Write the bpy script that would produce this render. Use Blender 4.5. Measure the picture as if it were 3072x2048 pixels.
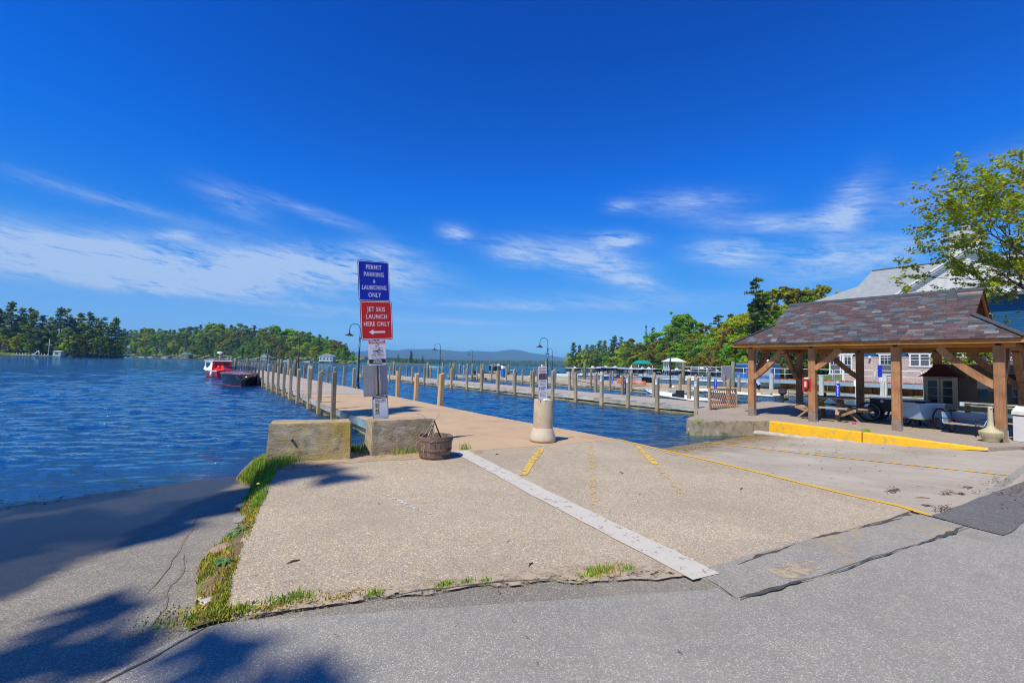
import bpy, bmesh, math, random
import numpy as np
from mathutils import Vector, Matrix, Euler, noise as mnoise

for o in list(bpy.data.objects):
    bpy.data.objects.remove(o)
SC = bpy.context.scene
COL = SC.collection
rng = random.Random(11)
PI = math.pi
R_ = math.radians

# ------------------------------------------------------------------ camera
# world: x runs along the waterfront, y runs out along the piers, z up, paving at z = 0
YAW = R_(36.0); FPX = 1365.0; PITCH = math.atan(71.5 / FPX); ROLL = math.atan(0.026)
cam_data = bpy.data.cameras.new('camera')
cam = bpy.data.objects.new('camera', cam_data)
COL.objects.link(cam)
_r = Vector((math.cos(YAW), -math.sin(YAW), 0)); _fh = Vector((math.sin(YAW), math.cos(YAW), 0)); _z = Vector((0, 0, 1))
_f = _fh * math.cos(PITCH) + _z * math.sin(PITCH)
_u = -_fh * math.sin(PITCH) + _z * math.cos(PITCH)
_rr = _r * math.cos(ROLL) + _u * math.sin(ROLL)
_uu = _u * math.cos(ROLL) - _r * math.sin(ROLL)
cm = Matrix.Identity(4)
for i in range(3):
    cm[i][0] = _rr[i]; cm[i][1] = _uu[i]; cm[i][2] = -_f[i]
cm[2][3] = 1.6
cam.matrix_world = cm
cam_data.sensor_width = 36.0
cam_data.lens = 36.0 * FPX / 3072.0
cam_data.clip_start = 0.05
cam_data.clip_end = 40000
SC.camera = cam

def far(deg, dist, z=0.0):
    """ground point at a bearing (degrees right of the view axis) and a distance along the view axis"""
    t = math.tan(R_(deg))
    p = _fh * dist + _r * (dist * t)
    return Vector((p.x, p.y, z))
def deg_of(px):
    return math.degrees(math.atan((px - 1536) / FPX))

# ------------------------------------------------------------------ sky and sun
SUN_AZ = math.atan2(-0.971, -0.247)     # bearing of the sun from +y towards +x
SUN_EL = R_(54)
world = bpy.data.worlds.new('World'); SC.world = world; world.use_nodes = True
wt = world.node_tree; wt.nodes.clear()
def WN(t, **k):
    n = wt.nodes.new(t)
    for a, b in k.items(): setattr(n, a, b)
    return n
def wm(op, a, b=None, c=None, clamp=False):
    n = WN('ShaderNodeMath', operation=op); n.use_clamp = clamp
    for i, v in enumerate((a, b, c)):
        if v is None: continue
        if isinstance(v, (int, float)): n.inputs[i].default_value = v
        else: wt.links.new(v, n.inputs[i])
    return n.outputs[0]
w_out = WN('ShaderNodeOutputWorld'); w_bg = WN('ShaderNodeBackground')
sky = WN('ShaderNodeTexSky', sky_type='NISHITA'); sky.sun_disc = False
sky.sun_elevation = SUN_EL; sky.sun_rotation = SUN_AZ; sky.altitude = 150; sky.air_density = 1.0; sky.dust_density = 0.15; sky.ozone_density = 3.0
tc = WN('ShaderNodeTexCoord'); sep = WN('ShaderNodeSeparateXYZ')
wt.links.new(tc.outputs['Generated'], sep.inputs[0])
X, Yv, Z = sep.outputs
az = wm('MULTIPLY', wm('ARCTAN2', X, Yv), 180 / PI)
hor = wm('SQRT', wm('ADD', wm('MULTIPLY', X, X), wm('MULTIPLY', Yv, Yv)))
el = wm('MULTIPLY', wm('ARCTAN2', Z, hor), 180 / PI)
# cirrus banks: bearing, elevation, half width, half height, tilt, strength
BANKS = [(-10, 8.8, 14, 1.6, 0.0, 1.25), (6, 9.9, 11, 1.9, -0.03, 1.15), (-2, 7.3, 9, 1.0, 0, .7), (-30, 9, 12, 2.2, 0.02, .9), (17, 10.8, 7, 1.6, 0.05, .95), (20, 13.2, 3.4, 1.0, .05, .55),
         (4, 16.3, 3.0, 1.1, 0.25, .36), (12, 16.6, 6, .6, 0.18, .32), (-6, 14.3, 9, 0.6, 0.10, .24), (28.6, 16.0, 1.7, .9, 0.1, .75), (-1, 12.1, 1.4, .5, -.1, .6),
         (36.5, 14.0, 3.4, 1.3, 0.1, .75), (45.5, 13.2, 5, 1.7, .2, .9), (48.8, 15.4, 2.6, .8, .03, 1.05), (50.5, 10.6, 3, .9, .28, .8), (62, 13.2, 3.8, 1.3, .1, .9),
         (73, 11.6, 6, 1.6, -.08, .75), (72.5, 16.4, 2.0, 2.0, -.6, .75), (66, 16.0, 6, .8, .12, .5), (57, 19.2, 5, 1.2, .05, .4), (49, 19.4, 1.5, .6, 0, .4),
         (8, 6.2, 14, .45, .03, .4), (36, 7.4, 12, .5, 0, .36), (22, 5.2, 16, .35, 0, .25), (82, 17, 8, 1.6, -.1, .3), (48, 8.2, 14, 1.0, 0, .25),
         (110, 11, 14, 3, .05, .8), (150, 12, 16, 3, -.05, .8), (-60, 11, 14, 3, .05, .8), (-100, 13, 15, 3, 0, .7), (-150, 12, 16, 3, .05, .8)]
tot = None
for (a0, e0, wa, we, tilt, st) in BANKS:
    da = wm('SUBTRACT', az, a0)
    de = wm('MULTIPLY_ADD', da, tilt, wm('SUBTRACT', el, e0))
    q = wm('ADD', wm('POWER', wm('ABSOLUTE', wm('MULTIPLY', da, 1 / wa)), 2.0), wm('POWER', wm('ABSOLUTE', wm('MULTIPLY', de, 1 / we)), 2.0))
    g = wm('MULTIPLY', wm('EXPONENT', wm('MULTIPLY', q, -0.9)), st)
    tot = g if tot is None else wm('ADD', tot, g)
cv = WN('ShaderNodeCombineXYZ')
wt.links.new(wm('MULTIPLY', az, .11), cv.inputs[0]); wt.links.new(wm('MULTIPLY_ADD', az, .06, wm('MULTIPLY', el, .55)), cv.inputs[1])
n1 = WN('ShaderNodeTexNoise'); n1.inputs['Scale'].default_value = 1.0; n1.inputs['Detail'].default_value = 9; n1.inputs['Roughness'].default_value = .62; n1.inputs['Distortion'].default_value = 1.3
wt.links.new(cv.outputs[0], n1.inputs['Vector'])
cv2 = WN('ShaderNodeCombineXYZ')
wt.links.new(wm('MULTIPLY', az, .6), cv2.inputs[0]); wt.links.new(wm('MULTIPLY_ADD', az, .5, wm('MULTIPLY', el, 3.2)), cv2.inputs[1])
n2 = WN('ShaderNodeTexNoise'); n2.inputs['Scale'].default_value = 1.0; n2.inputs['Detail'].default_value = 8; n2.inputs['Roughness'].default_value = .6; n2.inputs['Distortion'].default_value = .8
wt.links.new(cv2.outputs[0], n2.inputs['Vector'])
nz = wm('MULTIPLY_ADD', wm('SUBTRACT', n1.outputs[0], .5), 3.4, wm('MULTIPLY', wm('SUBTRACT', n2.outputs[0], .5), 1.9))
dens = wm('MULTIPLY', tot, wm('ADD', nz, .80), clamp=True)
dens = wm('MULTIPLY', wm('SMOOTH_MIN', dens, .80, .2), .92, clamp=True)
hs = WN('ShaderNodeHueSaturation'); hs.inputs['Saturation'].default_value = 1.32
wt.links.new(sky.outputs[0], hs.inputs['Color'])
sc1 = WN('ShaderNodeVectorMath', operation='MULTIPLY'); wt.links.new(hs.outputs[0], sc1.inputs[0]); sc1.inputs[1].default_value = (.062, .090, .122)
cur = WN('ShaderNodeRGBCurve'); wt.links.new(sc1.outputs[0], cur.inputs['Color'])     # the camera's deep blue rendering of the sky
for ci, pts in enumerate([[(0, 0), (.013, .0), (.031, .0), (.076, .020), (.266, .150), (.451, .24), (1, .75)],
                          [(0, 0), (.089, .066), (.156, .158), (.266, .275), (.578, .44), (.658, .51), (1, .85)],
                          [(0, 0), (.15, .18), (.333, .455), (.491, .78), (.672, .89), (.838, .93), (1, 1)]]):
    cc = cur.mapping.curves[ci]
    cc.points[0].location = pts[0]; cc.points[1].location = pts[-1]
    for xy in pts[1:-1]: cc.points.new(*xy)
    for p_ in cc.points: p_.handle_type = 'VECTOR'
cur.mapping.update()
lowair = wm('EXPONENT', wm('MULTIPLY', wm('ABSOLUTE', el), -.24))
hz = WN('ShaderNodeMix', data_type='RGBA'); wt.links.new(lowair, hz.inputs[0]); wt.links.new(cur.outputs[0], hz.inputs[6]); hz.inputs[7].default_value = (.34, .70, 1.08, 1)
mul = WN('ShaderNodeVectorMath', operation='SCALE'); wt.links.new(hz.outputs[2], mul.inputs[0]); mul.inputs['Scale'].default_value = 10
mixc = WN('ShaderNodeMix', data_type='RGBA'); wt.links.new(dens, mixc.inputs[0]); wt.links.new(mul.outputs[0], mixc.inputs[6]); mixc.inputs[7].default_value = (5.6, 7.0, 9.3, 1)
wt.links.new(mixc.outputs[2], w_bg.inputs[0]); w_bg.inputs[1].default_value = 0.09
wt.links.new(w_bg.outputs[0], w_out.inputs[0])

sun_d = bpy.data.lights.new('sun', 'SUN'); sun_d.energy = 4.7; sun_d.angle = R_(0.55); sun_d.color = (1.0, .925, .76)
sun = bpy.data.objects.new('sun', sun_d); COL.objects.link(sun)
sv = Vector((math.sin(SUN_AZ) * math.cos(SUN_EL), math.cos(SUN_AZ) * math.cos(SUN_EL), math.sin(SUN_EL)))
sun.rotation_euler = sv.to_track_quat('Z', 'Y').to_euler()
sun.location = (0, 0, 60)
SC.view_settings.view_transform = 'Standard'; SC.view_settings.look = 'None'
SC.view_settings.gamma = 1; SC.view_settings.exposure = 0.15; SC.view_settings.use_curve_mapping = False
SC.render.engine = 'CYCLES'
SC.cycles.max_bounces = 7; SC.cycles.transparent_max_bounces = 12; SC.cycles.volume_bounces = 0
SC.cycles.filter_width = 1.05; SC.cycles.use_denoising = True; SC.cycles.denoising_input_passes = 'RGB_ALBEDO_NORMAL'; SC.cycles.denoising_prefilter = 'ACCURATE'

# ------------------------------------------------------------------ helpers: objects
def setp(o, label=None, cat=None, group=None, kind=None):
    if label: o['label'] = label
    if cat: o['category'] = cat
    if group: o['group'] = group
    if kind: o['kind'] = kind
    return o
def thing(name, label, cat, loc=(0, 0, 0), rz=0.0, group=None, rot=None):
    o = bpy.data.objects.new(name, None); COL.objects.link(o); o.empty_display_size = .2
    o.location = loc; o.rotation_euler = rot if rot else (0, 0, rz)
    return setp(o, label, cat, group)
class MB:
    """collects primitives into one mesh"""
    def __init__(s): s.v = []; s.f = []; s.m = []; s.sm = []
    def add(s, vs, fs, mi=0, smooth=False, M=None):
        b = len(s.v)
        if M is not None: vs = [M @ Vector(v) for v in vs]
        s.v += [tuple(v) for v in vs]; s.f += [tuple(i + b for i in f) for f in fs]
        s.m += [mi] * len(fs); s.sm += [smooth] * len(fs); return s
    def box(s, c, d, mi=0, M=None, taper=1.0, bev=0.0):
        x, y, z = d[0] / 2, d[1] / 2, d[2] / 2; t = taper
        if bev <= 0:
            vs = [(-x, -y, -z), (x, -y, -z), (x, y, -z), (-x, y, -z), (-x * t, -y * t, z), (x * t, -y * t, z), (x * t, y * t, z), (-x * t, y * t, z)]
            fs = [(3, 2, 1, 0), (4, 5, 6, 7), (0, 1, 5, 4), (1, 2, 6, 5), (2, 3, 7, 6), (3, 0, 4, 7)]
            vs = [(a + c[0], b + c[1], e + c[2]) for a, b, e in vs]
            return s.add(vs, fs, mi, False, M)
        bm = bmesh.new(); bmesh.ops.create_cube(bm, size=1)
        for v in bm.verts: v.co = (v.co.x * d[0] * (t if v.co.z > 0 else 1), v.co.y * d[1] * (t if v.co.z > 0 else 1), v.co.z * d[2])
        bmesh.ops.bevel(bm, geom=bm.edges[:], offset=bev, segments=1, affect='EDGES')
        bm.verts.ensure_lookup_table()
        vs = [(v.co.x + c[0], v.co.y + c[1], v.co.z + c[2]) for v in bm.verts]; fs = [[v.index for v in f.verts] for f in bm.faces]
        bm.free(); return s.add(vs, fs, mi, False, M)
    def bar(s, a, b, w, h, mi=0, up=(0, 0, 1)):
        a = Vector(a); b = Vector(b); d = b - a; L = d.length; d.normalize(); up = Vector(up)
        if abs(d.dot(up)) > .98: up = Vector((1, 0, 0))
        r = d.cross(up).normalized(); u = r.cross(d)
        M = Matrix((r, d, u)).transposed().to_4x4(); M.translation = (a + b) / 2
        return s.box((0, 0, 0), (w, L, h), mi, M)
    def tube(s, pts, r, n=8, mi=0, cap=True, smooth=True):
        pts = [Vector(p) for p in pts]; rs = r if isinstance(r, (list, tuple)) else [r] * len(pts)
        vs = []; fs = []; prev = None
        for i, p in enumerate(pts):
            d = (pts[min(i + 1, len(pts) - 1)] - pts[max(i - 1, 0)]).normalized()
            if prev is None:
                up = Vector((0, 0, 1)) if abs(d.z) < .9 else Vector((1, 0, 0)); a = d.cross(up).normalized()
            else: a = (prev - d * prev.dot(d)).normalized()
            prev = a; b = d.cross(a)
            for k in range(n):
                t = 2 * PI * k / n; vs.append(p + (a * math.cos(t) + b * math.sin(t)) * rs[i])
        for i in range(len(pts) - 1):
            for k in range(n):
                k2 = (k + 1) % n; fs.append((i * n + k, i * n + k2, (i + 1) * n + k2, (i + 1) * n + k))
        if cap:
            fs.append(tuple(reversed(range(n)))); fs.append(tuple(range((len(pts) - 1) * n, len(pts) * n)))
        return s.add(vs, fs, mi, smooth)
    def lathe(s, prof, n=24, c=(0, 0, 0), mi=0, smooth=True, M=None, capb=True, capt=True):
        vs = []; fs = []
        for (r, z) in prof:
            for k in range(n):
                t = 2 * PI * k / n; vs.append((c[0] + r * math.cos(t), c[1] + r * math.sin(t), c[2] + z))
        for i in range(len(prof) - 1):
            for k in range(n):
                k2 = (k + 1) % n; fs.append((i * n + k, i * n + k2, (i + 1) * n + k2, (i + 1) * n + k))
        if capb: fs.append(tuple(reversed(range(n))))
        if capt: fs.append(tuple(range((len(prof) - 1) * n, len(prof) * n)))
        return s.add(vs, fs, mi, smooth, M)
    def prism(s, poly, h0, h1, axis='z', mi=0, M=None):
        n = len(poly)
        def P(p, h):
            return (p[0], p[1], h) if axis == 'z' else ((h, p[0], p[1]) if axis == 'x' else (p[0], h, p[1]))
        vs = [P(p, h0) for p in poly] + [P(p, h1) for p in poly]
        fs = [tuple(reversed(range(n))), tuple(range(n, 2 * n))] + [(i, (i + 1) % n, n + (i + 1) % n, n + i) for i in range(n)]
        return s.add(vs, fs, mi, False, M)
    def quad(s, a, b, c, d, mi=0): return s.add([a, b, c, d], [(0, 1, 2, 3)], mi)
    def mesh(s, name='mesh', fix=True):
        me = bpy.data.meshes.new(name); me.from_pydata(s.v, [], s.f)
        me.polygons.foreach_set('material_index', s.m); me.polygons.foreach_set('use_smooth', s.sm)
        if fix:
            bm = bmesh.new(); bm.from_mesh(me); bmesh.ops.recalc_face_normals(bm, faces=bm.faces[:]); bm.to_mesh(me); bm.free()
        me.update(); return me
    def build(s, name, mats, parent=None, label=None, kind=None, loc=None, rot=None, fix=True):
        return obj(name, s.mesh(name, fix), mats, parent, label, kind, loc, rot)
def obj(name, me, mats=None, parent=None, label=None, kind=None, loc=None, rot=None):
    if mats is not None and len(me.materials) == 0:
        for m in (mats if isinstance(mats, (list, tuple)) else [mats]): me.materials.append(m)
    o = bpy.data.objects.new(name, me); COL.objects.link(o); o.parent = parent
    if loc is not None: o.location = loc
    if rot is not None: o.rotation_euler = rot
    if label: o['label'] = label
    if kind: o['kind'] = kind
    return o
def copy_tree(o, parent=None):
    c = o.copy(); COL.objects.link(c); c.parent = parent
    for ch in list(o.children): copy_tree(ch, c)
    return c
def mbox(c, d, **k): return MB().box(c, d, **k)
_fontcache = {}
def text(name, s, size, mat, parent, loc=(0, 0, 0), bold=0.0, sx=1.0, spacing=1.0, rot=(PI / 2, 0, 0), line=1.0, align='CENTER', kind=None):
    """flat lettering facing -y of its parent"""
    cu = bpy.data.curves.new('lettering', 'FONT'); cu.body = s; cu.size = size; cu.align_x = align; cu.align_y = 'CENTER'
    cu.offset = bold * size; cu.space_character = spacing; cu.space_line = line; cu.resolution_u = 2; cu.extrude = .0008
    tmp = bpy.data.objects.new('tmp', cu); me = bpy.data.meshes.new_from_object(tmp); bpy.data.objects.remove(tmp); bpy.data.curves.remove(cu)
    me.materials.clear(); me.materials.append(mat)
    o = bpy.data.objects.new(name, me); COL.objects.link(o); o.parent = parent; o.location = loc; o.rotation_euler = rot; o.scale = (sx, 1, 1)
    return o

def img_x(p):
    d = Vector(p) - Vector((0, 0, 1.6)); return d.dot(_rr) / d.dot(_f)
def rank_labels(objs, fmt, words=None):
    objs = sorted(objs, key=lambda o: img_x(o.location))
    for i, o in enumerate(objs): o['label'] = fmt.format(ORD[i])
# ------------------------------------------------------------------ helpers: materials
class NT:
    def __init__(s, name):
        s.m = bpy.data.materials.new(name); s.m.use_nodes = True; s.t = s.m.node_tree; s.t.nodes.clear()
        s.out = s.t.nodes.new('ShaderNodeOutputMaterial')
    def n(s, t, ins=None, **k):
        nd = s.t.nodes.new(t)
        for a, b in k.items(): setattr(nd, a, b)
        for a, b in (ins or {}).items():
            if hasattr(b, 'is_output') or isinstance(b, bpy.types.NodeSocket): s.t.links.new(b, nd.inputs[a])
            else: nd.inputs[a].default_value = b
        return nd
    def math(s, op, a, b=None, c=None, clamp=False):
        nd = s.t.nodes.new('ShaderNodeMath'); nd.operation = op; nd.use_clamp = clamp
        for i, v in enumerate((a, b, c)):
            if v is None: continue
            if isinstance(v, (int, float)): nd.inputs[i].default_value = v
            else: s.t.links.new(v, nd.inputs[i])
        return nd.outputs[0]
    def noise(s, vec, scale, detail=4, rough=.55, dist=0.0):
        return s.n('ShaderNodeTexNoise', {'Vector': vec, 'Scale': scale, 'Detail': detail, 'Roughness': rough, 'Distortion': dist}).outputs[0]
    def ramp(s, fac, stops, interp='LINEAR'):
        nd = s.t.nodes.new('ShaderNodeValToRGB'); nd.color_ramp.interpolation = interp; cr = nd.color_ramp
        while len(cr.elements) < len(stops): cr.elements.new(.5)
        for e, (p, c) in zip(cr.elements, stops):
            e.position = p; e.color = (*c, 1) if len(c) == 3 else c
        s.t.links.new(fac, nd.inputs[0]); return nd.outputs[0]
    def mix(s, fac, a, b, blend='MIX'):
        nd = s.t.nodes.new('ShaderNodeMix'); nd.data_type = 'RGBA'; nd.blend_type = blend
        for i, v in ((0, fac), (6, a), (7, b)):
            if isinstance(v, (int, float)): nd.inputs[i].default_value = v
            elif isinstance(v, tuple): nd.inputs[i].default_value = (*v, 1) if len(v) == 3 else v
            else: s.t.links.new(v, nd.inputs[i])
        return nd.outputs[2]
    def map(s, src='Object', scale=(1, 1, 1), rot=(0, 0, 0)):
        t = s.n('ShaderNodeTexCoord')
        v = s.n('ShaderNodeNewGeometry').outputs['Position'] if src == 'World' else t.outputs[src]
        return s.n('ShaderNodeMapping', {'Vector': v, 'Scale': scale, 'Rotation': rot}).outputs[0]
    def bump(s, h, strength=.3, dist=.01):
        return s.n('ShaderNodeBump', {'Height': h, 'Strength': strength, 'Distance': dist}).outputs[0]
    def bsdf(s, color, rough=.7, metal=0.0, normal=None, spec=.5, **k):
        ins = {'Base Color': color if not (isinstance(color, tuple) and len(color) == 3) else (*color, 1), 'Roughness': rough, 'Metallic': metal, 'Specular IOR Level': spec}
        if normal is not None: ins['Normal'] = normal
        ins.update(k)
        b = s.n('ShaderNodeBsdfPrincipled', ins); s.t.links.new(b.outputs[0], s.out.inputs[0]); return b
def simple(name, c, rough=.6, var=.12, scale=6.0, bump=.08, bscale=40.0, metal=0.0, spec=.4, rand=.0, src='Object', dirt=None, dirts=2.0):
    t = NT(name); v = t.map(src)
    n = t.noise(v, scale, 5, .6)
    c1 = tuple(max(0, x * (1 - var)) for x in c); c2 = tuple(min(1, x * (1 + var)) for x in c)
    col = t.ramp(n, [(.3, c1), (.7, c2)])
    if dirt:
        dn = t.noise(v, dirts, 6, .65, .5); col = t.mix(t.ramp(dn, [(.5, (0, 0, 0)), (.68, (1, 1, 1))]), col, dirt)
    if rand:
        oi = t.n('ShaderNodeObjectInfo').outputs['Random']
        hv = t.n('ShaderNodeHueSaturation', {'Color': col, 'Value': t.math('MULTIPLY_ADD', oi, 2 * rand, 1 - rand)}); col = hv.outputs[0]
    nb = t.bump(t.noise(v, bscale, 4, .6), bump, .01) if bump else None
    t.bsdf(col, rough, metal, nb, spec); return t.m
def wood(name, ca, cb, axis=2, rough=.75, rand=.12, grain=9.0, stain=None, bump=.35):
    """boards with grain running along the given axis of the object"""
    t = NT(name); sc = [grain * 5] * 3; sc[axis] = grain * .22
    v = t.map('Object', tuple(sc)); n = t.noise(v, 1.0, 6, .65, .6); v2 = t.map('Object'); n2 = t.noise(v2, 1.7, 4, .6)
    f = t.math('MULTIPLY_ADD', n2, .6, t.math('MULTIPLY', n, .6))
    col = t.ramp(f, [(.38, ca), (.74, cb)])
    if stain: col = t.mix(t.ramp(t.noise(v2, 2.6, 5, .6, 1.0), [(.52, (0, 0, 0)), (.66, (1, 1, 1))]), col, stain)
    oi = t.n('ShaderNodeObjectInfo').outputs['Random']
    col = t.n('ShaderNodeHueSaturation', {'Color': col, 'Value': t.math('MULTIPLY_ADD', oi, 2 * rand, 1 - rand)}).outputs[0]
    t.bsdf(col, rough, 0, t.bump(n, bump, .006), .25); return t.m
# ------------------------------------------------------------------ materials for the ground
def aggregate(name, base, stones, scale, rough=.85, blotch=(.9, 1.1), tint=None, fine=True, bump=.5, stainc=None, stain_scale=.8, stain_lo=.5, stain_hi=.75, wet=False):
    """cement with pebbles showing; colours are those of single stones"""
    t = NT(name); v = t.map('World')
    vo = t.n('ShaderNodeTexVoronoi', {'Vector': v, 'Scale': scale, 'Randomness': 1.0}); sepc = t.n('ShaderNodeSeparateColor', {'Color': vo.outputs['Color']})
    k = len(stones); col = t.ramp(sepc.outputs[0], [((i + .0) / k, c) for i, c in enumerate(stones)], 'CONSTANT')
    vo2 = t.n('ShaderNodeTexVoronoi', {'Vector': v, 'Scale': scale * .42, 'Randomness': 1.0}); s2 = t.n('ShaderNodeSeparateColor', {'Color': vo2.outputs['Color']})
    big = t.ramp(s2.outputs[1], [(.0, (.8, .8, .8)), (.5, (1, 1, 1)), (1, (1.16, 1.14, 1.1))])
    col = t.mix(1.0, col, big, 'MULTIPLY')
    gap = t.ramp(vo.outputs['Distance'], [(.28, (0, 0, 0)), (.62, (1, 1, 1))])
    col = t.mix(gap, col, base)
    n = t.noise(v, .55, 6, .62, .3); n3 = t.noise(v, 5.5, 5, .6)
    col = t.mix(1.0, col, t.ramp(n, [(.3, (blotch[0],) * 3), (.72, (blotch[1],) * 3)]), 'MULTIPLY')
    col = t.mix(1.0, col, t.ramp(n3, [(.3, (.93, .93, .94)), (.7, (1.06, 1.05, 1.03))]), 'MULTIPLY')
    if stainc: col = t.mix(t.ramp(t.noise(v, stain_scale, 6, .6, .8), [(stain_lo, (0, 0, 0)), (stain_hi, (1, 1, 1))]), col, stainc)
    h = t.math('SUBTRACT', 1.0, vo.outputs['Distance'])
    if tint: col = t.mix(1.0, col, tint, 'MULTIPLY')
    if wet:      # the part of the old ramp that the lake keeps wet
        sx = t.n('ShaderNodeSeparateXYZ', {0: v}); wv = t.math('ADD', t.math('SUBTRACT', sx.outputs[1], t.math('MULTIPLY', sx.outputs[0], 2.0)), t.math('MULTIPLY_ADD', t.noise(v, 1.6, 6, .65), 1.4, -6.9))
        wf = t.math('MULTIPLY', wv, 1.6, clamp=True); col = t.mix(wf, col, t.mix(1.0, col, (.13, .135, .15), 'MULTIPLY'))
        t.bsdf(col, t.math('MULTIPLY_ADD', wf, -.50, rough), 0, t.bump(h, .35, .004), .4); return t.m
    t.bsdf(col, rough, 0, t.bump(h, bump, .004), .25); return t.m
M_asph = aggregate('asphalt_road', (.25, .243, .232), [(.30, .295, .285), (.42, .41, .395), (.22, .215, .21), (.52, .50, .46), (.34, .335, .325), (.31, .30, .28)], 125, blotch=(.88, 1.13), tint=(1.07, 1.06, .955), stainc=(.235, .22, .20), stain_scale=.9, stain_lo=.58, stain_hi=.72)
M_ramp_asph = aggregate('asphalt_old', (.215, .20, .18), [(.32, .30, .265), (.44, .41, .36), (.21, .20, .185), (.48, .45, .40), (.33, .31, .28)], 105, blotch=(.80, 1.15), stainc=(.16, .15, .135), stain_lo=.55, stain_hi=.8, tint=(1, .97, .87), wet=True)
M_slab = aggregate('pebble_concrete', (.40, .345, .27), [(.33, .28, .22), (.56, .49, .39), (.20, .185, .17), (.70, .66, .58), (.44, .375, .29), (.54, .41, .24), (.27, .265, .26)], 84, blotch=(.86, 1.13), tint=(1.04, 1.0, .90), stainc=(.35, .31, .25), stain_scale=.7, stain_lo=.56, stain_hi=.78)
M_patch = aggregate('asphalt_patch', (.27, .26, .245), [(.34, .33, .305), (.42, .40, .37), (.26, .25, .24), (.48, .455, .41)], 100, blotch=(.88, 1.12), stainc=(.40, .31, .19), stain_scale=1.3, stain_lo=.56, stain_hi=.72, tint=(1, .98, .90))
M_dark_patch = aggregate('asphalt_new', (.115, .112, .108), [(.19, .185, .175), (.24, .235, .225), (.15, .147, .14), (.29, .28, .265)], 100, blotch=(.85, 1.15))
M_apron = simple('tan_concrete', (.50, .355, .205), .85, .07, 1.2, .12, 60, src='World', dirt=(.42, .29, .19), dirts=.9)
M_conc_light = simple('light_concrete', (.56, .53, .47), .85, .08, 1.5, .15, 70, src='World', dirt=(.46, .43, .38), dirts=1.6)
def ramp_conc():
    t = NT('ramp_concrete'); v = t.map('World'); vs = t.map('World', (7, .55, 1))
    c = t.ramp(t.noise(v, .8, 6, .6), [(.3, (.375, .325, .25)), (.7, (.48, .43, .345))])
    c = t.mix(1, c, t.ramp(t.noise(vs, 1.4, 6, .6, .4), [(.3, (.86, .87, .9)), (.7, (1.08, 1.07, 1.04))]), 'MULTIPLY')
    c = t.mix(1, c, t.ramp(t.noise(v, 45, 3, .6), [(.3, (.9, .9, .9)), (.7, (1.08, 1.08, 1.08))]), 'MULTIPLY')
    z = t.n('ShaderNodeSeparateXYZ', {0: t.n('ShaderNodeNewGeometry').outputs['Position']}).outputs[2]
    wet = t.math('ADD', t.math('MULTIPLY', z, -9.0), t.math('MULTIPLY_ADD', t.noise(v, 3.0, 5, .6), 1.6, -3.35), clamp=True)   # the strip the waves wet
    c = t.mix(wet, c, t.mix(t.noise(v, 5, 5, .6), (.15, .10, .04), (.30, .21, .085)))
    t.bsdf(c, t.math('MULTIPLY_ADD', wet, -.2, .85), 0, t.bump(t.noise(v, 60, 4, .6), .2, .004), .15); return t.m
M_ramp = ramp_conc()
M_pad = aggregate('pad_paving', (.36, .30, .24), [(.34, .285, .225), (.42, .36, .28), (.28, .24, .2), (.46, .40, .32)], 60, blotch=(.85, 1.1), bump=.3)
def paint(name, c, wear, scale=9.0, rough=.7):
    t = NT(name); v = t.map('World'); n = t.noise(v, scale, 7, .7, .3); n2 = t.noise(v, scale * 5, 4, .7)
    col = t.mix(t.noise(v, 3, 4, .6), tuple(x * .85 for x in c), c)
    f = t.math('MULTIPLY_ADD', n2, .35, t.math('MULTIPLY', n, .75))
    a = t.ramp(f, [(wear, (0, 0, 0)), (wear + .09, (1, 1, 1))])
    b = t.bsdf(col, rough, 0, None, .3); tr = t.n('ShaderNodeBsdfTransparent')
    mx = t.n('ShaderNodeMixShader', {0: a, 1: tr.outputs[0], 2: b.outputs[0]}); t.t.links.new(mx.outputs[0], t.out.inputs[0]); return t.m
M_yellow = paint('yellow_line_paint', (.80, .47, .03), .22)
M_yellow_worn = paint('worn_yellow_paint', (.70, .50, .14), .56)
M_yellow_mid = paint('thin_yellow_paint', (.74, .50, .10), .46)
M_white_line = paint('white_line_paint', (.60, .56, .47), .40)
M_tar = simple('crack_tar', (.075, .068, .058), .9, .3, 14, .5, 60, src='World')
M_sand = paint('sand', (.46, .37, .26), .47, 10, .95)
M_soil = simple('soil', (.20, .135, .07), .95, .4, 7, .8, 50, src='World', dirt=(.085, .12, .02), dirts=5)

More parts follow.
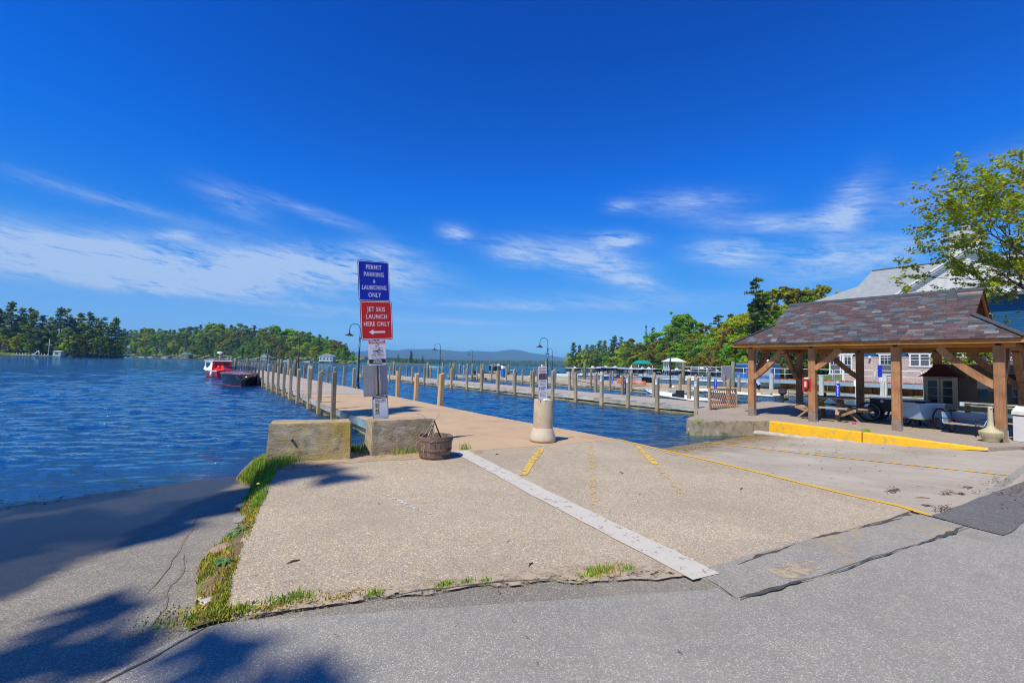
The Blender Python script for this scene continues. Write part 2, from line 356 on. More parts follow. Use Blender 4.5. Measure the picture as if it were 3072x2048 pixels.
# ------------------------------------------------------------------ the ground
RAMP_K = .4 / 6.0
def zr_right(y): return 0.0 if y < 1.3 else -.004 - (y - 1.3) * .0685
def zr_left(x, y):
    top = 3.0 + max(-8.0, (x + .2)) * .12
    d = max(0, y - top); z = -.0665 * d
    if d > 7.5: z -= (d - 7.5) * .12
    return z - .006
def sheet(name, outline, z, mat, jit=0.0, step=0.25, thick=0.0, parent=None, kind='structure', label=None, closed_jit=None, seed=1):
    """one flat slab with a slightly ragged outline; z is a number or a function of x, y"""
    r = random.Random(seed); pts = []; n = len(outline)
    for i in range(n):
        a = Vector(outline[i]); b = Vector(outline[(i + 1) % n]); L = (b - a).length; k = max(1, int(L / step)) if jit else 1
        for j in range(k):
            p = a.lerp(b, j / k)
            if jit and not (j == 0):
                nv = Vector((-(b - a).y, (b - a).x)).normalized(); q = mnoise.noise(Vector((p.x * 2.3 + seed, p.y * 2.3, 0))) + .5 * mnoise.noise(Vector((p.x * 9 + seed, p.y * 9, 3)))
                p = p + nv * jit * q * 1.6
            pts.append(p)
    bm = bmesh.new()
    zf = z if callable(z) else (lambda x, y: z)
    vs = [bm.verts.new((p.x, p.y, zf(p.x, p.y))) for p in pts]; f = bm.faces.new(vs)
    if f.normal.z < 0 or f.calc_area() and (bm.normal_update() or f.normal.z < 0): f.normal_flip()
    if thick:
        ex = bmesh.ops.extrude_face_region(bm, geom=[f]); nv = [g for g in ex['geom'] if isinstance(g, bmesh.types.BMVert)]
        for v in nv: v.co.z -= thick
    bmesh.ops.triangulate(bm, faces=bm.faces[:]); bmesh.ops.recalc_face_normals(bm, faces=bm.faces[:]) if thick else None
    me = bpy.data.meshes.new(name); bm.to_mesh(me); bm.free()
    return obj(name, me, mat, parent, label, kind)
def ribbon(name, pts, w, mat, z=.004, zf=None, parent=None, jit=.0, seed=0, kind='structure', step=.15, taper=False):
    v = []; f = []; P = []
    for i in range(len(pts) - 1):
        a = Vector(pts[i]); b = Vector(pts[i + 1]); k = max(1, int((b - a).length / step))
        for j in range(k + (i == len(pts) - 2)): P.append(a.lerp(b, j / k))
    for i, p in enumerate(P):
        d = (P[min(i + 1, len(P) - 1)] - P[max(0, i - 1)]).normalized(); nrm = Vector((-d.y, d.x))
        ww = w / 2
        if taper: ww *= min(1, .12 + 2.2 * min(i, len(P) - 1 - i) / len(P))
        o = mnoise.noise(Vector((p.x * 3 + seed, p.y * 3, 1))) * jit; a1 = max(ww * .1, ww + mnoise.noise(Vector((p.x * 8 + seed, p.y * 8, 5))) * min(jit, ww) * 1.4); a2 = max(ww * .1, ww + mnoise.noise(Vector((p.x * 8, p.y * 8 + seed, 9))) * min(jit, ww) * 1.4)
        for s_, aw in ((1, a1), (-1, a2)):
            q = p + nrm * (s_ * aw + o); v.append((q.x, q.y, (zf(q.x, q.y) if zf else 0) + z))
    for i in range(len(P) - 1): f.append((2 * i, 2 * i + 1, 2 * i + 3, 2 * i + 2))
    me = bpy.data.meshes.new(name); me.from_pydata(v, [], f); me.update()
    if me.polygons and me.polygons[0].normal.z < 0: me.flip_normals()
    return obj(name, me, mat, parent, None, kind)
# road: asphalt under everything on land
road = sheet('road', [(-60, -90), (110, -90), (110, .9), (26.5, 1.0), (15.6, 1.3), (7.05, 1.30), (3.2, 1.9), (.2, 3.35), (-.35, 2.98), (-6, 2.3), (-14, 1.4), (-60, 1.4)], 0.0, M_asph)
bm = bmesh.new()   # left ramp: old asphalt going down into the lake
xs = [-24, -18, -14, -12] + [-10 + i * .5 for i in range(22)] + [1.1 + .4 * i for i in range(8)]; ys = [1.3 + i * .35 for i in range(40)] + [16, 18, 21]
def zl_s(x, y): return zr_left(x, y) + .012 * mnoise.noise(Vector((x * .8, y * .8, 0))) * min(1, max(0, (y - 3.2)))
g = [[bm.verts.new((x, y, zl_s(x, y))) for y in ys] for x in xs]
for i in range(len(xs) - 1):
    for j in range(len(ys) - 1): bm.faces.new((g[i][j], g[i + 1][j], g[i + 1][j + 1], g[i][j + 1])).smooth = True
me = bpy.data.meshes.new('boat_ramp'); bm.to_mesh(me); bm.free()
left_ramp = obj('boat_ramp', me, M_ramp_asph, kind='structure')
slab_edge = [(.27, 3.44), (.35, 3.95), (.52, 4.7), (.81, 5.9), (1.05, 6.9), (1.2, 7.6)]
slab = sheet('concrete_slab', slab_edge + [(1.25, 8.3), (4.12, 8.3), (4.1, 7.35), (5.6, 7.1), (6.6, 6.98), (7.98, 6.9), (7.57, 4.03), (7.25, 2.48), (7.17, 1.62), (6.65, 1.66), (3.6, 2.06), (2.0, 2.86), (1.3, 3.1), (.62, 3.36)], .010, M_slab, .03, .22, thick=.5)
# right ramp: concrete launching ramp
mb = MB(); xs = [7.0 + i * .45 for i in range(20)] ; ys = [.9, 1.3] + [1.3 + .5 * i for i in range(1, 26)]
vs = [(x + (0 if x > 7.01 else .0), y, zr_right(y) + .0045) for x in xs for y in ys]; ny = len(ys)
mb.add(vs, [(i * ny + j, (i + 1) * ny + j, (i + 1) * ny + j + 1, i * ny + j + 1) for i in range(len(xs) - 1) for j in range(ny - 1) if not (j == 0)])
launch = mb.build('launching_ramp', M_ramp, kind='structure', fix=False)
sheet('launching_ramp', [(7.02, 1.46), (10.9, 1.07), (15.6, 1.0), (15.6, 1.9), (7.02, 1.9)], lambda x, y: min(.0062, zr_right(y) + .0085), M_ramp, .0)
sheet('asphalt_patch', [(3.32, 2.03), (3.25, 1.68), (6.85, 1.1), (6.98, 1.52), (6.65, 1.62), (3.63, 2.09)], .0125, M_patch, .02, .12, thick=.02)
sheet('asphalt_patch', [(7.03, 1.44), (10.9, 1.06), (13.0, .9), (7.81, .78), (6.85, .85), (6.9, 1.1)], .009, M_dark_patch, .02, .2)
apron = sheet('pier_apron', [(4.02, 7.3), (4.13, 7.33), (5.6, 7.09), (6.6, 6.96), (7.99, 6.9), (8.03, 8.0), (7.95, 9.8), (7.9, 12), (8.02, 16.1), (8.15, 20.3), (8.2, 22.45), (4.62, 22.45), (4.44, 19), (4.22, 14), (4.03, 9.0)], .014, M_apron, .0, thick=.22)
sheet('pavement', [(1.25, 8.28), (2.4, 8.28), (4.02, 8.28), (4.02, 7.3), (4.1, 7.34), (4.6, 7.2), (4.5, 7.0), (3.9, 6.95), (2.6, 7.25), (1.2, 7.35)], .0142, paint('tan_dirt', (.44, .33, .22), .44, 7, .95), .05, .18)
# seawall below the slab and the block gap
MB().box((2.6, 8.32, -.7), (3.0, .10, 1.43)).build('seawall', [simple('seawall_stone', (.2, .17, .13), .9, .3, 3, .6, 20)], kind='structure')
# stripes
for nm, pts, w, mt, zz in [('yellow_line', [(7.98, 6.9), (7.57, 4.03), (7.25, 2.48), (7.17, 1.75), (7.02, 1.44)], .085, M_yellow, .0175),
                           ('white_stripe', [(4.22, 7.32), (3.72, 4.4), (3.42, 2.32), (3.36, 2.0)], .29, M_white_line, .0177),
                           ('faded_line', [(5.75, 6.85), (4.9, 6.05), (4.1, 5.3)], .11, M_yellow_mid, .0179), ('faded_line', [(7.02, 6.75), (6.0, 5.75), (5.14, 4.9)], .11, M_yellow_worn, .0179),
                           ('faded_line', [(5.1, 4.85), (4.3, 4.1), (3.94, 3.72)], .09, M_yellow_worn, .0179), ('faded_line', [(7.72, 6.15), (7.0, 5.35), (6.5, 4.77)], .11, M_yellow_mid, .0179),
                           ('faded_line', [(6.4, 4.7), (5.7, 3.9), (5.2, 3.4)], .09, M_yellow_worn, .0179)]:
    ribbon(nm, pts, w, mt, zz, jit=.012 if nm != 'faded_line' else .02, seed=len(pts) * 7)
ribbon('yellow_line', [(11.95, 7.2), (11.42, 4.1), (11.22, 2.4), (11.13, 1.32)], .075, M_yellow, .0135, lambda x, y: zr_right(y), jit=.008)
ribbon('white_line', [(10.72, 6.75), (10.77, 5.65)], .03, M_white_line, .009, lambda x, y: zr_right(y))
ribbon('white_line', [(7.78, 6.3), (7.55, 5.1)], .035, M_white_line, .0179)
ribbon('chalk_scuff', [(2.08, 5.3), (2.14, 4.8), (2.22, 4.3)], .05, paint('scuff_chalk', (.7, .68, .64), .53, 14), .0179, jit=.02)
ribbon('yellow_line', [(14.9, 2.0), (16.2, 1.4), (18.4, .55)], .10, M_yellow_mid, .012)
# cracks and tar seams
for i, (pts, w) in enumerate([([(5.7, 1.27), (6.2, 1.20), (6.95, 1.11)], .040), ([(5.75, 1.74), (6.2, 1.67), (6.6, 1.60)], .040), ([(3.34, 1.98), (3.3, 1.84), (3.24, 1.70)], .012), ([(3.26, 1.69), (3.7, 1.60), (4.05, 1.52)], .045), ([(4.1, 1.51), (4.9, 1.40), (5.7, 1.28)], .014), ([(3.8, 1.98), (4.2, 1.955), (4.7, 1.92)], .035), ([(5.0, 1.885), (5.25, 1.85), (5.6, 1.77)], .035),
                              ([(.3, 3.32), (.7, 3.24), (1.1, 3.08)], .012), ([(1.05, 3.08), (1.4, 3.0), (2.0, 2.80), (2.45, 2.56)], .022), ([(.28, 3.36), (-.05, 3.12), (-.35, 2.96), (-.75, 2.86)], .024), ([(-.7, 2.88), (-1.4, 2.62), (-2.6, 2.42)], .03)]):
    ribbon('crack', pts, w, M_tar, [.0145, .0145, .0145, .0145, .0145, .0145, .0145, .004, .015, .003, .003][i], jit=.02, seed=i * 13, step=.04, taper=True)
for i, pts in enumerate([[(.28, 6.62), (.2, 6.1), (.16, 5.7), (.06, 5.1), (.0, 4.6), (-.1, 4.2)], [(.12, 5.0), (.1, 4.6), (.02, 4.1), (.0, 3.8), (-.08, 3.55)], [(-2.8, 8.6), (-1.8, 7.4), (-1.3, 6.2)]]):
    ribbon('crack', pts, .02 if i < 2 else .008, simple('joint_dirt', (.23, .18, .12), .95, .3, 20, .3, src='World'), .0045, zl_s, jit=.03, seed=i * 5 + 2, step=.05, taper=True)
# sand and soil strips
sheet('sand', [(.55, 3.40), (.95, 3.34), (1.3, 3.13), (1.75, 3.02), (2.3, 2.83), (2.9, 2.62), (3.3, 2.36), (3.36, 2.07), (3.0, 2.18), (2.6, 2.42), (2.2, 2.66), (1.8, 2.86), (1.35, 2.99), (.9, 3.14), (.4, 3.30)], .0135, M_sand, .05, .1, kind='stuff', label='tan sand washed along the edge of the pebbled slab')
sheet('sand', [(3.9, 1.82), (4.2, 1.78), (4.42, 1.66), (4.3, 1.56), (4.0, 1.55), (3.86, 1.66)], .0155, M_sand, .06, .06, kind='stuff', label='small patch of tan sand on the asphalt patch')
# bank between the slab and the old ramp: soil with stones, grown with weeds
def edge_x(y):
    for (x0, y0), (x1, y1) in zip(slab_edge, slab_edge[1:]):
        if y0 <= y <= y1: return x0 + (x1 - x0) * (y - y0) / (y1 - y0)
    return slab_edge[0][0] if y < slab_edge[0][1] else slab_edge[-1][0] + (y - 7.6) * .02
def bank_w(y): return .20 + .06 * math.sin(y * 3.1) + max(0, y - 6.4) * .06
def bank_z(t, y):
    x0 = edge_x(y) + .05; x = x0 - t * (bank_w(y) + .05)
    return x, .002 * (1 - t) + (zr_left(x, y) + .025) * t ** 1.4 + .02 * math.sin(PI * t)
bm = bmesh.new(); ny_ = 70; nt = 8; gg = []
for i in range(ny_ + 1):
    y = 3.30 + (8.75 - 3.30) * i / ny_; row = []
    for j in range(nt + 1):
        t = j / nt; x, z = bank_z(t, y); row.append(bm.verts.new((x - .0, y, z + .014 * mnoise.noise(Vector((x * 7, y * 7, 2))) * (1 if 0 < j else 0) + (.006 if j < nt else -.03))))
    gg.append(row)
for i in range(ny_):
    for j in range(nt): bm.faces.new((gg[i][j], gg[i + 1][j], gg[i + 1][j + 1], gg[i][j + 1])).smooth = True
bmesh.ops.recalc_face_normals(bm, faces=bm.faces[:])
me = bpy.data.meshes.new('bank'); bm.to_mesh(me); bm.free(); obj('bank', me, M_soil, kind='structure')

# ------------------------------------------------------------------ pavilion pad and kerb
def pad_z(x, y=0): return .05 + max(0, x - 16.3) * .026
pad = sheet('pavement', [(14.72, 2.0), (15.16, 6.93), (12.8, 8.1), (13.2, 8.55), (14.85, 9.15), (16.7, 10.35), (22.5, 10.4), (22.5, 9.2), (20.9, 8.7), (20.9, -6), (19.5, -6), (18.4, .52), (16.4, 1.28)], pad_z, M_pad, .0, thick=.9)
M_kerb_y = simple('yellow_kerb_paint', (.86, .47, .015), .55, .06, 3, .25, 30, src='World', dirt=(.55, .36, .07), dirts=7)
M_kerb_g = simple('old_kerb_concrete', (.33, .27, .19), .9, .3, 3, .7, 25, src='World', dirt=(.12, .125, .05), dirts=4)
kerb = thing('kerb', 'yellow painted concrete kerb stepping down towards the launching ramp water', 'kerb', (15, 4.4, 0))
def kerb_seg(a, b, za, zb, ha, hb, m, w=.16, label=None):
    a = Vector(a) - Vector((15, 4.4)); b = Vector(b) - Vector((15, 4.4)); d = (b - a).normalized(); n = Vector((-d.y, d.x))
    if n.x > 0: n = -n
    vs = []; N = 14
    for i in range(N + 1):
        t = i / N; p = a.lerp(b, t); z = za + (zb - za) * t; h = ha + (hb - ha) * t; wob = .012 * mnoise.noise(Vector((p.x * 4, p.y * 4, 7)))
        q0 = p + n * (.035 + wob); q1 = p + n * (.01 + wob * .5); q2 = p - n * w
        vs += [(q0.x, q0.y, z - h), (q0.x - n.x * .01, q0.y - n.y * .01, z - .03), (q1.x, q1.y, z), (q2.x, q2.y, z + .002), (q2.x, q2.y, z - h)]
    fs = []
    for i in range(N):
        for k in range(5): k2 = (k + 1) % 5; fs.append((i * 5 + k, (i + 1) * 5 + k, (i + 1) * 5 + k2, i * 5 + k2))
    fs += [(0, 1, 2, 3, 4), tuple(N * 5 + k for k in (4, 3, 2, 1, 0))]
    MB().add(vs, fs).build('kerb_stone', m, kerb, label)
kerb_seg((15.18, 6.90), (14.86, 4.40), .062, .062, .55, .42, M_kerb_y)
kerb_seg((14.855, 4.36), (14.70, 2.02), .062, .03, .35, .05, M_kerb_y)
kerb_seg((15.18, 6.94), (12.78, 8.08), .055, .05, .6, .6, M_kerb_g, label='bare mossy grey kerb stone at the water')
ribbon('yellow_line', [(15.22, 7.02), (14.2, 7.62), (14.0, 7.72)], .10, M_yellow, .058, jit=.02)
ribbon('yellow_line', [(15.25, 7.3), (15.9, 7.6), (16.6, 7.3), (16.9, 6.6)], .07, M_yellow_mid, .064, jit=.02)
MB().tube([(13.0, 8.3, -.30), (13.9, 8.3, -.27), (14.3, 7.9, -.28), (14.85, 7.0, -.33), (14.95, 6.0, -.33), (14.8, 5.0, -.27), (14.6, 4.3, -.22)], [.10, .10, .09, .09, .08, .07, .04], 8).build('footing', [simple('footing_concrete', (.42, .38, .32), .85, .2, 4, .5, 20, src='World')], kind='structure')

# ------------------------------------------------------------------ water
def water_mat():
    t = NT('lake_water'); v = t.map('World')
    dist = t.n('ShaderNodeCameraData').outputs['View Distance'] if False else None
    w1 = t.n('ShaderNodeMapping', {'Vector': v, 'Scale': (1.0, 1.0, 1.0), 'Rotation': (0, 0, R_(25))}).outputs[0]
    wa = t.n('ShaderNodeMapping', {'Vector': w1, 'Scale': (1.35, 2.5, 1)}).outputs[0]
    n1 = t.noise(wa, 1.3, 3, .5, .3); n2 = t.noise(wa, 5.2, 4, .6, .3); n3 = t.noise(wa, 15.0, 3, .6, .2); n4 = t.noise(v, .05, 3, .5)
    h = t.math('ADD', t.math('MULTIPLY', n1, .085), t.math('ADD', t.math('MULTIPLY', n2, .060), t.math('MULTIPLY', n3, .026)))
    amp = t.math('MULTIPLY_ADD', n4, .5, .75)
    nb = t.n('ShaderNodeBump', {'Height': t.math('MULTIPLY', h, amp), 'Strength': 1.0, 'Distance': 1.0}).outputs[0]
    sh = t.n('ShaderNodeAttribute', attribute_name='shallow').outputs['Fac']
    deep = t.n('ShaderNodeBsdfDiffuse', {'Color': (.002, .028, .050, 1), 'Normal': nb})
    clear = t.n('ShaderNodeBsdfTransparent', {'Color': (.90, .80, .56, 1)})
    body = t.n('ShaderNodeMixShader', {0: sh, 1: deep.outputs[0], 2: clear.outputs[0]})
    gl = t.n('ShaderNodeBsdfGlossy', {'Color': (.52, .72, .70, 1), 'Roughness': .04, 'Normal': nb})
    fr = t.n('ShaderNodeFresnel', {'IOR': 1.33, 'Normal': nb})
    mx = t.n('ShaderNodeMixShader', {0: fr.outputs[0], 1: body.outputs[0], 2: gl.outputs[0]})
    t.t.links.new(mx.outputs[0], t.out.inputs[0]); return t.m
M_water = water_mat()
rs = [1.5]
while rs[-1] < 170: rs.append(rs[-1] * 1.0065 + .004)
rs = np.array(rs + [200, 260, 350, 500, 800, 1400, 2600, 5000, 9000, 16000, 26000])
A0, A1 = -28, 118
fine = np.linspace(R_(A0), R_(A1), 620)
coarse_l = np.linspace(R_(-120), R_(A0), 40)[:-1]; coarse_r = np.linspace(R_(A1), R_(190), 30)[1:]
th_ = np.concatenate([coarse_l, fine, coarse_r])
RR, TT = np.meshgrid(rs, th_, indexing='ij')
XX = RR * np.sin(TT); YY = RR * np.cos(TT)
rw = np.random.RandomState(5); H = np.zeros_like(XX); wd0 = R_(65)
for i in range(46):
    lam = .20 * (9 ** rw.rand()); k = 2 * PI / lam; a = wd0 + rw.randn() * .42; ph = rw.rand() * 6.28
    ampw = .0052 * lam ** .85
    res = np.clip(lam / (RR * .0065 * 2.6) - .6, 0, 1)
    H += ampw * res * np.sin(k * (XX * math.cos(a) + YY * math.sin(a)) + ph + .6 * np.sin(XX * .3 + i) + .5 * np.sin(YY * .27 + 2 * i))
H *= np.clip((170 - RR) / 60, 0, 1) * 1.0
zl = np.minimum(-.0665 * np.maximum(0, YY - (3.0 + np.maximum(-8, XX + .2) * .12)), 0)
depth_l = -.4 - zl; depth_r = -.4 + .0685 * (YY - 1.3)
dp = np.where(XX < 4, np.where(YY < 16, depth_l, 3.0) * 1.0, np.where((XX > 8) & (XX < 15.6), depth_r, np.where((XX >= 15.6) & (XX < 24), .5, 3.0)))
dp = np.where(XX < 4, -.4 - zl, dp)
damp = np.clip(np.abs(dp) * 3.0, .15, 1); H *= damp
shal = np.exp(-np.maximum(dp, 0) / .30); shal = np.where(RR > 60, 0, shal)
nr, nt_ = RR.shape
co = np.stack([XX, YY, -.4 + H], -1).reshape(-1, 3).astype(np.float32)
idx = np.arange(nr * nt_).reshape(nr, nt_)
q = np.stack([idx[:-1, :-1], idx[:-1, 1:], idx[1:, 1:], idx[1:, :-1]], -1).reshape(-1, 4)
me = bpy.data.meshes.new('water'); me.vertices.add(len(co)); me.vertices.foreach_set('co', co.ravel())
me.loops.add(q.size); me.loops.foreach_set('vertex_index', q[:, ::-1].ravel().astype(np.int32)); me.polygons.add(len(q))
me.polygons.foreach_set('loop_start', np.arange(0, q.size, 4, dtype=np.int32)); me.polygons.foreach_set('loop_total', np.full(len(q), 4, np.int32))
me.polygons.foreach_set('use_smooth', np.ones(len(q), bool)); me.update(calc_edges=True)
at = me.attributes.new('shallow', 'FLOAT', 'POINT'); at.data.foreach_set('value', shal.ravel().astype(np.float32))
water = obj('water', me, M_water, kind='structure')
MB().add([(-30, 9, -1.2), (60, 9, -1.2), (60, 30, -2.5), (-30, 30, -2.5)], [(0, 1, 2, 3)]).build('lake_bed', [simple('lake_mud', (.12, .09, .05), .95)], kind='structure', fix=False)
# ------------------------------------------------------------------ timber and metal materials
M_post = wood('weathered_post_wood', (.15, .12, .09), (.36, .30, .23), 2, .8, .25, 7, stain=(.36, .21, .09))
M_post_tan = wood('tan_post_wood', (.40, .25, .12), (.56, .39, .22), 2, .75, .10, 7)
M_pile = simple('green_pile_wood', (.17, .185, .12), .85, .3, 2.5, .5, 30, dirt=(.26, .22, .13), dirts=2.5, rand=.2)
M_dockwood = wood('grey_dock_wood', (.27, .25, .22), (.42, .39, .34), 1, .85, .10, 4)
M_dockedge = wood('painted_edge_wood', (.12, .11, .10), (.44, .42, .39), 1, .8, .16, 2.4)
M_beam_brown = wood('wet_brown_beam', (.16, .12, .07), (.34, .28, .19), 1, .8, .15, 3)
M_rust = simple('rusty_crib', (.28, .12, .03), .9, .4, 2.5, .5, 20, dirt=(.12, .08, .04), dirts=1.6)
M_deckconc = simple('grey_deck_panel', (.41, .35, .28), .85, .07, 1.5, .15, 50, rand=.05, dirt=(.33, .30, .26), dirts=1.2)
M_black = simple('black_lamp_paint', (.018, .02, .022), .35, .2, 6, .05, 30, spec=.5)
M_galv = simple('galvanised_steel', (.46, .47, .48), .35, .08, 9, .05, 60, metal=.75)
M_dark = simple('black_rubber', (.02, .02, .022), .7)
M_white = simple('white_gloss_paint', (.80, .81, .82), .35, .03, 3, .02)
M_cream = simple('cream_paint', (.62, .57, .45), .6, .06, 4, .06)
ORD = ['first', 'second', 'third', 'fourth', 'fifth', 'sixth', 'seventh', 'eighth', 'ninth', 'tenth', 'eleventh', 'twelfth', 'thirteenth', 'fourteenth', 'fifteenth', 'sixteenth', 'seventeenth', 'eighteenth', 'nineteenth', 'twentieth', 'twenty-first', 'twenty-second', 'twenty-third', 'twenty-fourth', 'twenty-fifth', 'twenty-sixth', 'twenty-seventh', 'twenty-eighth', 'twenty-ninth', 'thirtieth']

def make_pier(label, xl, xr, y0, y1, z, seg, deck, edge, lower, curb=None, crib=False, step=2.4):
    """xl / xr: functions giving the two sides at y"""
    p = thing('pier', label, 'pier', ((xl(y0) + xr(y0)) / 2, y0, 0)); ox, oy = p.location.x, p.location.y
    n = max(1, int(round((y1 - y0) / step))); dy = (y1 - y0) / n
    for i in range(n):
        a = y0 + dy * i + .006; b = y0 + dy * (i + 1) - .006; zz = z + rng.uniform(-.006, .006)
        vs = [(xl(a) - ox, a - oy, zz), (xr(a) - ox, a - oy, zz), (xr(b) - ox, b - oy, zz), (xl(b) - ox, b - oy, zz)]
        vs += [(q[0], q[1], q[2] - .11) for q in vs]
        MB().add(vs, [(0, 1, 2, 3), (7, 6, 5, 4), (0, 4, 5, 1), (1, 5, 6, 2), (2, 6, 7, 3), (3, 7, 4, 0)]).build('deck_panel', deck, p)
        for side, fx, s in (('l', xl, -1), ('r', xr, 1)):
            h = rng.uniform(.17, .2)
            for nm, zt, hh, off, mt in (('edge_board', z + .012, h, .03, edge), ('lower_beam', z - .24, .16, -.02, lower)):
                A = Vector((fx(a) - ox + s * off, a - oy, zt - hh / 2 + rng.uniform(-.008, .008))); B = Vector((fx(b) - ox + s * off, b - oy, A.z))
                MB().bar(A, B, .055, hh).build(nm, mt, p)
    if curb:
        for i in range(int((y1 - y0) / 3.6)):
            a = y0 + 3.6 * i; MB().box((curb[0] - ox, a - oy + 1.79, z + curb[1] / 2 + .02), (.14, 3.56, curb[1])).build('curb_timber', M_curb, p)
    for i in range(int((y1 - y0) / 4)):
        y = y0 + 2 + 4 * i
        MB().box(((xl(y) + xr(y)) / 2 - ox, y - oy, z - .9), (xr(y) - xl(y) - .7, .25, 1.5)).build('cross_beam', lower, p)
    return p
M_curb = wood('tan_curb_timber', (.36, .27, .18), (.52, .42, .30), 1, .8, .1, 3)
p1l = lambda y: 4.62 + (y - 22.45) * .026
p1r = lambda y: 8.2 + (y - 22.45) * .024
pier1 = make_pier('long concrete pier left of the signs with tan apron at the shore', p1l, p1r, 22.46, 71.0, .02, 2.4, M_deckconc, M_dockedge, M_beam_brown)
o = pier1.location     # the apron's own edge boards and rusty crib on the side of the open lake
for i in range(8):
    a, b = 7.9 + i * 1.82, 7.9 + (i + 1) * 1.82 - .01
    fx = lambda y: 4.02 + (y - 9) * .0415 if y < 19 else 4.44 + (y - 19) * .052
    A = Vector((fx(a) - .035 - o.x, a - o.y, -.09)); B = Vector((fx(b) - .035 - o.x, b - o.y, -.09)); MB().bar(A, B, .06, .2).build('edge_board', M_dockedge if i > 2 else wood('peeling_blue_edge_wood', (.10, .14, .17), (.22, .36, .42), 1, .8, .1, 2.4), pier1)
    A.x += .12; B.x += .12; A.z = B.z = -.32; MB().bar(A, B, .06, .24).build('lower_beam', M_beam_brown, pier1)
    A.x += .16; B.x += .16; A.z = B.z = -.75; MB().bar(A, B, .06, .95).build('crib_wall', M_rust, pier1)
MB().box((8.2 - o.x, 15 - o.y, -.5), (.08, 15.8, .7)).build('crib_wall', M_rust, pier1)
pier2 = make_pier('middle grey dock crossing behind the concrete bollard', lambda y: 18.62, lambda y: 22.3, 10.4, 59, -.07, 2.0, M_deckconc, M_dockedge, M_beam_brown)
pier3 = make_pier('third dock with a raised tan curb timber in front of the moored boats', lambda y: 31.95, lambda y: 36.1, 15.0, 60, -.06, 2.0, M_deckconc, M_dockedge, M_beam_brown, curb=(35.9, .34))
pier4 = make_pier('narrow finger dock in front of the blue decked building', lambda y: 43.6, lambda y: 45.0, -4, 23, -.02, 2.0, M_dockwood, M_dockedge, M_beam_brown)

# ------------------------------------------------------------------ square mooring posts
def post_mesh(w, h, seed, slope=.05):
    r = random.Random(seed); mb = MB(); vs = []; N = 5
    for i in range(N + 1):
        z = -1.0 + (h + 1.0) * i / N; k = w / 2 * (1 + r.uniform(-.02, .02)) ; ox, oy = r.uniform(-.004, .004), r.uniform(-.004, .004); b = k * .22
        for (x, y) in ((-k + b, -k), (k - b, -k), (k, -k + b), (k, k - b), (k - b, k), (-k + b, k), (-k, k - b), (-k, -k + b)):
            vs.append((x + ox, y + oy, z + (slope * x / k if i == N else 0)))
    fs = [(i * 8 + k, i * 8 + (k + 1) % 8, (i + 1) * 8 + (k + 1) % 8, (i + 1) * 8 + k) for i in range(N) for k in range(8)] + [tuple(range(N * 8, N * 8 + 8)), tuple(reversed(range(8)))]
    return mb.add(vs, fs).mesh('mooring_post')
POSTM = [post_mesh(.155, 1.2, 1, .05), post_mesh(.15, 1.16, 2, .02), post_mesh(.165, 1.24, 3, .06), post_mesh(.15, 1.18, 4, -.03)]
for m_ in POSTM: m_.materials.append(M_post)
def post(x, y, z, label, group, mat=None, hs=1.0, lean=None, w=1.0):
    o = bpy.data.objects.new('mooring_post', rng.choice(POSTM)); COL.objects.link(o); o.location = (x, y, z); o.scale = (w, w, hs)
    o.rotation_euler = (R_(rng.gauss(0, .8)), R_(rng.gauss(0, .8)) if lean is None else R_(lean), rng.choice([0, PI / 2, PI, -PI / 2]) + rng.uniform(-.06, .06))
    if mat: o.material_slots[0].link = 'OBJECT'; o.material_slots[0].material = mat
    return setp(o, label, 'post', group)
left_y = [15.7, 18.2, 20.5, 22.9, 25.0, 27.15, 29.3, 31.5, 34.0, 36.9, 39.6, 42.2, 45, 48, 51, 54, 57.5, 61]
for i, y in enumerate(left_y):
    post(p1l(max(y, 22)) - .16 - (.28 if y < 16 else .14 if y < 19 else 0), y, .0, f'{ORD[i]} grey square post from shore along the lake side of the long pier', 'posts along the lake side of the long pier', hs=1.0 + rng.uniform(-.06, .06), w=.92)
for i, y in enumerate([27.83, 29.96, 32.36, 34.33, 37.08, 39.6, 41.3, 43.14, 46, 48.6, 51.2, 54, 57, 60.5, 64]):
    post(p1r(y) + .16, y, 0, f'{ORD[i]} slim post past the near lamp, marina side of the long pier', 'posts along the marina side of the long pier', hs=1.0 + rng.uniform(-.04, .04))
for i, (x, y, h) in enumerate([(8.16, 15.82, 1.02), (8.19, 18.13, .98), (8.25, 20.31, 1.0)]):
    post(x, y, 0, ['thick tan post at the apron edge, nearest to the bollard', 'tan post at the apron edge, middle one of three', 'tan post at the apron edge, just right of the grey sign back'][i], 'tan posts on the apron edge', M_post_tan, h, w=1.25 if i == 0 else 1.1)
post(8.62, 24.6, 0, 'short pale post at the pier edge hidden partly by the grey sign back', 'posts along the marina side of the long pier')
p2y = [11.5, 13.55, 15.3, 17.1, 19.1, 21.1, 23.0, 25.0, 27.0, 29.2, 31.4, 34.0, 36.4, 39.2, 42, 45, 48, 51, 54, 57]
STK = MB().box((0, 0, 0), (.004, .105, .24)).mesh('notice_sticker'); DOT = MB().lathe([(.034, -.0015), (.034, .0015)], 16, (0, 0, 0), 0, False).mesh('dot')
M_stk = simple('pale_blue_sticker', (.42, .66, .80), .5, .04); M_dot = simple('blue_dot_print', (.03, .36, .62), .5)
STK.materials.append(M_stk); DOT.materials.append(M_dot)
STICK = []
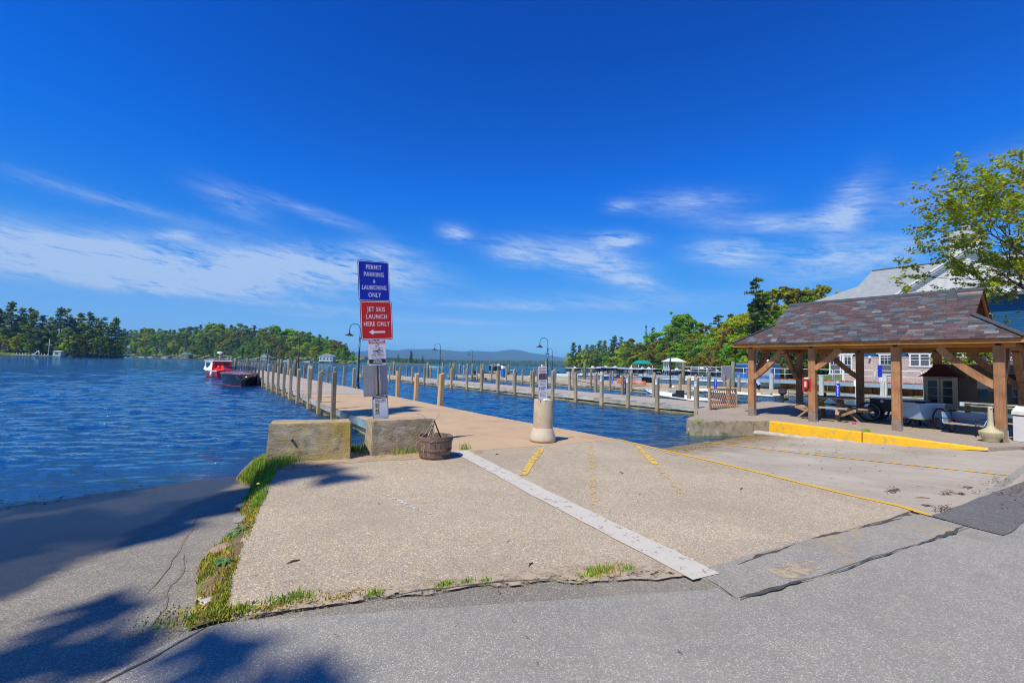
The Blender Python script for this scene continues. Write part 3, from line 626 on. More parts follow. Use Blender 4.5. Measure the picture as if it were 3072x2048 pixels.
for i, y in enumerate(p2y):
    t_ = i in (5, 7, 10)
    has = i < 4
    pl = post(18.50, y, -.02, f'{ORD[i]} ' + ('weathered post with a pale blue sticker' if has else 'weathered post') + ' from shore, near side of the middle dock', 'posts on the near side of the middle dock', None, 1.03 + rng.uniform(-.04, .05), w=1.08)
    if has:
        pl.rotation_euler = (0, 0, 0)
        st = thing('notice_sticker', f'pale blue notice sticker with a blue dot on the {ORD[i]} post of the middle dock', 'sticker', (18.50 - .0955, y, .98), group='stickers on the middle dock posts')
        s1 = obj('sheet', STK, None, st); d1 = obj('dot', DOT, None, st, loc=(-.004, 0, .055), rot=(0, PI / 2, 0))
        st.rotation_euler = (0, 0, 0)
p2b = [12.2, 14.4, 16.7, 19.0, 21.3, 23.8, 28.2, 30.5, 33, 35.6, 38.3, 41, 46, 49, 52.5, 56]
for i, y in enumerate(p2b):
    post(22.45, y, -.05, f'{ORD[i]} weathered post from shore, far side of the middle dock', 'posts on the far side of the middle dock', hs=1.05 + rng.uniform(-.08, .06), lean=0)
for i, y in enumerate([16.5, 18.8, 21.2, 23.6, 26, 28.4, 30.8, 33.2, 36, 38.8, 41.6, 44.8, 48, 51.5, 55]):
    post(31.82, y, -.03, f'{ORD[i]} pale post from the shore on the near side of the third dock', 'posts on the near side of the third dock', hs=1.08 + rng.uniform(-.1, .12), w=1.1)
for i, y in enumerate([17.7, 20.0, 22.6, 27, 29.6, 32.0, 35, 38.0, 41.6, 45, 49, 53, 57]):
    post(36.25, y, -.03, f'{ORD[i]} pale post from the shore behind the tan curb of the third dock', 'posts behind the curb of the third dock', hs=1.12 + rng.uniform(-.1, .1), w=1.1)
M_post_pale = wood('pale_bluish_post', (.36, .38, .36), (.52, .54, .52), 2, .8, .1, 5)
for i, y in enumerate([7.2, 9.0, 11.4, 13.1, 15.6, 17.3, 19.6]):
    post(43.45, y, .0, f'{ORD[i]} pale bluish post under the building deck counted from the right', 'pale posts in front of the rusty sheet wall', M_post_pale, 1.05 if i % 2 else 1.2, w=2.0)
# ------------------------------------------------------------------ round piles
pm = MB().lathe([(.15, -1.2), (.16, .2), (.15, 1.0), (.145, 1.6), (.12, 1.63)], 12).mesh('pile'); pm.materials.append(M_pile)
def pile(x, y, label, group, hs=1.0, lean=0):
    o = bpy.data.objects.new('pile', pm); COL.objects.link(o); o.location = (x, y, 0); o.scale = (1, 1, hs); o.rotation_euler = (R_(rng.gauss(0, 1.0)), R_(lean), rng.random() * 6)
    return setp(o, label, 'pile', group)
for i, (x, y, h) in enumerate([(9.35, 49.8, 1.0), (9.1, 51.6, .95), (9.45, 54.0, 1.02), (9.2, 56.8, 1), (9.5, 60.5, 1), (4.9, 68, 1.02), (5.5, 70.8, 1.05), (6.0, 71.2, 1.0), (7.4, 71.3, 1.05), (12.3, 36.2, 1.0), (9.0, 64.5, 1)]):
    pile(x, y, ['greenish round pile in the pile row beyond the far lamp', 'round pile at the seaward end of the long pier', 'lone round pile standing in the water behind the red sign'][0 if i < 5 or i == 10 else 1 if i < 9 else 2], 'round piles near the end of the long pier' if i != 9 else None, h)
for i, (x, y) in enumerate([(19.9, 59.2), (21.0, 59.3), (22.6, 57.2), (18.1, 57.6), (24.2, 50.5)]):
    pile(x, y, 'round pile standing at the seaward end of the middle dock', 'round piles at the end of the middle dock', 1.05)
for i, (x, y) in enumerate([(31.4, 57), (31.6, 58.6), (31.4, 60.5), (33, 60.3), (34.2, 60.4), (35.6, 60.4), (36.5, 58), (36.6, 55), (36.6, 51), (31.4, 52), (31.4, 49.4), (36.6, 43.0), (36.5, 36.3), (36.5, 24.0)]):
    pile(x, y, 'stout round pile at the outer part of the third dock', 'round piles at the end of the third dock', 1.05 if i < 11 else 1.35)
pile(38.6, 20.6, 'thick pale green pile right of the blue cabin boat', None, 1.5)

PL = [o for o in COL.objects if o.get('category') == 'pile']
for gname, fmt in (('round piles near the end of the long pier', '{} round pile from the left near the end of the long pier'), ('round piles at the end of the middle dock', '{} round pile from the left at the end of the middle dock'), ('round piles at the end of the third dock', '{} round pile from the left along the outer third dock')):
    rank_labels([o for o in PL if o.get('group') == gname], fmt)
# ------------------------------------------------------------------ dock lamps
def lamp(x, y, z, label, h=3.0, s=1.0):
    L = thing('dock_lamp', label, 'lamp', (x, y, z), group='black gooseneck lamps on the docks')
    MB().lathe([(.16, 0), (.16, .03), (.11, .06), (.085, .14), (.085, .30), (.06, .34)], 12).build('base', M_black, L)
    MB().tube([(0, 0, .3), (0, 0, h)], [.052 * s, .045 * s], 10).build('pole', M_black, L)
    pts = [(0, 0, h - .05), (0, 0, h + .42)] + [(-.3 + .3 * math.cos(t), 0, h + .42 + .36 * math.sin(t)) for t in [R_(a) for a in range(15, 181, 15)]] + [(-.6, 0, h + .28)]
    MB().tube(pts, .02 * s, 7).build('gooseneck', M_black, L)
    sh = MB().lathe([(.035, .16), (.05, .10), (.06, .06), (.15, .03), (.24, -.04), (.25, -.06), (.235, -.06), (.14, .01), (.05, .03)], 18, (-.6, 0, h + .12), 0, True, None, False, True).build('lamp_shade', M_black, L)
    MB().lathe([(.0, -.05), (.035, -.04), (.045, 0), (.03, .03)], 10, (-.6, 0, h + .12)).build('bulb', M_white, sh)
    L.rotation_euler = (0, 0, -YAW + .1); return L
lamp(8.44, 26.79, .02, 'nearest gooseneck lamp, rising left behind the red sign on the long pier')
lamp(8.74, 45.14, .02, 'gooseneck lamp halfway out on the long pier among its posts')
lamp(8.77, 63.86, .02, 'gooseneck lamp near the outer end of the long pier')
lamp(22.1, 25.86, -.07, 'tall gooseneck lamp on the middle dock just right of the bollard')
lamp(22.1, 43.2, -.07, 'gooseneck lamp left of the bollard standing behind a tan apron post')
lamp(35.6, 59.0, -.06, 'small distant gooseneck lamp between two docks at the outer end')
lamp(35.6, 40.8, -.06, 'smaller distant lamp seen right behind the tall lamp by the bollard')
bp = thing('steel_pole', 'plain black steel pole on the third dock in front of the white gazebo', 'pole', (35.55, 24.68, -.06))
MB().tube([(0, 0, 0), (0, 0, 2.9)], .055, 10).build('shaft', M_black, bp); MB().tube([(0, 0, 2.2), (0, 0, 2.42)], .08, 10).build('collar', M_black, bp); MB().lathe([(.15, 0), (.15, .04), (.08, .12), (.06, .2)], 10).build('base', M_black, bp)

# ------------------------------------------------------------------ blue upright lettered boards
M_blue = simple('blue_sign_face', (.005, .03, .50), .4, .05); M_letter = simple('white_lettering', (.82, .83, .84), .5, .02)
def vsign(x, y, z0, z1, w, txt, label, yaw=-R_(80), font=.115, post_to=None, faded=None):
    S = thing('upright_sign', label, 'sign', (x, y, 0), yaw)
    MB().box((0, .02, (z0 + z1) / 2), (w, .03, z1 - z0)).build('sign_board', faded or M_blue, S)
    n = len(txt); hgt = (z1 - z0) * .93 / n
    for i, ch in enumerate(txt):
        if ch != ' ': text('lettering', ch, hgt * 1.0, M_letter, S, (0, .002, z1 - (z1 - z0) * .035 - hgt * (i + .5)), .012)
    return S
vsign(22.75, 19.0, -.02, 1.02, .17, '60MINLIMIT', 'blue upright board reading 60 MIN LIMIT on the middle dock')
vsign(31.55, 27.9, .2, .95, .15, 'PARKING', 'small blue upright lettered board on the third dock left of the moored boats')
vsign(31.6, 18.15, -.0, .98, .18, '60MINLIMIT', 'blue upright board reading 60 MIN LIMIT left of the lattice panel')
# ------------------------------------------------------------------ concrete blocks
def block_mat(name, lichen, amt):
    t = NT(name); v = t.map('Object'); n = t.noise(v, 5, 8, .7); n2 = t.noise(v, 1.5, 5, .6, .6); n3 = t.noise(v, 2.1, 6, .65, 1.2)
    c = t.ramp(n, [(.3, (.24, .195, .13)), (.55, (.44, .37, .26)), (.75, (.60, .53, .40))])
    c = t.mix(t.ramp(n2, [(amt - .1, (0, 0, 0)), (amt + .16, (.85, .85, .85))]), c, t.mix(n, tuple(x * .6 for x in lichen), tuple(x * 1.3 for x in lichen)))
    c = t.mix(t.ramp(n3, [(.56, (0, 0, 0)), (.7, (1, 1, 1))]), c, (.10, .09, .075))
    vo = t.n('ShaderNodeTexVoronoi', {'Vector': v, 'Scale': 42.0}).outputs['Distance']
    h = t.math('ADD', t.math('MULTIPLY', n, .9), t.math('MULTIPLY', vo, .25))
    t.bsdf(c, .92, 0, t.bump(h, .9, .02), .2); return t.m
def block(loc, rz, L, W_, H_, mat, label, seed):
    bm = bmesh.new(); bmesh.ops.create_cube(bm, size=1)
    for v in bm.verts: v.co = Vector((v.co.x * L * (1 if v.co.z < 0 else .965), v.co.y * W_ * (1 if v.co.z < 0 else .9), (v.co.z + .5) * H_ - .02))
    bmesh.ops.subdivide_edges(bm, edges=bm.edges[:], cuts=9, use_grid_fill=True)
    bmesh.ops.bevel(bm, geom=[e for e in bm.edges if len(e.link_faces) == 2 and e.calc_face_angle(0) > .8], offset=.015, segments=2, affect='EDGES')
    for v in bm.verts:
        p = v.co * 7 + Vector((seed, 0, 0)); d = mnoise.noise(p) * .008 + mnoise.noise(p * 3.1) * .004
        v.co += Vector((1 if v.co.x > 0 else -1, (1 if v.co.y > 0 else -1), .6)) * d
        if v.co.z > H_ * .9: v.co.z -= .012 * abs(mnoise.noise(p * .6))
    me = bpy.data.meshes.new('concrete_block'); bm.to_mesh(me); bm.free(); me.materials.append(mat)
    b = obj('concrete_block', me, None, loc=loc, rot=(0, 0, rz)); return setp(b, label, 'block', 'concrete blocks at the end of the slab')
b1 = block((1.80, 8.02, .015), R_(-14), 1.24, .58, .605, block_mat('lichen_concrete', (.44, .31, .045), .48), 'left concrete block, covered with yellow lichen and dark stains', 1)
MB().tube([(-.26, -.315, .33), (-.26, -.27, .33)], .018, 8).build('lifting_hole', M_dark, b1)
b2 = block((3.27, 7.84, .015), R_(-3), 1.16, .46, .60, block_mat('plain_concrete', (.40, .28, .12), .50), 'right brownish concrete block below the sign poles', 5)
# ------------------------------------------------------------------ half barrel planter with a dead vine
M_stave = wood('old_barrel_oak', (.13, .095, .07), (.27, .20, .15), 2, .8, .2, 6); M_hoop = simple('rusty_hoop', (.13, .065, .05), .75, .3, 8, .3, 40)
pl = thing('barrel_planter', 'half oak barrel planter with rusty hoops in front of the right concrete block', 'planter', (3.57, 7.06, .012))
NS = 22
for i in range(NS):
    a0, a1 = 2 * PI * i / NS + .012, 2 * PI * (i + 1) / NS - .012; vs = []
    tz = .37 + rng.uniform(-.006, .004)
    for z, r in ((0, .245), (.12, .272), (.26, .29), (tz, .296)):
        for a, rr in ((a0, r), (a1, r), (a1, r - .028), (a0, r - .028)): vs.append((rr * math.cos(a), rr * math.sin(a), z))
    fs = [(k * 4 + j, k * 4 + (j + 1) % 4, (k + 1) * 4 + (j + 1) % 4, (k + 1) * 4 + j) for k in range(3) for j in range(4)] + [(3, 2, 1, 0), (12, 13, 14, 15)]
    MB().add(vs, fs).build('stave', M_stave, pl)
for z, r in ((.045, .258), (.155, .281), (.315, .2965)):
    MB().lathe([(r, z - .022), (r + .004, z + .022), (r - .008, z + .022), (r - .012, z - .022)], 40, capb=False, capt=False).build('hoop', M_hoop, pl)
MB().lathe([(.0, .28), (.15, .285), (.265, .27)], 20, capb=False, capt=False).build('soil', simple('potting_soil', (.23, .14, .075), .95, .3, 12, .6, 50), pl)
M_twig = simple('dead_twig', (.36, .30, .23), .8, .2, 12); dv = thing('dead_vine', 'bare dead vine with a dark stake leaning out of the barrel planter', 'plant', (3.54, 7.06, .30))
MB().tube([(.16, .02, 0), (.02, .05, .33)], .011, 6).build('stake', M_dark, dv)
tw = [[(.02, .05, .33), (-.04, 0, .31), (-.16, -.02, .36), (-.24, 0, .45), (-.36, .02, .47)], [(.02, .05, .33), (.05, .02, .37), (.09, .02, .40), (.10, .0, .47)], [(.02, .05, .33), (-.06, .0, .2), (-.15, -.08, .05), (-.24, -.15, -.1), (-.28, -.2, -.24)],
      [(.02, .04, .32), (-.1, -.02, .12), (-.2, -.12, -.05), (-.33, -.14, -.16)], [(.02, .05, .33), (-.02, .02, .16), (-.1, -.05, .03), (-.17, -.2, .0), (-.15, -.3, .05)], [(.02, .05, .33), (-.08, .02, .22), (-.2, 0, .08), (-.34, -.05, -.04), (-.40, -.1, -.12)], [(.0, .04, .3), (-.05, -.1, .05), (-.03, -.25, -.03), (.02, -.30, -.2)]]
for t_ in tw:
    q = []
    for i in range(len(t_) - 1):
        for j in range(4): q.append(Vector(t_[i]).lerp(Vector(t_[i + 1]), j / 4) + Vector((rng.gauss(0, .005), rng.gauss(0, .005), rng.gauss(0, .005))))
    MB().tube(q, [.0075 * (1 - .55 * i / len(q)) for i in range(len(q))], 5).build('twig', M_twig, dv)
# ------------------------------------------------------------------ concrete bollard and its notice
bo = thing('bollard', 'round tan concrete bollard with a flared foot at the edge of the apron', 'bollard', (6.28, 7.45, .022))
M_bol = simple('tan_bollard_concrete', (.47, .38, .27), .88, .10, 6, .3, 70, dirt=(.40, .32, .22), dirts=4)
MB().lathe([(.205, .28), (.203, .86), (.195, .875), (0.0, .875)], 36, capb=False, capt=False).build('shaft', M_bol, bo)
MB().lathe([(.268, 0), (.272, .05), (.268, .10), (.245, .17), (.222, .25), (.2055, .285)], 36, capt=False).build('flared_foot', simple('light_bollard_concrete', (.56, .48, .36), .88, .08, 5, .25, 70, dirt=(.46, .38, .27), dirts=5), bo)
MB().add([(-.11, -.19, .875), (.05, -.20, .875), (.0, -.08, .875), (-.13, -.06, .875), (-.09, -.17, .895), (.02, -.18, .89), (-.01, -.10, .90), (-.11, -.09, .895)], [(0, 1, 5, 4), (1, 2, 6, 5), (2, 3, 7, 6), (3, 0, 4, 7), (4, 5, 6, 7)]).build('mortar', M_white, bo)
def rrect(w, h, r, n=4):
    P = []
    for cx, cy, a in ((w / 2 - r, h / 2 - r, 0), (-w / 2 + r, h / 2 - r, 90), (-w / 2 + r, -h / 2 + r, 180), (w / 2 - r, -h / 2 + r, 270)):
        for i in range(n + 1): t = R_(a + 90 * i / n); P.append((cx + r * math.cos(t), cy + r * math.sin(t)))
    return P
def plate(name, w, h, mat, parent, loc, r=.03, th=.003, rot=(0, 0, 0), label=None):
    return MB().prism(rrect(w, h, r), 0, th, 'y').build(name, mat, parent, label, loc=loc, rot=rot)
def border(w, h, r, t, mat, parent, y=-.001):
    a = rrect(w, h, r); b = rrect(w - 2 * t, h - 2 * t, max(.004, r - t)); n = len(a)
    MB().add([(p[0], y, p[1]) for p in a] + [(p[0], y, p[1]) for p in b], [(i, (i + 1) % n, n + (i + 1) % n, n + i) for i in range(n)]).build('border', mat, parent)
M_red = simple('red_sign_face', (.62, .012, .010), .38, .05, 3, .0); M_bluef = simple('blue_sign_sheeting', (.004, .02, .42), .38, .05, 3, .0)
M_signw = simple('white_sign_sheeting', (.78, .79, .80), .4, .03, 3, .0); M_ink = simple('black_ink', (.03, .03, .035), .5, .1); M_redink = simple('faded_red_ink', (.62, .10, .08), .5, .15, 30)
M_blk_sign = simple('dark_sign_edge', (.012, .015, .04), .5); M_alu = simple('aluminium_sign_back', (.36, .345, .36), .5, .10, 4, .05, 30, metal=.25); M_faint = simple('faint_print', (.36, .37, .40), .6, .2, 60)
def lines(parent, x, z, w, n, dz, h, mat, y=-.0012, r=random.Random(3), seg=4):
    """rows of small print, too small to read"""
    mb = MB()
    for i in range(n):
        a = x - w / 2 + r.uniform(0, w * .1); end = x + w / 2 - r.uniform(0, w * .1)
        while a < end - .005:
            l = r.uniform(.012, .035) * w / .18; b = min(end, a + l); mb.quad((a, y, z - i * dz), (b, y, z - i * dz), (b, y, z - i * dz + h), (a, y, z - i * dz + h)); a = b + .005
    return mb.build('fine_print', mat, parent)
# ---- sign poles
sp = thing('signpost', 'pair of leaning steel sign poles behind the right block carrying five signs', 'signpost', (3.08, 8.3, .0), rot=(0, R_(-4.6), 0))
for x in (-.035, .035): MB().tube([(x, 0, -.1), (x * .9, 0, 3.25 if x < 0 else 2.9)], .024, 8).build('pole', M_galv, sp)
def LX(x, z): return (x - 3.08) * math.cos(R_(4.6)) + z * math.sin(R_(4.6)), (z) * math.cos(R_(4.6)) - (x - 3.08) * math.sin(R_(4.6))
def sg(x, z): a, b = LX(x, z); return a, b
X_, Z_ = sg(2.815, 3.083)
s1 = plate('sign_panel', .585, .745, M_blk_sign, sp, (X_, -.047, Z_), .045, label='blue sign reading PERMIT PARKING and LAUNCHING ONLY'); MB().prism(rrect(.571, .731, .04), -.0035, -.001, 'y').build('face', M_bluef, s1); border(.565, .725, .04, .009, M_signw, s1, -.0042)
for i, (tx, sz, sx_) in enumerate([('PERMIT', .118, .86), ('PARKING', .118, .86), ('&', .09, .9), ('LAUNCHING', .118, .76), ('ONLY', .118, .86)]):
    text('lettering', tx, sz, M_letter, s1, (.0, -.005, [.25, .118, -.005, -.125, -.26][i]), .003, sx_ * .82, 1.12)
X_, Z_ = sg(2.895, 2.363)
s2 = plate('sign_panel', .60, .715, simple('dark_red_edge', (.25, .01, .02), .5), sp, (X_, -.047, Z_), .045, label='red sign reading JET SKIS LAUNCH HERE ONLY with an arrow'); MB().prism(rrect(.586, .701, .04), -.0035, -.001, 'y').build('face', M_red, s2); border(.576, .691, .04, .011, M_signw, s2, -.0042)
for i, (tx, sx_) in enumerate([('JET SKIS', .86), ('LAUNCH', .92), ('HERE ONLY', .84)]): text('lettering', tx, .122, M_letter, s2, (.0, -.005, [.20, .065, -.07][i]), .003, sx_ * .84, 1.10)
MB().prism([(-.155, -.215), (-.07, -.165), (-.07, -.198), (.15, -.198), (.15, -.232), (-.07, -.232), (-.07, -.265)], -.0055, -.004, 'y').build('arrow', M_letter, s2)
for z in (.30, -.31): MB().tube([(0, -.004, z), (0, -.009, z)], .007, 6).build('bolt', M_ink, s2)
X_, Z_ = sg(2.93, 1.765)
s3 = plate('sign_panel', .325, .455, M_signw, sp, (X_, -.045, Z_), .012, label='white sign reading CAUTION DIVER BELOW')
MB().box((0, -.002, .203), (.31, .0016, .046)).build('print_band', M_redink, s3); text('lettering', 'CAUTION', .058, M_letter, s3, (0, -.004, .203), .008, .95)
MB().prism([(-.035, .125), (.035, .125), (.035, .165), (-.035, .165)], -.003, -.001, 'y').build('flag_print', M_redink, s3); MB().prism([(-.035, .16), (-.035, .148), (.022, .125), (.035, .125), (.035, .133), (-.018, .165)], -.004, -.0035, 'y').build('flag_stripe', M_letter, s3)
lines(s3, 0, .085, .25, 1, .02, .005, M_ink)
MB().add([], []).tube([(-.085, -.003, .02), (-.06, -.003, .05), (-.03, -.003, .042), (.0, -.003, .04), (.03, -.003, .052), (.11, -.003, .042)], [.005, .006, .008, .012, .007, .003], 5).tube([(.0, -.003, .04), (.015, -.003, .015), (.045, -.003, .002)], [.008, .006, .004], 5).lathe([(.0, -.011), (.011, 0), (0, .011)], 8, (.04, -.003, .068)).build('diver_symbol', M_ink, s3)
text('lettering', 'DIVER BELOW', .046, M_redink, s3, (0, -.004, -.035), .006, .85); text('lettering', 'STAY 150\' AWAY', .032, M_faint, s3, (0, -.004, -.088), .0, .9)
MB().box((0, -.002, -.152), (.31, .0016, .075)).build('print_band', M_ink, s3); text('lettering', 'N.H. LAW', .034, M_letter, s3, (0, -.004, -.135), .03, .95); text('lettering', 'NH RSA 270', .034, M_letter, s3, (0, -.004, -.168), .03, .95); lines(s3, 0, -.212, .24, 1, .02, .009, M_ink)
plate('sign_panel', .12, .30, M_blk_sign, sp, (X_ + .115, .045, Z_ + .06), .02, label='dark edge of a sign that faces the lake')
X_, Z_ = sg(2.945, 1.26)
s4 = plate('sign_panel', .46, .585, M_alu, sp, (X_, .028, Z_), .02, label='bare grey back of a sign that faces the lake')
X_, Z_ = sg(3.035, .765)
s5 = plate('sign_panel', .30, .445, M_blk_sign, sp, (X_, -.040, Z_), .03, label='white sign reading LAKE WINNIPESAUKEE SPEED LIMIT 25 and 45'); MB().prism(rrect(.292, .437, .028), -.0035, -.001, 'y').build('face', M_signw, s5); border(.28, .425, .025, .005, M_ink, s5, -.0042)
MB().prism([(-.137, .165), (.137, .165), (.137, .195), (.12, .209), (-.12, .209), (-.137, .195)], -.0052, -.0038, 'y').build('print_band', M_ink, s5); text('lettering', 'LAKE WINNIPESAUKEE', .024, M_letter, s5, (0, -.0068, .186), .02, .92)
text('lettering', 'SPEED LIMIT', .044, M_redink, s5, (0, -.006, .13), .004, .86); MB().box((0, -.005, .1), (.21, .001, .003)).build('rule', M_redink, s5)
for z, nn in ((.04, '25'), (-.065, '45')):
    MB().box((-.065, -.0045, z), (.095, .001, .09)).build('number_box', simple('pale_yellow_print', (.72, .68, .38), .5), s5); text('lettering', nn, .074, M_ink, s5, (-.065, -.007, z + .012), .0, .95); text('lettering', 'MPH', .022, M_ink, s5, (-.065, -.007, z - .033), .0, 1.2, 1.2)
    lines(s5, .065, z + .015, .10, 2 if nn == '25' else 1, .018, .006, M_faint)
# ---- notice on the bollard
bn = thing('notice_board', 'narrow white CLEAN BOATS and CLEAN WATERS notice standing on the concrete bollard', 'sign', (6.165, 7.33, .895), rot=(R_(2), R_(-4.0), R_(-3)))
plate('board', .235, .71, M_alu, bn, (0, 0, .355), .028, .006); MB().prism([(x, z + .355) for x, z in rrect(.222, .697, .024)], -.003, -.001, 'y').build('face', M_signw, bn); border(.0, .0, .0, .0, M_ink, bn) if False else None
text('lettering', 'CLEAN BOATS', .030, M_redink, bn, (0, -.005, .662), .02, .95); text('lettering', '&', .026, M_redink, bn, (0, -.005, .634), .02); text('lettering', 'CLEAN WATERS', .030, M_redink, bn, (0, -.005, .608), .02, .90)
lines(bn, 0, .575, .16, 2, .022, .007, M_ink, -.0042)
for i, x in enumerate((-.068, 0, .068)): MB().box((x, -.0042, .487), (.066, .001, .12)).build('print_block', simple('maroon_print', (.07, .022, .03), .5, .3, 50), bn); lines(bn, x, .525, .045, 6, .017, .004, M_signw, -.0058)
lines(bn, 0, .395, .17, 4, .028, .007, M_ink, -.0042); lines(bn, 0, .155, .18, 4, .024, .006, M_ink, -.0042); lines(bn, .03, .055, .12, 3, .016, .005, M_faint, -.0042)
MB().tube([(-.085, -.004, .27), (-.05, -.004, .262), (-.02, -.004, .272), (.07, -.004, .275), (.075, -.004, .25), (.04, -.004, .24), (-.04, -.004, .24), (-.05, -.004, .262)], .003, 5).tube([(-.095, -.004, .285), (-.09, -.004, .25), (-.085, -.004, .21)], .004, 5).tube([(-.06, -.004, .24), (-.05, -.004, .215), (-.03, -.004, .235), (-.01, -.004, .215), (.02, -.004, .235), (.03, -.004, .205)], .0025, 5).build('fish_drawing', M_ink, bn)
# ------------------------------------------------------------------ timber pavilion with a slate roof
M_tim = wood('red_brown_timber', (.21, .09, .042), (.47, .25, .125), 2, .7, .10, 6, stain=(.22, .10, .045), bump=.5)
M_timy = wood('red_brown_timber_along', (.28, .10, .025), (.54, .25, .07), 1, .7, .08, 6, bump=.4)
M_timf = wood('foot_timber', (.17, .13, .10), (.33, .25, .19), 2, .85, .1, 6, bump=.5)
M_iron = simple('dark_iron', (.03, .03, .035), .5, .1, 9, .1, 30, metal=.5)
pv = thing('pavilion', 'open timber pavilion with a purple and grey slate roof on the waterfront pad', 'pavilion', (18.15, 5.0, 0)); ox, oy = 18.15, 5.0
FY = [8.0, 6.1, 4.0, 2.0]; XF, XB = 16.3, 20.0
def tpost(x, y, w=.20, top=2.42):
    z0 = pad_z(x) ; zc = .32 if x < 17 else .0
    if zc: MB().box((0, 0, zc / 2 + .01), (w, w, zc), bev=.008).build('post_foot', M_timf, pv, loc=(x - ox, y - oy, z0))
    MB().box((0, 0, (top - z0 - zc) / 2), (w, w, top - z0 - zc - .001), bev=.008).build('post', M_tim, pv, loc=(x - ox, y - oy, z0 + zc + .011))
    MB().box((0, -w / 2 - .006, .14), (w * .8, .008, .28)).box((0, w / 2 + .006, .14), (w * .8, .008, .28)).box((0, 0, .004), (w + .05, w + .05, .008)).build('steel_shoe', M_galv, pv, loc=(x - ox, y - oy, z0 + .004))
    MB().box((-w / 2 - .012, 0, 0), (.02, .10, .05)).build('iron_plate', M_iron, pv, loc=(x - ox, y - oy, top + .0))
for y in FY: tpost(XF, y)
for y in (7.95, 5.95, 3.85, 2.0): tpost(XB, y, .20)
# plates (long beams)
for x in (XF, XB):
    MB().box((0, 0, 0), (.19, 6.55, .20), bev=.006).build('long_beam', M_timy, pv, loc=(x - ox, 0, 2.47))
for y in (8.0, 2.0):
    MB().box((0, 0, 0), (3.5, .18, .20), bev=.006).build('cross_beam', wood('timber_across', (.24, .085, .02), (.50, .225, .07), 0, .7, .08, 6), pv, loc=(0, y - oy, 2.47))
for y in (6.1, 4.0): MB().box((0, 0, 0), (3.5, .15, .18)).build('tie_beam', M_tim, pv, loc=(0, y - oy, 2.66))
# curved braces
def brace(p0, p1, sag, w=.15, h=.17):
    a = Vector(p0); b = Vector(p1); mid = (a + b) / 2 + Vector(sag); N = 8; mb = MB(); vs = []
    ax = Vector((1, 0, 0)) if abs((b - a).x) < .01 else Vector((0, 1, 0))
    for i in range(N + 1):
        t = i / N; p = a * (1 - t) ** 2 + mid * 2 * t * (1 - t) + b * t * t; d = ((mid - a) * (1 - t) + (b - mid) * t).normalized(); n = d.cross(ax)
        for su, sv_ in ((-1, -1), (1, -1), (1, 1), (-1, 1)): vs.append(p + ax * (su * w / 2) + n * (sv_ * h / 2))
    mb.add(vs, [(i * 4 + k, i * 4 + (k + 1) % 4, (i + 1) * 4 + (k + 1) % 4, (i + 1) * 4 + k) for i in range(N) for k in range(4)] + [(3, 2, 1, 0), (N * 4, N * 4 + 1, N * 4 + 2, N * 4 + 3)])
    mb.build('brace', M_tim, pv)
for x in (XF, XB):
    bx = x - ox
    brace((bx, 7.93 - oy, 1.40), (bx, 7.0 - oy, 2.37), (0, -.06, -.10)); brace((bx, 2.07 - oy, 1.40), (bx, 3.1 - oy, 2.37), (0, .06, -.10))
brace((XF - ox, 6.02 - oy, 1.75), (XF - ox, 5.35 - oy, 2.37), (0, -.04, -.06), h=.15); brace((XB - ox, 6.03 - oy, 1.5), (XB - ox, 6.9 - oy, 2.37), (0, .05, -.08), h=.15)
for y in (8.0, 2.0):
    brace((XF - ox + .08, y - oy, 1.4), (XF - ox + 1.1, y - oy, 2.37), (.06, 0, -.1)); brace((XB - ox - .08, y - oy, 1.4), (XB - ox - 1.1, y - oy, 2.37), (-.06, 0, -.1))
# roof planes
XE0, XE1, YE0, YE1, ZE, XR, ZR = 15.86, 20.44, 1.50, 8.50, 2.57, 18.15, 4.09
YK0, YK1, ZK = 2.52, 7.48, 3.24
slope = (ZR - ZE) / (XR - XE0)
xk0 = XE0 + (ZK - ZE) / slope; xk1 = XE1 - (ZK - ZE) / slope
def P_(x, y, z): return (x - ox, y - oy, z)
M_board = wood('roof_boarding', (.14, .07, .03), (.30, .16, .075), 1, .8, .05, 3)
sh = MB(); th = .035
def slabpoly(pts, t=th):
    n = len(pts); a = [P_(*p) for p in pts]; b = [P_(p[0], p[1], p[2] - t) for p in pts]
    sh.add(a + b, [tuple(range(n)), tuple(reversed(range(n, 2 * n)))] + [(i, n + i, n + (i + 1) % n, (i + 1) % n) for i in range(n)])
slabpoly([(XE0, YE0, ZE), (XE0, YE1, ZE), (xk0, YK1, ZK), (XR, YK1, ZR), (XR, YK0, ZR), (xk0, YK0, ZK)])
slabpoly([(XE1, YE1, ZE), (XE1, YE0, ZE), (xk1, YK0, ZK), (XR, YK0, ZR), (XR, YK1, ZR), (xk1, YK1, ZK)])
slabpoly([(XE0, YE1, ZE - .002), (XE1, YE1, ZE - .002), (xk1, YK1 - .1, ZK), (xk0, YK1 - .1, ZK)]); slabpoly([(XE1, YE0, ZE - .002), (XE0, YE0, ZE - .002), (xk0, YK0 + .1, ZK), (xk1, YK0 + .1, ZK)])
roof = sh.build('roof', M_board, pv)
for y, s in ((YK1 - .22, 1), (YK0 + .22, -1)):
    MB().prism([(xk0 - ox + .1, ZK - .02), (xk1 - ox - .1, ZK - .02), (0, ZR - .12)], y - oy, y - oy + .03, 'y').build('gable_board', M_board, roof)
for y in (YK0 + .03, YK1 - .03):   # barge rafters at the two gablets
    for xa, xb in ((xk0, XR), (xk1, XR)): MB().bar(P_(xa, y, ZK - .08), P_(xb, y, ZR - .08), .04, .09).build('barge_board', M_timy, roof)
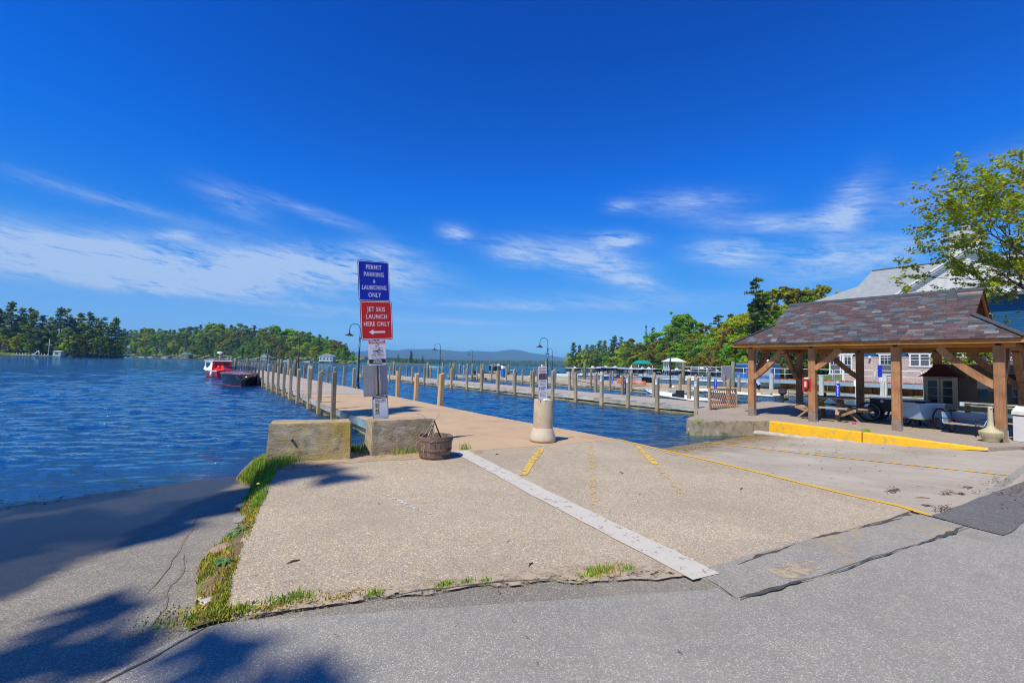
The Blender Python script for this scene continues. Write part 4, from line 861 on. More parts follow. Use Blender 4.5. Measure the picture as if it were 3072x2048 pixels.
MB().box((XE0 - ox + .03, 0, ZE - .075), (.03, YE1 - YE0 - .06, .10)).build('fascia', M_timy, roof); MB().box((XE1 - ox - .03, 0, ZE - .075), (.03, YE1 - YE0 - .06, .10)).build('fascia', M_timy, roof)
for y in (YE0 + .03, YE1 - .03): MB().box((0, y - oy, ZE - .075), (XE1 - XE0 - .06, .03, .10)).build('fascia', M_timy, roof)
for i in range(9):
    y = 2.75 + i * .56; MB().bar(P_(XE0 + .1, y, ZE - .03), P_(XR, y, ZR - .13), .05, .10).bar(P_(XE1 - .1, y, ZE - .03), P_(XR, y, ZR - .13), .05, .10).build('rafter', M_tim, roof)
# slates
SL = []
def slate_mat(nm, c):
    t = NT(nm); v = t.map('Object', (1, 1, 1)); oi = t.n('ShaderNodeObjectInfo').outputs['Random']
    vv = t.n('ShaderNodeVectorMath', {0: v, 1: t.n('ShaderNodeCombineXYZ', {0: t.math('MULTIPLY', oi, 40)}).outputs[0]}, operation='ADD').outputs[0]
    n = t.noise(vv, 3.0, 6, .6); n2 = t.noise(vv, 30, 4, .6)
    col = t.ramp(n, [(.3, tuple(x * .78 for x in c)), (.7, tuple(x * 1.18 for x in c))])
    col = t.n('ShaderNodeHueSaturation', {'Color': col, 'Value': t.math('MULTIPLY_ADD', oi, .5, .75)}).outputs[0]
    t.bsdf(col, .52, 0, t.bump(t.math('MULTIPLY_ADD', n2, .3, n), .35, .008), .45); return t.m
SM = [slate_mat('purple_slate', (.098, .066, .062)), slate_mat('grey_slate', (.105, .125, .135)), slate_mat('dark_slate', (.065, .07, .075)), slate_mat('pale_slate', (.19, .20, .19)), slate_mat('brown_slate', (.12, .08, .066)), slate_mat('tan_slate', (.28, .19, .14))]
for m_ in SM:
    me = MB().box((0, 0, 0), (1, 1, 1)).mesh('slate'); me.materials.append(m_); SL.append(me)
L_sl = math.hypot(XR - XE0, ZR - ZE); NR = 24; exp_ = L_sl / NR
cand = []
def xlim(s, front):      # y limits of a slope at distance s up from the eave
    t = s / L_sl; z = ZE + (ZR - ZE) * t
    if z >= ZK: return YK0 - .04, YK1 + .04
    k = (z - ZE) / (ZK - ZE); return YE0 + (YK0 - YE0) * k + .03, YE1 + (YK1 - YE1) * k - .03
rs_ = random.Random(4)
for side in (0, 1):
    for r in range(NR):
        s = (r + .5) * exp_; y0, y1 = xlim(s, 0); y = y0 - rs_.uniform(0, .15)
        while y < y1:
            w = rs_.uniform(.15, .29); a = max(y, y0); b = min(y + w - .006, y1)
            if b - a > .05:
                cl = mnoise.noise(Vector((y * .9, r * .22, side * 9))) * .9 + rs_.uniform(-.7, .7); k = 0 if cl > .05 else (1 if cl > -.42 else 2)
                if rs_.random() < .16: k = 4
                if rs_.random() < .025: k = 3
                if r == NR - 2 and side == 0 and a < 2.8: k = 5
                if rs_.random() < .003: k = 5
                cand.append((side, r, s, (a + b) / 2, b - a, k))
            y += w
ang = math.atan2(ZR - ZE, XR - XE0)
front = [c for c in cand if c[0] == 0]; front.sort(key=lambda c: (XE0 + c[2] * math.cos(ang)) ** 2 + c[3] ** 2)
single = set(id(c) for c in front[:300]); bulk = {k: MB() for k in range(6)}
for c in cand:
    side, r, s, y, w, k = c; sg_ = 1 if side == 0 else -1
    x = (XE0 if side == 0 else XE1) + sg_ * (s - .03) * math.cos(ang); z = ZE + (s - .03) * math.sin(ang) + .012
    M = Matrix.Translation(P_(x, y, z)) @ Matrix.Rotation(-sg_ * (ang - .045) , 4, 'Y') @ Matrix.Rotation(rs_.uniform(-.008, .008), 4, 'Z') @ Matrix.Diagonal((exp_ * 1.45, w, .016 + rs_.uniform(0, .009), 1))
    if id(c) in single:
        o_ = bpy.data.objects.new('slate', SL[k]); COL.objects.link(o_); o_.parent = roof; o_.matrix_local = M
    else: bulk[k].box((0, 0, 0), (1, 1, 1), 0, M)
allb = MB()
for k, b in bulk.items(): allb.v, allb.f, allb.m, allb.sm = allb.v + b.v, allb.f + [tuple(i + len(allb.v) for i in f) for f in b.f], allb.m + [k] * len(b.f), allb.sm + b.sm
for y0_, y1_, sgn in ((YE0, YK0, -1), (YE1, YK1, 1)):      # slates of the two hip ends
    n_ = 9
    for r in range(n_):
        t = (r + .5) / n_; xa, xb = XE0 + (xk0 - XE0) * t, XE1 + (xk1 - XE1) * t; yy = y0_ + (y1_ - y0_) * t; zz = ZE + (ZK - ZE) * t; x = xa
        an = math.atan2(ZK - ZE, abs(y1_ - y0_)); le = math.hypot(ZK - ZE, y1_ - y0_) / n_
        while x < xb:
            w = rs_.uniform(.2, .34); e = min(x + w, xb)
            allb.box((0, 0, 0), (1, 1, 1), rs_.choice([0, 0, 1, 2, 4]), Matrix.Translation(P_((x + e) / 2, yy, zz + .014)) @ Matrix.Rotation(-sgn * (an - .04), 4, 'X') @ Matrix.Diagonal((e - x - .006, le * 1.4, .012, 1)))
            x = e
allb.build('slate_courses', SM, roof, kind='stuff')
M_lead = simple('dark_flashing', (.075, .078, .09), .5, .15, 5, .1, 20)
for xa, ya, xb, yb in ((XE0, YE0, xk0, YK0), (XE0, YE1, xk0, YK1), (XE1, YE0, xk1, YK0), (XE1, YE1, xk1, YK1)):
    a = Vector(P_(xa, ya, ZE + .03)); b = Vector(P_(xb, yb, ZK + .035)); MB().bar(a, b, .17, .018).build('hip_flashing', M_lead, roof)
MB().bar(P_(XR, YK0 - .05, ZR + .03), P_(XR, YK1 + .05, ZR + .03), .03, .05).bar(P_(XR - .06, YK0 - .05, ZR - .005), P_(XR - .06, YK1 + .05, ZR - .005), .13, .014, up=(-math.sin(ang), 0, math.cos(ang))).build('ridge_flashing', M_lead, roof)
# ------------------------------------------------------------------ fire extinguisher box on the second front post
M_redp = simple('red_enamel', (.62, .025, .015), .35, .08, 5, .02)
fb = thing('extinguisher_box', 'red fire extinguisher cabinet with a window on the second front pavilion post', 'extinguisher', (XF - .10, 6.24, 1.22), -PI / 2 - .1)
MB().box((0, .07, 0), (.27, .12, .46), bev=.01).build('cabinet', M_redp, fb); MB().box((0, .006, .0), (.22, .006, .38)).build('window_pane', simple('dark_red_glass', (.32, .05, .04), .15, .2, 8, 0), fb); MB().box((0, .0, .215), (.12, .012, .05)).build('label_plate', M_white, fb)
MB().lathe([(.05, -.12), (.055, -.1), (.055, .08), (.03, .12), (.012, .15)], 14, (0, -.02, 0)).build('cylinder', M_redp, fb); MB().box((.005, -.078, .02), (.06, .005, .16)).build('tag', M_cream, fb); MB().tube([(0, -.02, .15), (.06, -.03, .16), (.085, -.03, .05), (.08, -.03, -.1)], .012, 6).build('hose', M_dark, fb)
# ------------------------------------------------------------------ picnic table
M_tab = wood('weathered_table_board', (.25, .20, .16), (.46, .40, .34), 1, .85, .15, 4); M_tabl = wood('table_leg_board', (.30, .19, .09), (.50, .35, .2), 2, .8, .15, 4)
pt = thing('picnic_table', 'weathered octagonal picnic table ringed by benches behind the second front post', 'table', (17.72, 6.12, .085), R_(8))
oc = lambda r: [(r * math.cos(R_(22.5 + 45 * i)), r * math.sin(R_(22.5 + 45 * i))) for i in range(8)]
for i in range(10):      # boards of the top, cut to the octagon
    x0, x1 = -.70 + .14 * i + .004, -.70 + .14 * (i + 1) - .004; lim = lambda x: min(.70, 1.0 - abs(x))
    MB().prism([(x0, -lim(x0)), (x1, -lim(x1)), (x1, lim(x1)), (x0, lim(x0))], .70, .74).build('table_board', M_tab, pt)
for k in range(4):
    M = Matrix.Rotation(PI / 2 * k, 4, 'Z')
    MB().box((-.98, 0, .43), (.26, 1.30, .045), M=M).build('seat_board', M_tab, pt)
    for y in (-.34, .34):
        a_ = M @ Vector((-.86, y, 0)); b_ = M @ Vector((-.12, y * .8, .69)); MB().bar(a_, b_, .04, .12, up=M @ Vector((0, 1, 0))).build('leg', M_tabl, pt)
        MB().bar(M @ Vector((-1.10, y * 1.2, .37)), M @ Vector((-.30, y * 1.1, .37)), .04, .09).build('seat_bearer', M_tabl, pt)
for k in range(4):
    M = Matrix.Rotation(PI / 2 * k + PI / 4, 4, 'Z'); MB().bar(M @ Vector((-1.15, 0, .38)), M @ Vector((-.4, 0, .12)), .035, .08).build('stay', M_tabl, pt)
cup = thing('cup', 'dark red cup left standing on the picnic table', 'cup', (17.55, 6.2, .825)); MB().lathe([(.032, 0), (.042, .13), (.038, .13), (.03, .01)], 14).build('body', simple('maroon_plastic', (.16, .03, .04), .4), cup)
bl = thing('toy_ball', 'small bright pink ball lying on the paving under the picnic table', 'ball', (16.75, 5.15, .065)); MB().lathe([(.0, 0), (.035, .008), (.052, .04), (.04, .08), (0, .10)], 14).build('body', simple('pink_rubber', (.75, .05, .25), .4, .3, 20), bl)
# ------------------------------------------------------------------ carts
def wheel(parent, c, r, axis=(1, 0, 0), tw=.045, spokes=20):
    ax = Vector(axis).normalized(); q = ax.to_track_quat('Z', 'Y').to_matrix().to_4x4(); M = Matrix.Translation(c) @ q
    W = MB(); n = 32; tr = tw / 2
    def torus(R0, r0, m): 
        vs = [((R0 + r0 * math.cos(b)) * math.cos(a), (R0 + r0 * math.cos(b)) * math.sin(a), r0 * math.sin(b)) for a in [2 * PI * i / n for i in range(n)] for b in [2 * PI * j / 8 for j in range(8)]]
        return MB().add(vs, [(i * 8 + j, ((i + 1) % n) * 8 + j, ((i + 1) % n) * 8 + (j + 1) % 8, i * 8 + (j + 1) % 8) for i in range(n) for j in range(8)], 0, True, M)
    w = torus(r - tr, tr, 0).build('wheel', M_dark, parent); torus(r - tr * 2.3, tr * .38, 0).build('rim', M_galv, w)
    sp_ = MB()
    for i in range(spokes):
        a = 2 * PI * i / spokes; sp_.tube([M @ Vector((.02 * math.cos(a + 1), .02 * math.sin(a + 1), (.03 if i % 2 else -.03))), M @ Vector(((r - tr * 2.3) * math.cos(a), (r - tr * 2.3) * math.sin(a), 0))], .0028, 4, cap=False)
    sp_.build('spokes', M_galv, w); MB().tube([M @ Vector((0, 0, -.05)), M @ Vector((0, 0, .05))], .02, 8).build('hub', M_galv, w)
M_cblue = simple('pale_blue_cart_plastic', (.30, .45, .60), .45, .08, 4, .03, dirt=(.22, .30, .38), dirts=2); M_cblack = simple('black_cart_plastic', (.018, .018, .02), .5, .1); M_cgrey = simple('grey_cart_plastic', (.34, .38, .44), .5, .1, 4, .03)
ca = thing('dock_cart', 'black two-wheeled dock cart with round white badges beside the picnic table', 'cart', (18.55, 4.55, .10))
MB().box((.0, -.05, .54), (.62, 1.35, .40)).build('tub', M_cblack, ca); MB().box((0, -.05, .75), (.68, 1.41, .025)).build('rim_frame', M_galv, ca)
for y in (.30, -.42): MB().tube([(-.315, y, .66), (-.325, y, .66)], .045, 18).build('badge', M_white, ca)
wheel(ca, (-.42, .62 - .02, .31), .31); wheel(ca, (.42, .60, .31), .31); MB().tube([(-.4, .6, .31), (.4, .6, .31)], .02, 8).build('axle', M_iron, ca)
MB().tube([(-.2, .4, .35), (-.2, -.2, .2), (-.2, -.75, .02)], .014, 6).tube([(-.3, -.6, .34), (-.3, -.62, .0)], .02, 6).build('stand', M_iron, ca); MB().tube([(-.25, .65, .38), (-.3, 1.2, .36), (-.3, 1.7, .42), (.3, 1.7, .42), (.25, .65, .38)], .016, 6).build('handle', M_iron, ca)
bk = thing('bucket', 'dark blue bucket standing under the black dock cart wheel', 'bucket', (18.9, 5.10, .11)); MB().lathe([(.11, 0), (.15, .30), (.14, .30), (.10, .01)], 18).build('body', simple('dark_blue_plastic', (.03, .06, .16), .4), bk)
cb = thing('dock_cart', 'pale blue two-wheeled dock cart with a yellow-green label in the middle of the pavilion', 'cart', (17.75, 3.85, .08), R_(-22))
MB().add([(-.42, -.34, .30), (.42, -.34, .30), (.42, .34, .30), (-.42, .34, .30), (-.5, -.36, .72), (.5, -.36, .72), (.5, .36, .72), (-.5, .36, .72)], [(3, 2, 1, 0), (0, 1, 5, 4), (1, 2, 6, 5), (2, 3, 7, 6), (3, 0, 4, 7)]).build('tub', M_cblue, cb)
MB().box((0, 0, .285), (.86, .7, .03)).build('floor_board', M_tab, cb); MB().box((0, -.37, .725), (1.04, .02, .02)).box((0, .37, .725), (1.04, .02, .02)).box((-.51, 0, .725), (.02, .76, .02)).box((.51, 0, .725), (.02, .76, .02)).build('rim_frame', M_galv, cb)
MB().box((-.485, .18, .56), (.004, .26, .07)).build('label_plate', simple('lime_print', (.35, .70, .05), .5), cb, rot=(0, 0, 0)); text('lettering', 'ROLL-IN', .06, M_ink, cb, (-.49, .18, .56), .01, .85, rot=(PI / 2, 0, -PI / 2))
wheel(cb, (.12, -.47, .31), .31, (0, 1, 0)); wheel(cb, (.12, .47, .31), .31, (0, 1, 0)); MB().tube([(.12, -.45, .31), (.12, .45, .31)], .02, 8).build('axle', M_iron, cb)
MB().tube([(-.38, .1, .28), (-.40, .1, .03), (-.40, -.1, .03), (-.38, -.1, .28)], .014, 6).build('stand', M_iron, cb)
cc_ = thing('dock_cart', 'low open grey-blue dock cart with sloping sides near the urn ashtray', 'cart', (17.15, 2.72, .07), R_(-8))
MB().box((0, 0, .27), (.62, .80, .025)).build('floor_board', M_tab, cc_)
for s in (-1, 1): MB().add([(-.34, s * .40, .28), (.36, s * .40, .28), (.30, s * .46, .56), (-.18, s * .46, .56), (-.34, s * .415, .28), (.36, s * .415, .28), (.30, s * .475, .56), (-.18, s * .475, .56)], [(0, 1, 2, 3), (7, 6, 5, 4), (0, 4, 5, 1), (1, 5, 6, 2), (2, 6, 7, 3), (3, 7, 4, 0)]).build('side_panel', M_cblue, cc_)
MB().box((.36, 0, .42), (.02, .86, .28)).build('end_panel', M_cgrey, cc_)
wheel(cc_, (.1, .36, .20), .20, (0, 1, 0), .05, 12); wheel(cc_, (.1, -.50, .22), .22, (0, 1, 0), .05, 12)
MB().tube([(-.2, .46, .44), (-.42, .40, .40), (-.45, -.32, .43), (-.2, -.46, .46)], .012, 6).tube([(-.42, -.28, .43), (-.42, -.28, .0)], .014, 6).build('pull_bar', M_iron, cc_)
# ------------------------------------------------------------------ lending library cabinet
M_maroon = simple('maroon_paint', (.085, .02, .025), .5, .15, 4, .05); M_cab = simple('greige_paint', (.42, .36, .25), .55, .05, 4, .04)
lb = thing('book_cabinet', 'cabinet with two glass doors and flared maroon roof under the pavilion', 'cabinet', (19.35, 3.67, .12), -PI / 2)
MB().box((0, .16, 1.00), (.76, .30, .96)).build('case', M_maroon, lb); MB().box((0, -.003, 1.00), (.80, .02, .96)).build('front_frame', M_cab, lb)
for s in (-1, 1):
    d = MB(); cx = s * .175
    for a, b in (((cx - .135, 1.0), (.05, .80)), ((cx + .135, 1.0), (.05, .80)), ((cx, 1.375), (.22, .05)), ((cx, .625), (.22, .05)), ((cx, 1.13), (.22, .018)), ((cx, .87), (.22, .018))): d.box((a[0], -.026, a[1]), (b[0], .026, b[1]))
    dd = d.build('door', M_cab, lb); MB().box((cx, -.0155, 1.0), (.22, .004, .76)).build('glass', simple('dark_cabinet_glass', (.035, .035, .05), .08, .4, 9, 0, spec=.6), dd); MB().lathe([(0, -.01), (.012, 0), (0, .01)], 8, (s * .02, -.05, .95)).build('handle', M_iron, dd)
rf = MB(); a = [(-.50, -.13, 1.47), (.50, -.13, 1.47), (.50, .45, 1.47), (-.50, .45, 1.47)]; b = [(-.33, -.02, 1.60), (.33, -.02, 1.60), (.33, .34, 1.60), (-.33, .34, 1.60)]; c = [(-.14, .12, 1.86), (.14, .12, 1.86), (.14, .20, 1.86), (-.14, .20, 1.86)]
rf.add(a + b + c, [(3, 2, 1, 0)] + [(i + 4 * k, (i + 1) % 4 + 4 * k, (i + 1) % 4 + 4 * k + 4, i + 4 * k + 4) for k in (0, 1) for i in range(4)] + [(8, 9, 10, 11)]).build('roof', M_maroon, lb)
text('lettering', 'THE LITTLE LENDING LIBRARY', .045, M_ink, lb, (0, -.016, 1.435), .01, .95)
for s in (-1, 1): MB().box((s * .28, .14, .25), (.09, .09, .54)).build('leg', M_timf, lb)
MB().box((.0, .14, .50), (.7, .2, .05)).build('shelf', M_cream, lb)
# ------------------------------------------------------------------ notice board with posters
M_osb = simple('grey_brown_board', (.20, .15, .11), .85, .1, 2.5, .1, 40)
nb = thing('pinboard', 'long brown notice board hung with posters between the back pavilion posts', 'noticeboard', (20.12, 1.6, 0), -PI / 2)
MB().box((0.0, .03, 1.41), (4.1, .04, 1.12)).build('backing_board', M_osb, nb); MB().box((0, .0, 1.975), (4.2, .09, .05)).box((0, .02, .84), (4.1, .07, .05)).build('frame', M_timf, nb)
for x in (-2.0, .2, 1.95): MB().box((x, .09, .95), (.09, .08, 2.0)).build('upright', M_timf, nb)
def paper(y0, y1, z0, z1, mats, label):
    """posters: given by y range on the board; first material is the sheet"""
    L0, L1 = 1.6 - y1, 1.6 - y0; w = abs(L1 - L0); h = abs(z1 - z0); cx = (L0 + L1) / 2
    P = thing('poster', label, 'poster', (20.12 - .001, 1.6 - cx, (z0 + z1) / 2), -PI / 2)
    MB().box((0, .0, 0), (w, .004, h)).build('sheet', mats[0], P)
    r = random.Random(int(y0 * 100))
    if len(mats) > 1: MB().box((0, -.003, 0), (w * .86, .002, h * .86)).build('picture_area', mats[1], P)
    if len(mats) > 2: MB().box((w * .15, -.005, -h * .22), (w * .45, .002, h * .26)).build('picture_detail', mats[2], P)
    return P
M_pap = simple('poster_paper', (.52, .52, .54), .7, .05); M_pdark = simple('dark_photo_print', (.05, .04, .05), .5, .5, 6, 0); M_porg = simple('orange_print', (.50, .25, .05), .6, .3, 9); M_pur = simple('purple_print', (.20, .13, .42), .6, .5, 10, 0); M_teal = simple('teal_print', (.02, .14, .20), .6, .2, 5, 0); M_bluep = simple('blue_photo_print', (.12, .22, .32), .6, .6, 10, 0)
paper(2.99, 3.18, 1.63, 1.88, (M_pap, M_pdark, M_porg), 'framed dark photo poster, leftmost on the notice board'); paper(2.73, 2.96, 1.25, 1.62, (M_pap,), 'blank pale grey sheet on the notice board left of the corner post')
paper(2.75, 2.93, .95, 1.20, (M_teal,), 'dark teal flyer below the blank sheet on the notice board'); paper(2.62, 2.72, 1.2, 1.52, (M_pap, simple('red_text_print', (.45, .2, .2), .6, .6, 30, 0)), 'narrow sheet with red text just left of the corner post')
paper(2.06, 2.23, 1.31, 1.57, (M_pap, M_pur, simple('pink_print', (.5, .2, .4), .6)), 'purple poster on the notice board right of the corner post'); paper(2.04, 2.22, 1.04, 1.29, (M_pap, M_bluep, M_pdark), 'blue photo poster under the purple one'); paper(2.0, 2.30, 1.72, 1.92, (M_pap, simple('grey_photo_print', (.3, .27, .25), .6, .5, 8, 0)), 'wide grey landscape photo at the top of the notice board')
paper(1.85, 1.99, 1.5, 1.85, (M_pap, M_pdark), 'sheet at the right end of the notice board'); paper(3.35, 3.6, 1.2, 1.5, (simple('brown_paper', (.26, .20, .16), .8, .1),), 'brown paper sheet low on the notice board beside the cabinet')
wp = thing('poster', 'pale sheet hanging above the notice board left of the corner post', 'poster', (20.0, 2.80, 2.12), -PI / 2); MB().box((0, 0, 0), (.16, .006, .26)).build('sheet', M_pap, wp)
tb = thing('timber_barrier', 'low tan timber barrier behind the cabinet and the carts', 'barrier', (20.75, 2.4, .16)); M_tanb = wood('tan_barrier_wood', (.40, .29, .15), (.56, .43, .25), 1, .8, .1, 3)
for z in (.14, .42): MB().box((0, 0, z), (.10, 3.6, .15)).build('rail', M_tanb, tb)
for y in (-1.6, -.4, .9, 1.7): MB().box((.09, y, .25), (.09, .12, .56)).build('upright', M_tanb, tb)
# ------------------------------------------------------------------ urn, bin, sandwich board
M_urn = simple('beige_urn_plastic', (.50, .44, .27), .55, .05, 5, .05)
ur = thing('ashtray_urn', 'beige ashtray urn with a fluted bowl and tall neck at the pavilion corner post', 'ashtray', (15.98, 2.14, .055))
MB().lathe([(.14, 0), (.15, .02), (.155, .06), (.19, .11), (.215, .20), (.225, .235), (.215, .25), (.15, .285), (.09, .33), (.062, .38), (.052, .5), (.045, .76), (.042, .83), (.03, .85), (0, .852)], 28, capt=False).build('urn_body', M_urn, ur)
for i in range(20):
    a = 2 * PI * i / 20; MB().bar((.195 * math.cos(a), .195 * math.sin(a), .12), (.222 * math.cos(a), .222 * math.sin(a), .21), .02, .008).build('flute', M_urn, ur)
MB().tube([(-.043, -.02, .79), (-.0, -.01, .79)], .014, 8).build('hole', M_dark, ur)
M_binw = simple('white_bin_plastic', (.72, .74, .78), .5, .06, 4, .04, dirt=(.5, .48, .42), dirts=1.6)
bn_ = thing('litter_bin', 'white square litter bin with a peaked lid right of the pavilion corner post', 'bin', (16.72, 1.66, .055), R_(-28))
MB().box((0, 0, .32), (.29, .29, .62), bev=.012).build('bin_body', M_binw, bn_)
MB().prism([(-.155, .66), (.155, .66), (.145, .74), (.0, .87), (-.145, .74)], -.155, .155, 'y').build('lid', M_binw, bn_); MB().box((0, 0, .645), (.30, .30, .02)).build('seam', M_dark, bn_)
ab = thing('sandwich_board', 'white sandwich board standing at the right edge of the pad', 'sign', (18.2, .95, .09), R_(30))
for s in (-1, 1): MB().add([(s * .26, -.3, 0), (s * .26, .3, 0), (s * .02, .3, .95), (s * .02, -.3, .95), (s * .24, -.3, 0), (s * .24, .3, 0), (0, .3, .95), (0, -.3, .95)], [(0, 1, 2, 3), (7, 6, 5, 4), (0, 4, 5, 1), (1, 5, 6, 2), (2, 6, 7, 3), (3, 7, 4, 0)]).build('board', M_white, ab)
# ------------------------------------------------------------------ lattice panel
lt = thing('lattice_panel', 'brown diagonal lattice screen in a timber frame at the head of the middle dock', 'screen', (17.72, 9.85, .07), 0)
M_lat = wood('brown_lattice_wood', (.28, .11, .05), (.46, .21, .10), 2, .75, .2, 5); M_latf = wood('tan_frame_wood', (.34, .25, .16), (.50, .40, .28), 2, .8, .1, 5)
W2, Hh = 1.0, .76
for s in (-1, 1): MB().box((s * W2, 0, .42), (.09 if s < 0 else .06, .07, .86 if s < 0 else .80)).build('upright', M_latf, lt)
for z in (.06, .80): MB().box((0, -.002, z), (2 * W2 - .08, .05, .05)).build('rail', M_latf, lt)
def clip(px, s):      # diagonal strip clipped to the frame
    x0, z0 = px, .08; x1, z1 = px + s * .72 * .62, .78
    pts = []
    for t in (0, 1): pts.append([x0 + (x1 - x0) * t, z0 + (z1 - z0) * t])
    lo, hi = -W2 + .045, W2 - .035; a, b = pts
    if (a[0] < lo and b[0] < lo) or (a[0] > hi and b[0] > hi): return None
    for p, q in ((a, b), (b, a)):
        for lim, cond in ((lo, p[0] < lo), (hi, p[0] > hi)):
            if cond: t = (lim - p[0]) / (q[0] - p[0]); p[1] += (q[1] - p[1]) * t; p[0] = lim
    return a, b
n_ = 18
for i in range(n_):
    px = -W2 - .45 + i * (2 * W2 + .9) / n_
    for s, yy in ((1, -.008), (-1, .008)):
        r = clip(px if s > 0 else px + .0, s)
        if r and abs(r[0][1] - r[1][1]) > .05: MB().bar((r[0][0], yy, r[0][1]), (r[1][0], yy, r[1][1]), .009, .026, up=(0, 1, 0)).build('lattice_strip', M_lat, lt)
for x in (-.7, .7): MB().box((x, 0, .02), (.08, .25, .05)).build('foot', M_iron, lt)
# ------------------------------------------------------------------ waterfront building with deck
def shingle_wall(name, ca, cb, w, h, mortar):
    t = NT(name); v = t.map('Object'); sx = t.n('ShaderNodeSeparateXYZ', {0: v})
    u = t.math('ADD', sx.outputs[0], sx.outputs[1]); vec = t.n('ShaderNodeCombineXYZ', {0: u, 1: sx.outputs[2]}).outputs[0]
    br = t.n('ShaderNodeTexBrick', {'Vector': vec, 'Color1': (*ca, 1), 'Color2': (*cb, 1), 'Mortar': (*mortar, 1), 'Scale': 1.0, 'Mortar Size': .012, 'Brick Width': w, 'Row Height': h, 'Bias': -.1}); br.offset = .45
    c = t.mix(1, br.outputs[0], t.ramp(t.noise(v, .8, 4, .6), [(.3, (.92, .92, .94)), (.7, (1.06, 1.05, 1.04))]), 'MULTIPLY')
    t.bsdf(c, .8, 0, t.bump(br.outputs[1], -.6, .02), .2); return t.m
M_shing = shingle_wall('grey_pink_shingles', (.44, .35, .325), (.53, .43, .40), .34, .16, (.33, .25, .23))
M_clap = shingle_wall('blue_clapboard', (.012, .085, .20), (.016, .10, .23), 5.0, .13, (.004, .03, .08))
M_roofg = shingle_wall('pale_grey_roof_shingles', (.47, .51, .54), (.58, .62, .65), .30, .14, (.40, .43, .46))
M_roofslope = None
def roof_mat():
    t = NT('pale_roofing'); v = t.map('Object', (1, 1.0, 1)); sx = t.n('ShaderNodeSeparateXYZ', {0: v})
    vec = t.n('ShaderNodeCombineXYZ', {0: sx.outputs[1], 1: t.math('MULTIPLY', sx.outputs[2], 1.5)}).outputs[0]
    br = t.n('ShaderNodeTexBrick', {'Vector': vec, 'Color1': (.26, .285, .295, 1), 'Color2': (.32, .345, .35, 1), 'Mortar': (.215, .235, .245, 1), 'Scale': 1.0, 'Mortar Size': .008, 'Brick Width': .32, 'Row Height': .15})
    t.bsdf(br.outputs[0], .85, 0, t.bump(t.noise(v, 30, 4, .6), .2, .01), .2); return t.m
M_rf = roof_mat()
M_trim = simple('white_trim', (.66, .66, .65), .5, .02, 2, 0)
M_glass = simple('dark_window_glass', (.03, .035, .045), .06, .3, 3, 0, spec=.8)
M_screen = simple('window_screen', (.10, .10, .12), .5, .1, 6, 0)
bd = thing('waterfront_building', 'large waterfront building with pinkish shingle walls, blue upper band, pale roof and cupola', 'building', (49.5, 8, 0)); bx, by = 49.5, 8
MB().box((5.5, -9.5, 1.95), (11, 35, 2.3)).build('lower_wall', M_shing, bd)         # y from -19 to 16
MB().box((5.53, -9.5, 5.6), (10.96, 34.96, 5.0)).build('upper_wall', M_clap, bd)
MB().box((-.02, -9.5, 3.13), (.05, 35.1, .06)).build('band_board', M_trim, bd); MB().box((-.03, 8.0, 4.4), (.06, .18, 7.2)).build('corner_board', M_trim, bd)
MB().box((.0, -9.5, 7.95), (.08, 35.1, .35)).build('frieze_board', M_trim, bd)
def window(parent, x, yc, zc, w, h, pairs=1, casing=.11, grid=(3, 2), cap=True):
    F = MB(); W = w * pairs
    F.box((x, yc, zc + h / 2 + casing / 2), (.07, W + 2 * casing, casing)).box((x, yc, zc - h / 2 - casing / 2), (.08, W + 2 * casing, casing))
    for k in range(pairs + 1): F.box((x, yc - W / 2 + k * w, zc), (.07, casing, h))
    if cap: F.box((x - .02, yc, zc + h / 2 + casing + .12), (.08, W + .5, .20))
    f = F.build('window', M_trim, parent)
    for k in range(pairs):
        c = yc - W / 2 + (k + .5) * w; MB().box((x + .01, c, zc + h / 4), (.02, w - casing, h / 2 - .02)).build('pane', M_glass, f); MB().box((x + .005, c, zc - h / 4), (.02, w - casing, h / 2 - .04)).build('pane', M_screen, f)
        g = MB().box((x - .015, c, zc), (.04, w - casing, .05))
        for i in range(1, grid[0]): g.box((x - .01, c - (w - casing) / 2 + (w - casing) * i / grid[0], zc + h / 4), (.03, .025, h / 2 - .03))
        g.box((x - .01, c, zc + h / 4), (.03, w - casing, .025)); g.build('glazing_bar', M_trim, f)
    return f
window(bd, -.03, 16.2 - 8, 2.45, .86, 1.62, 2); window(bd, -.03, 12.83 - 8, 2.5, .86, 1.6, 1); window(bd, -.03, 10.6 - 8, 2.9, .62, .9, 2, grid=(1, 1)); window(bd, -.03, 7.7 - 8, 2.95, .62, .95, 3, grid=(2, 1)); window(bd, -.03, 5.2 - 8, 2.95, .62, .95, 2, grid=(2, 1)); window(bd, -.03, 2.0 - 8, 2.5, .86, 1.6, 2)
for yy in (15.5, 11.5, 7.5, 3.5, -.5): window(bd, -.01, yy - 8, 5.4, .8, 1.5, 2)
lf = MB().box((-.1, 13.95 - 8, 3.15), (.2, .16, .18)).tube([(-.2, 13.95 - 8, 3.2), (-.3, 13.95 - 8, 3.05)], .07, 8).build('wall_lamp', M_white, bd)
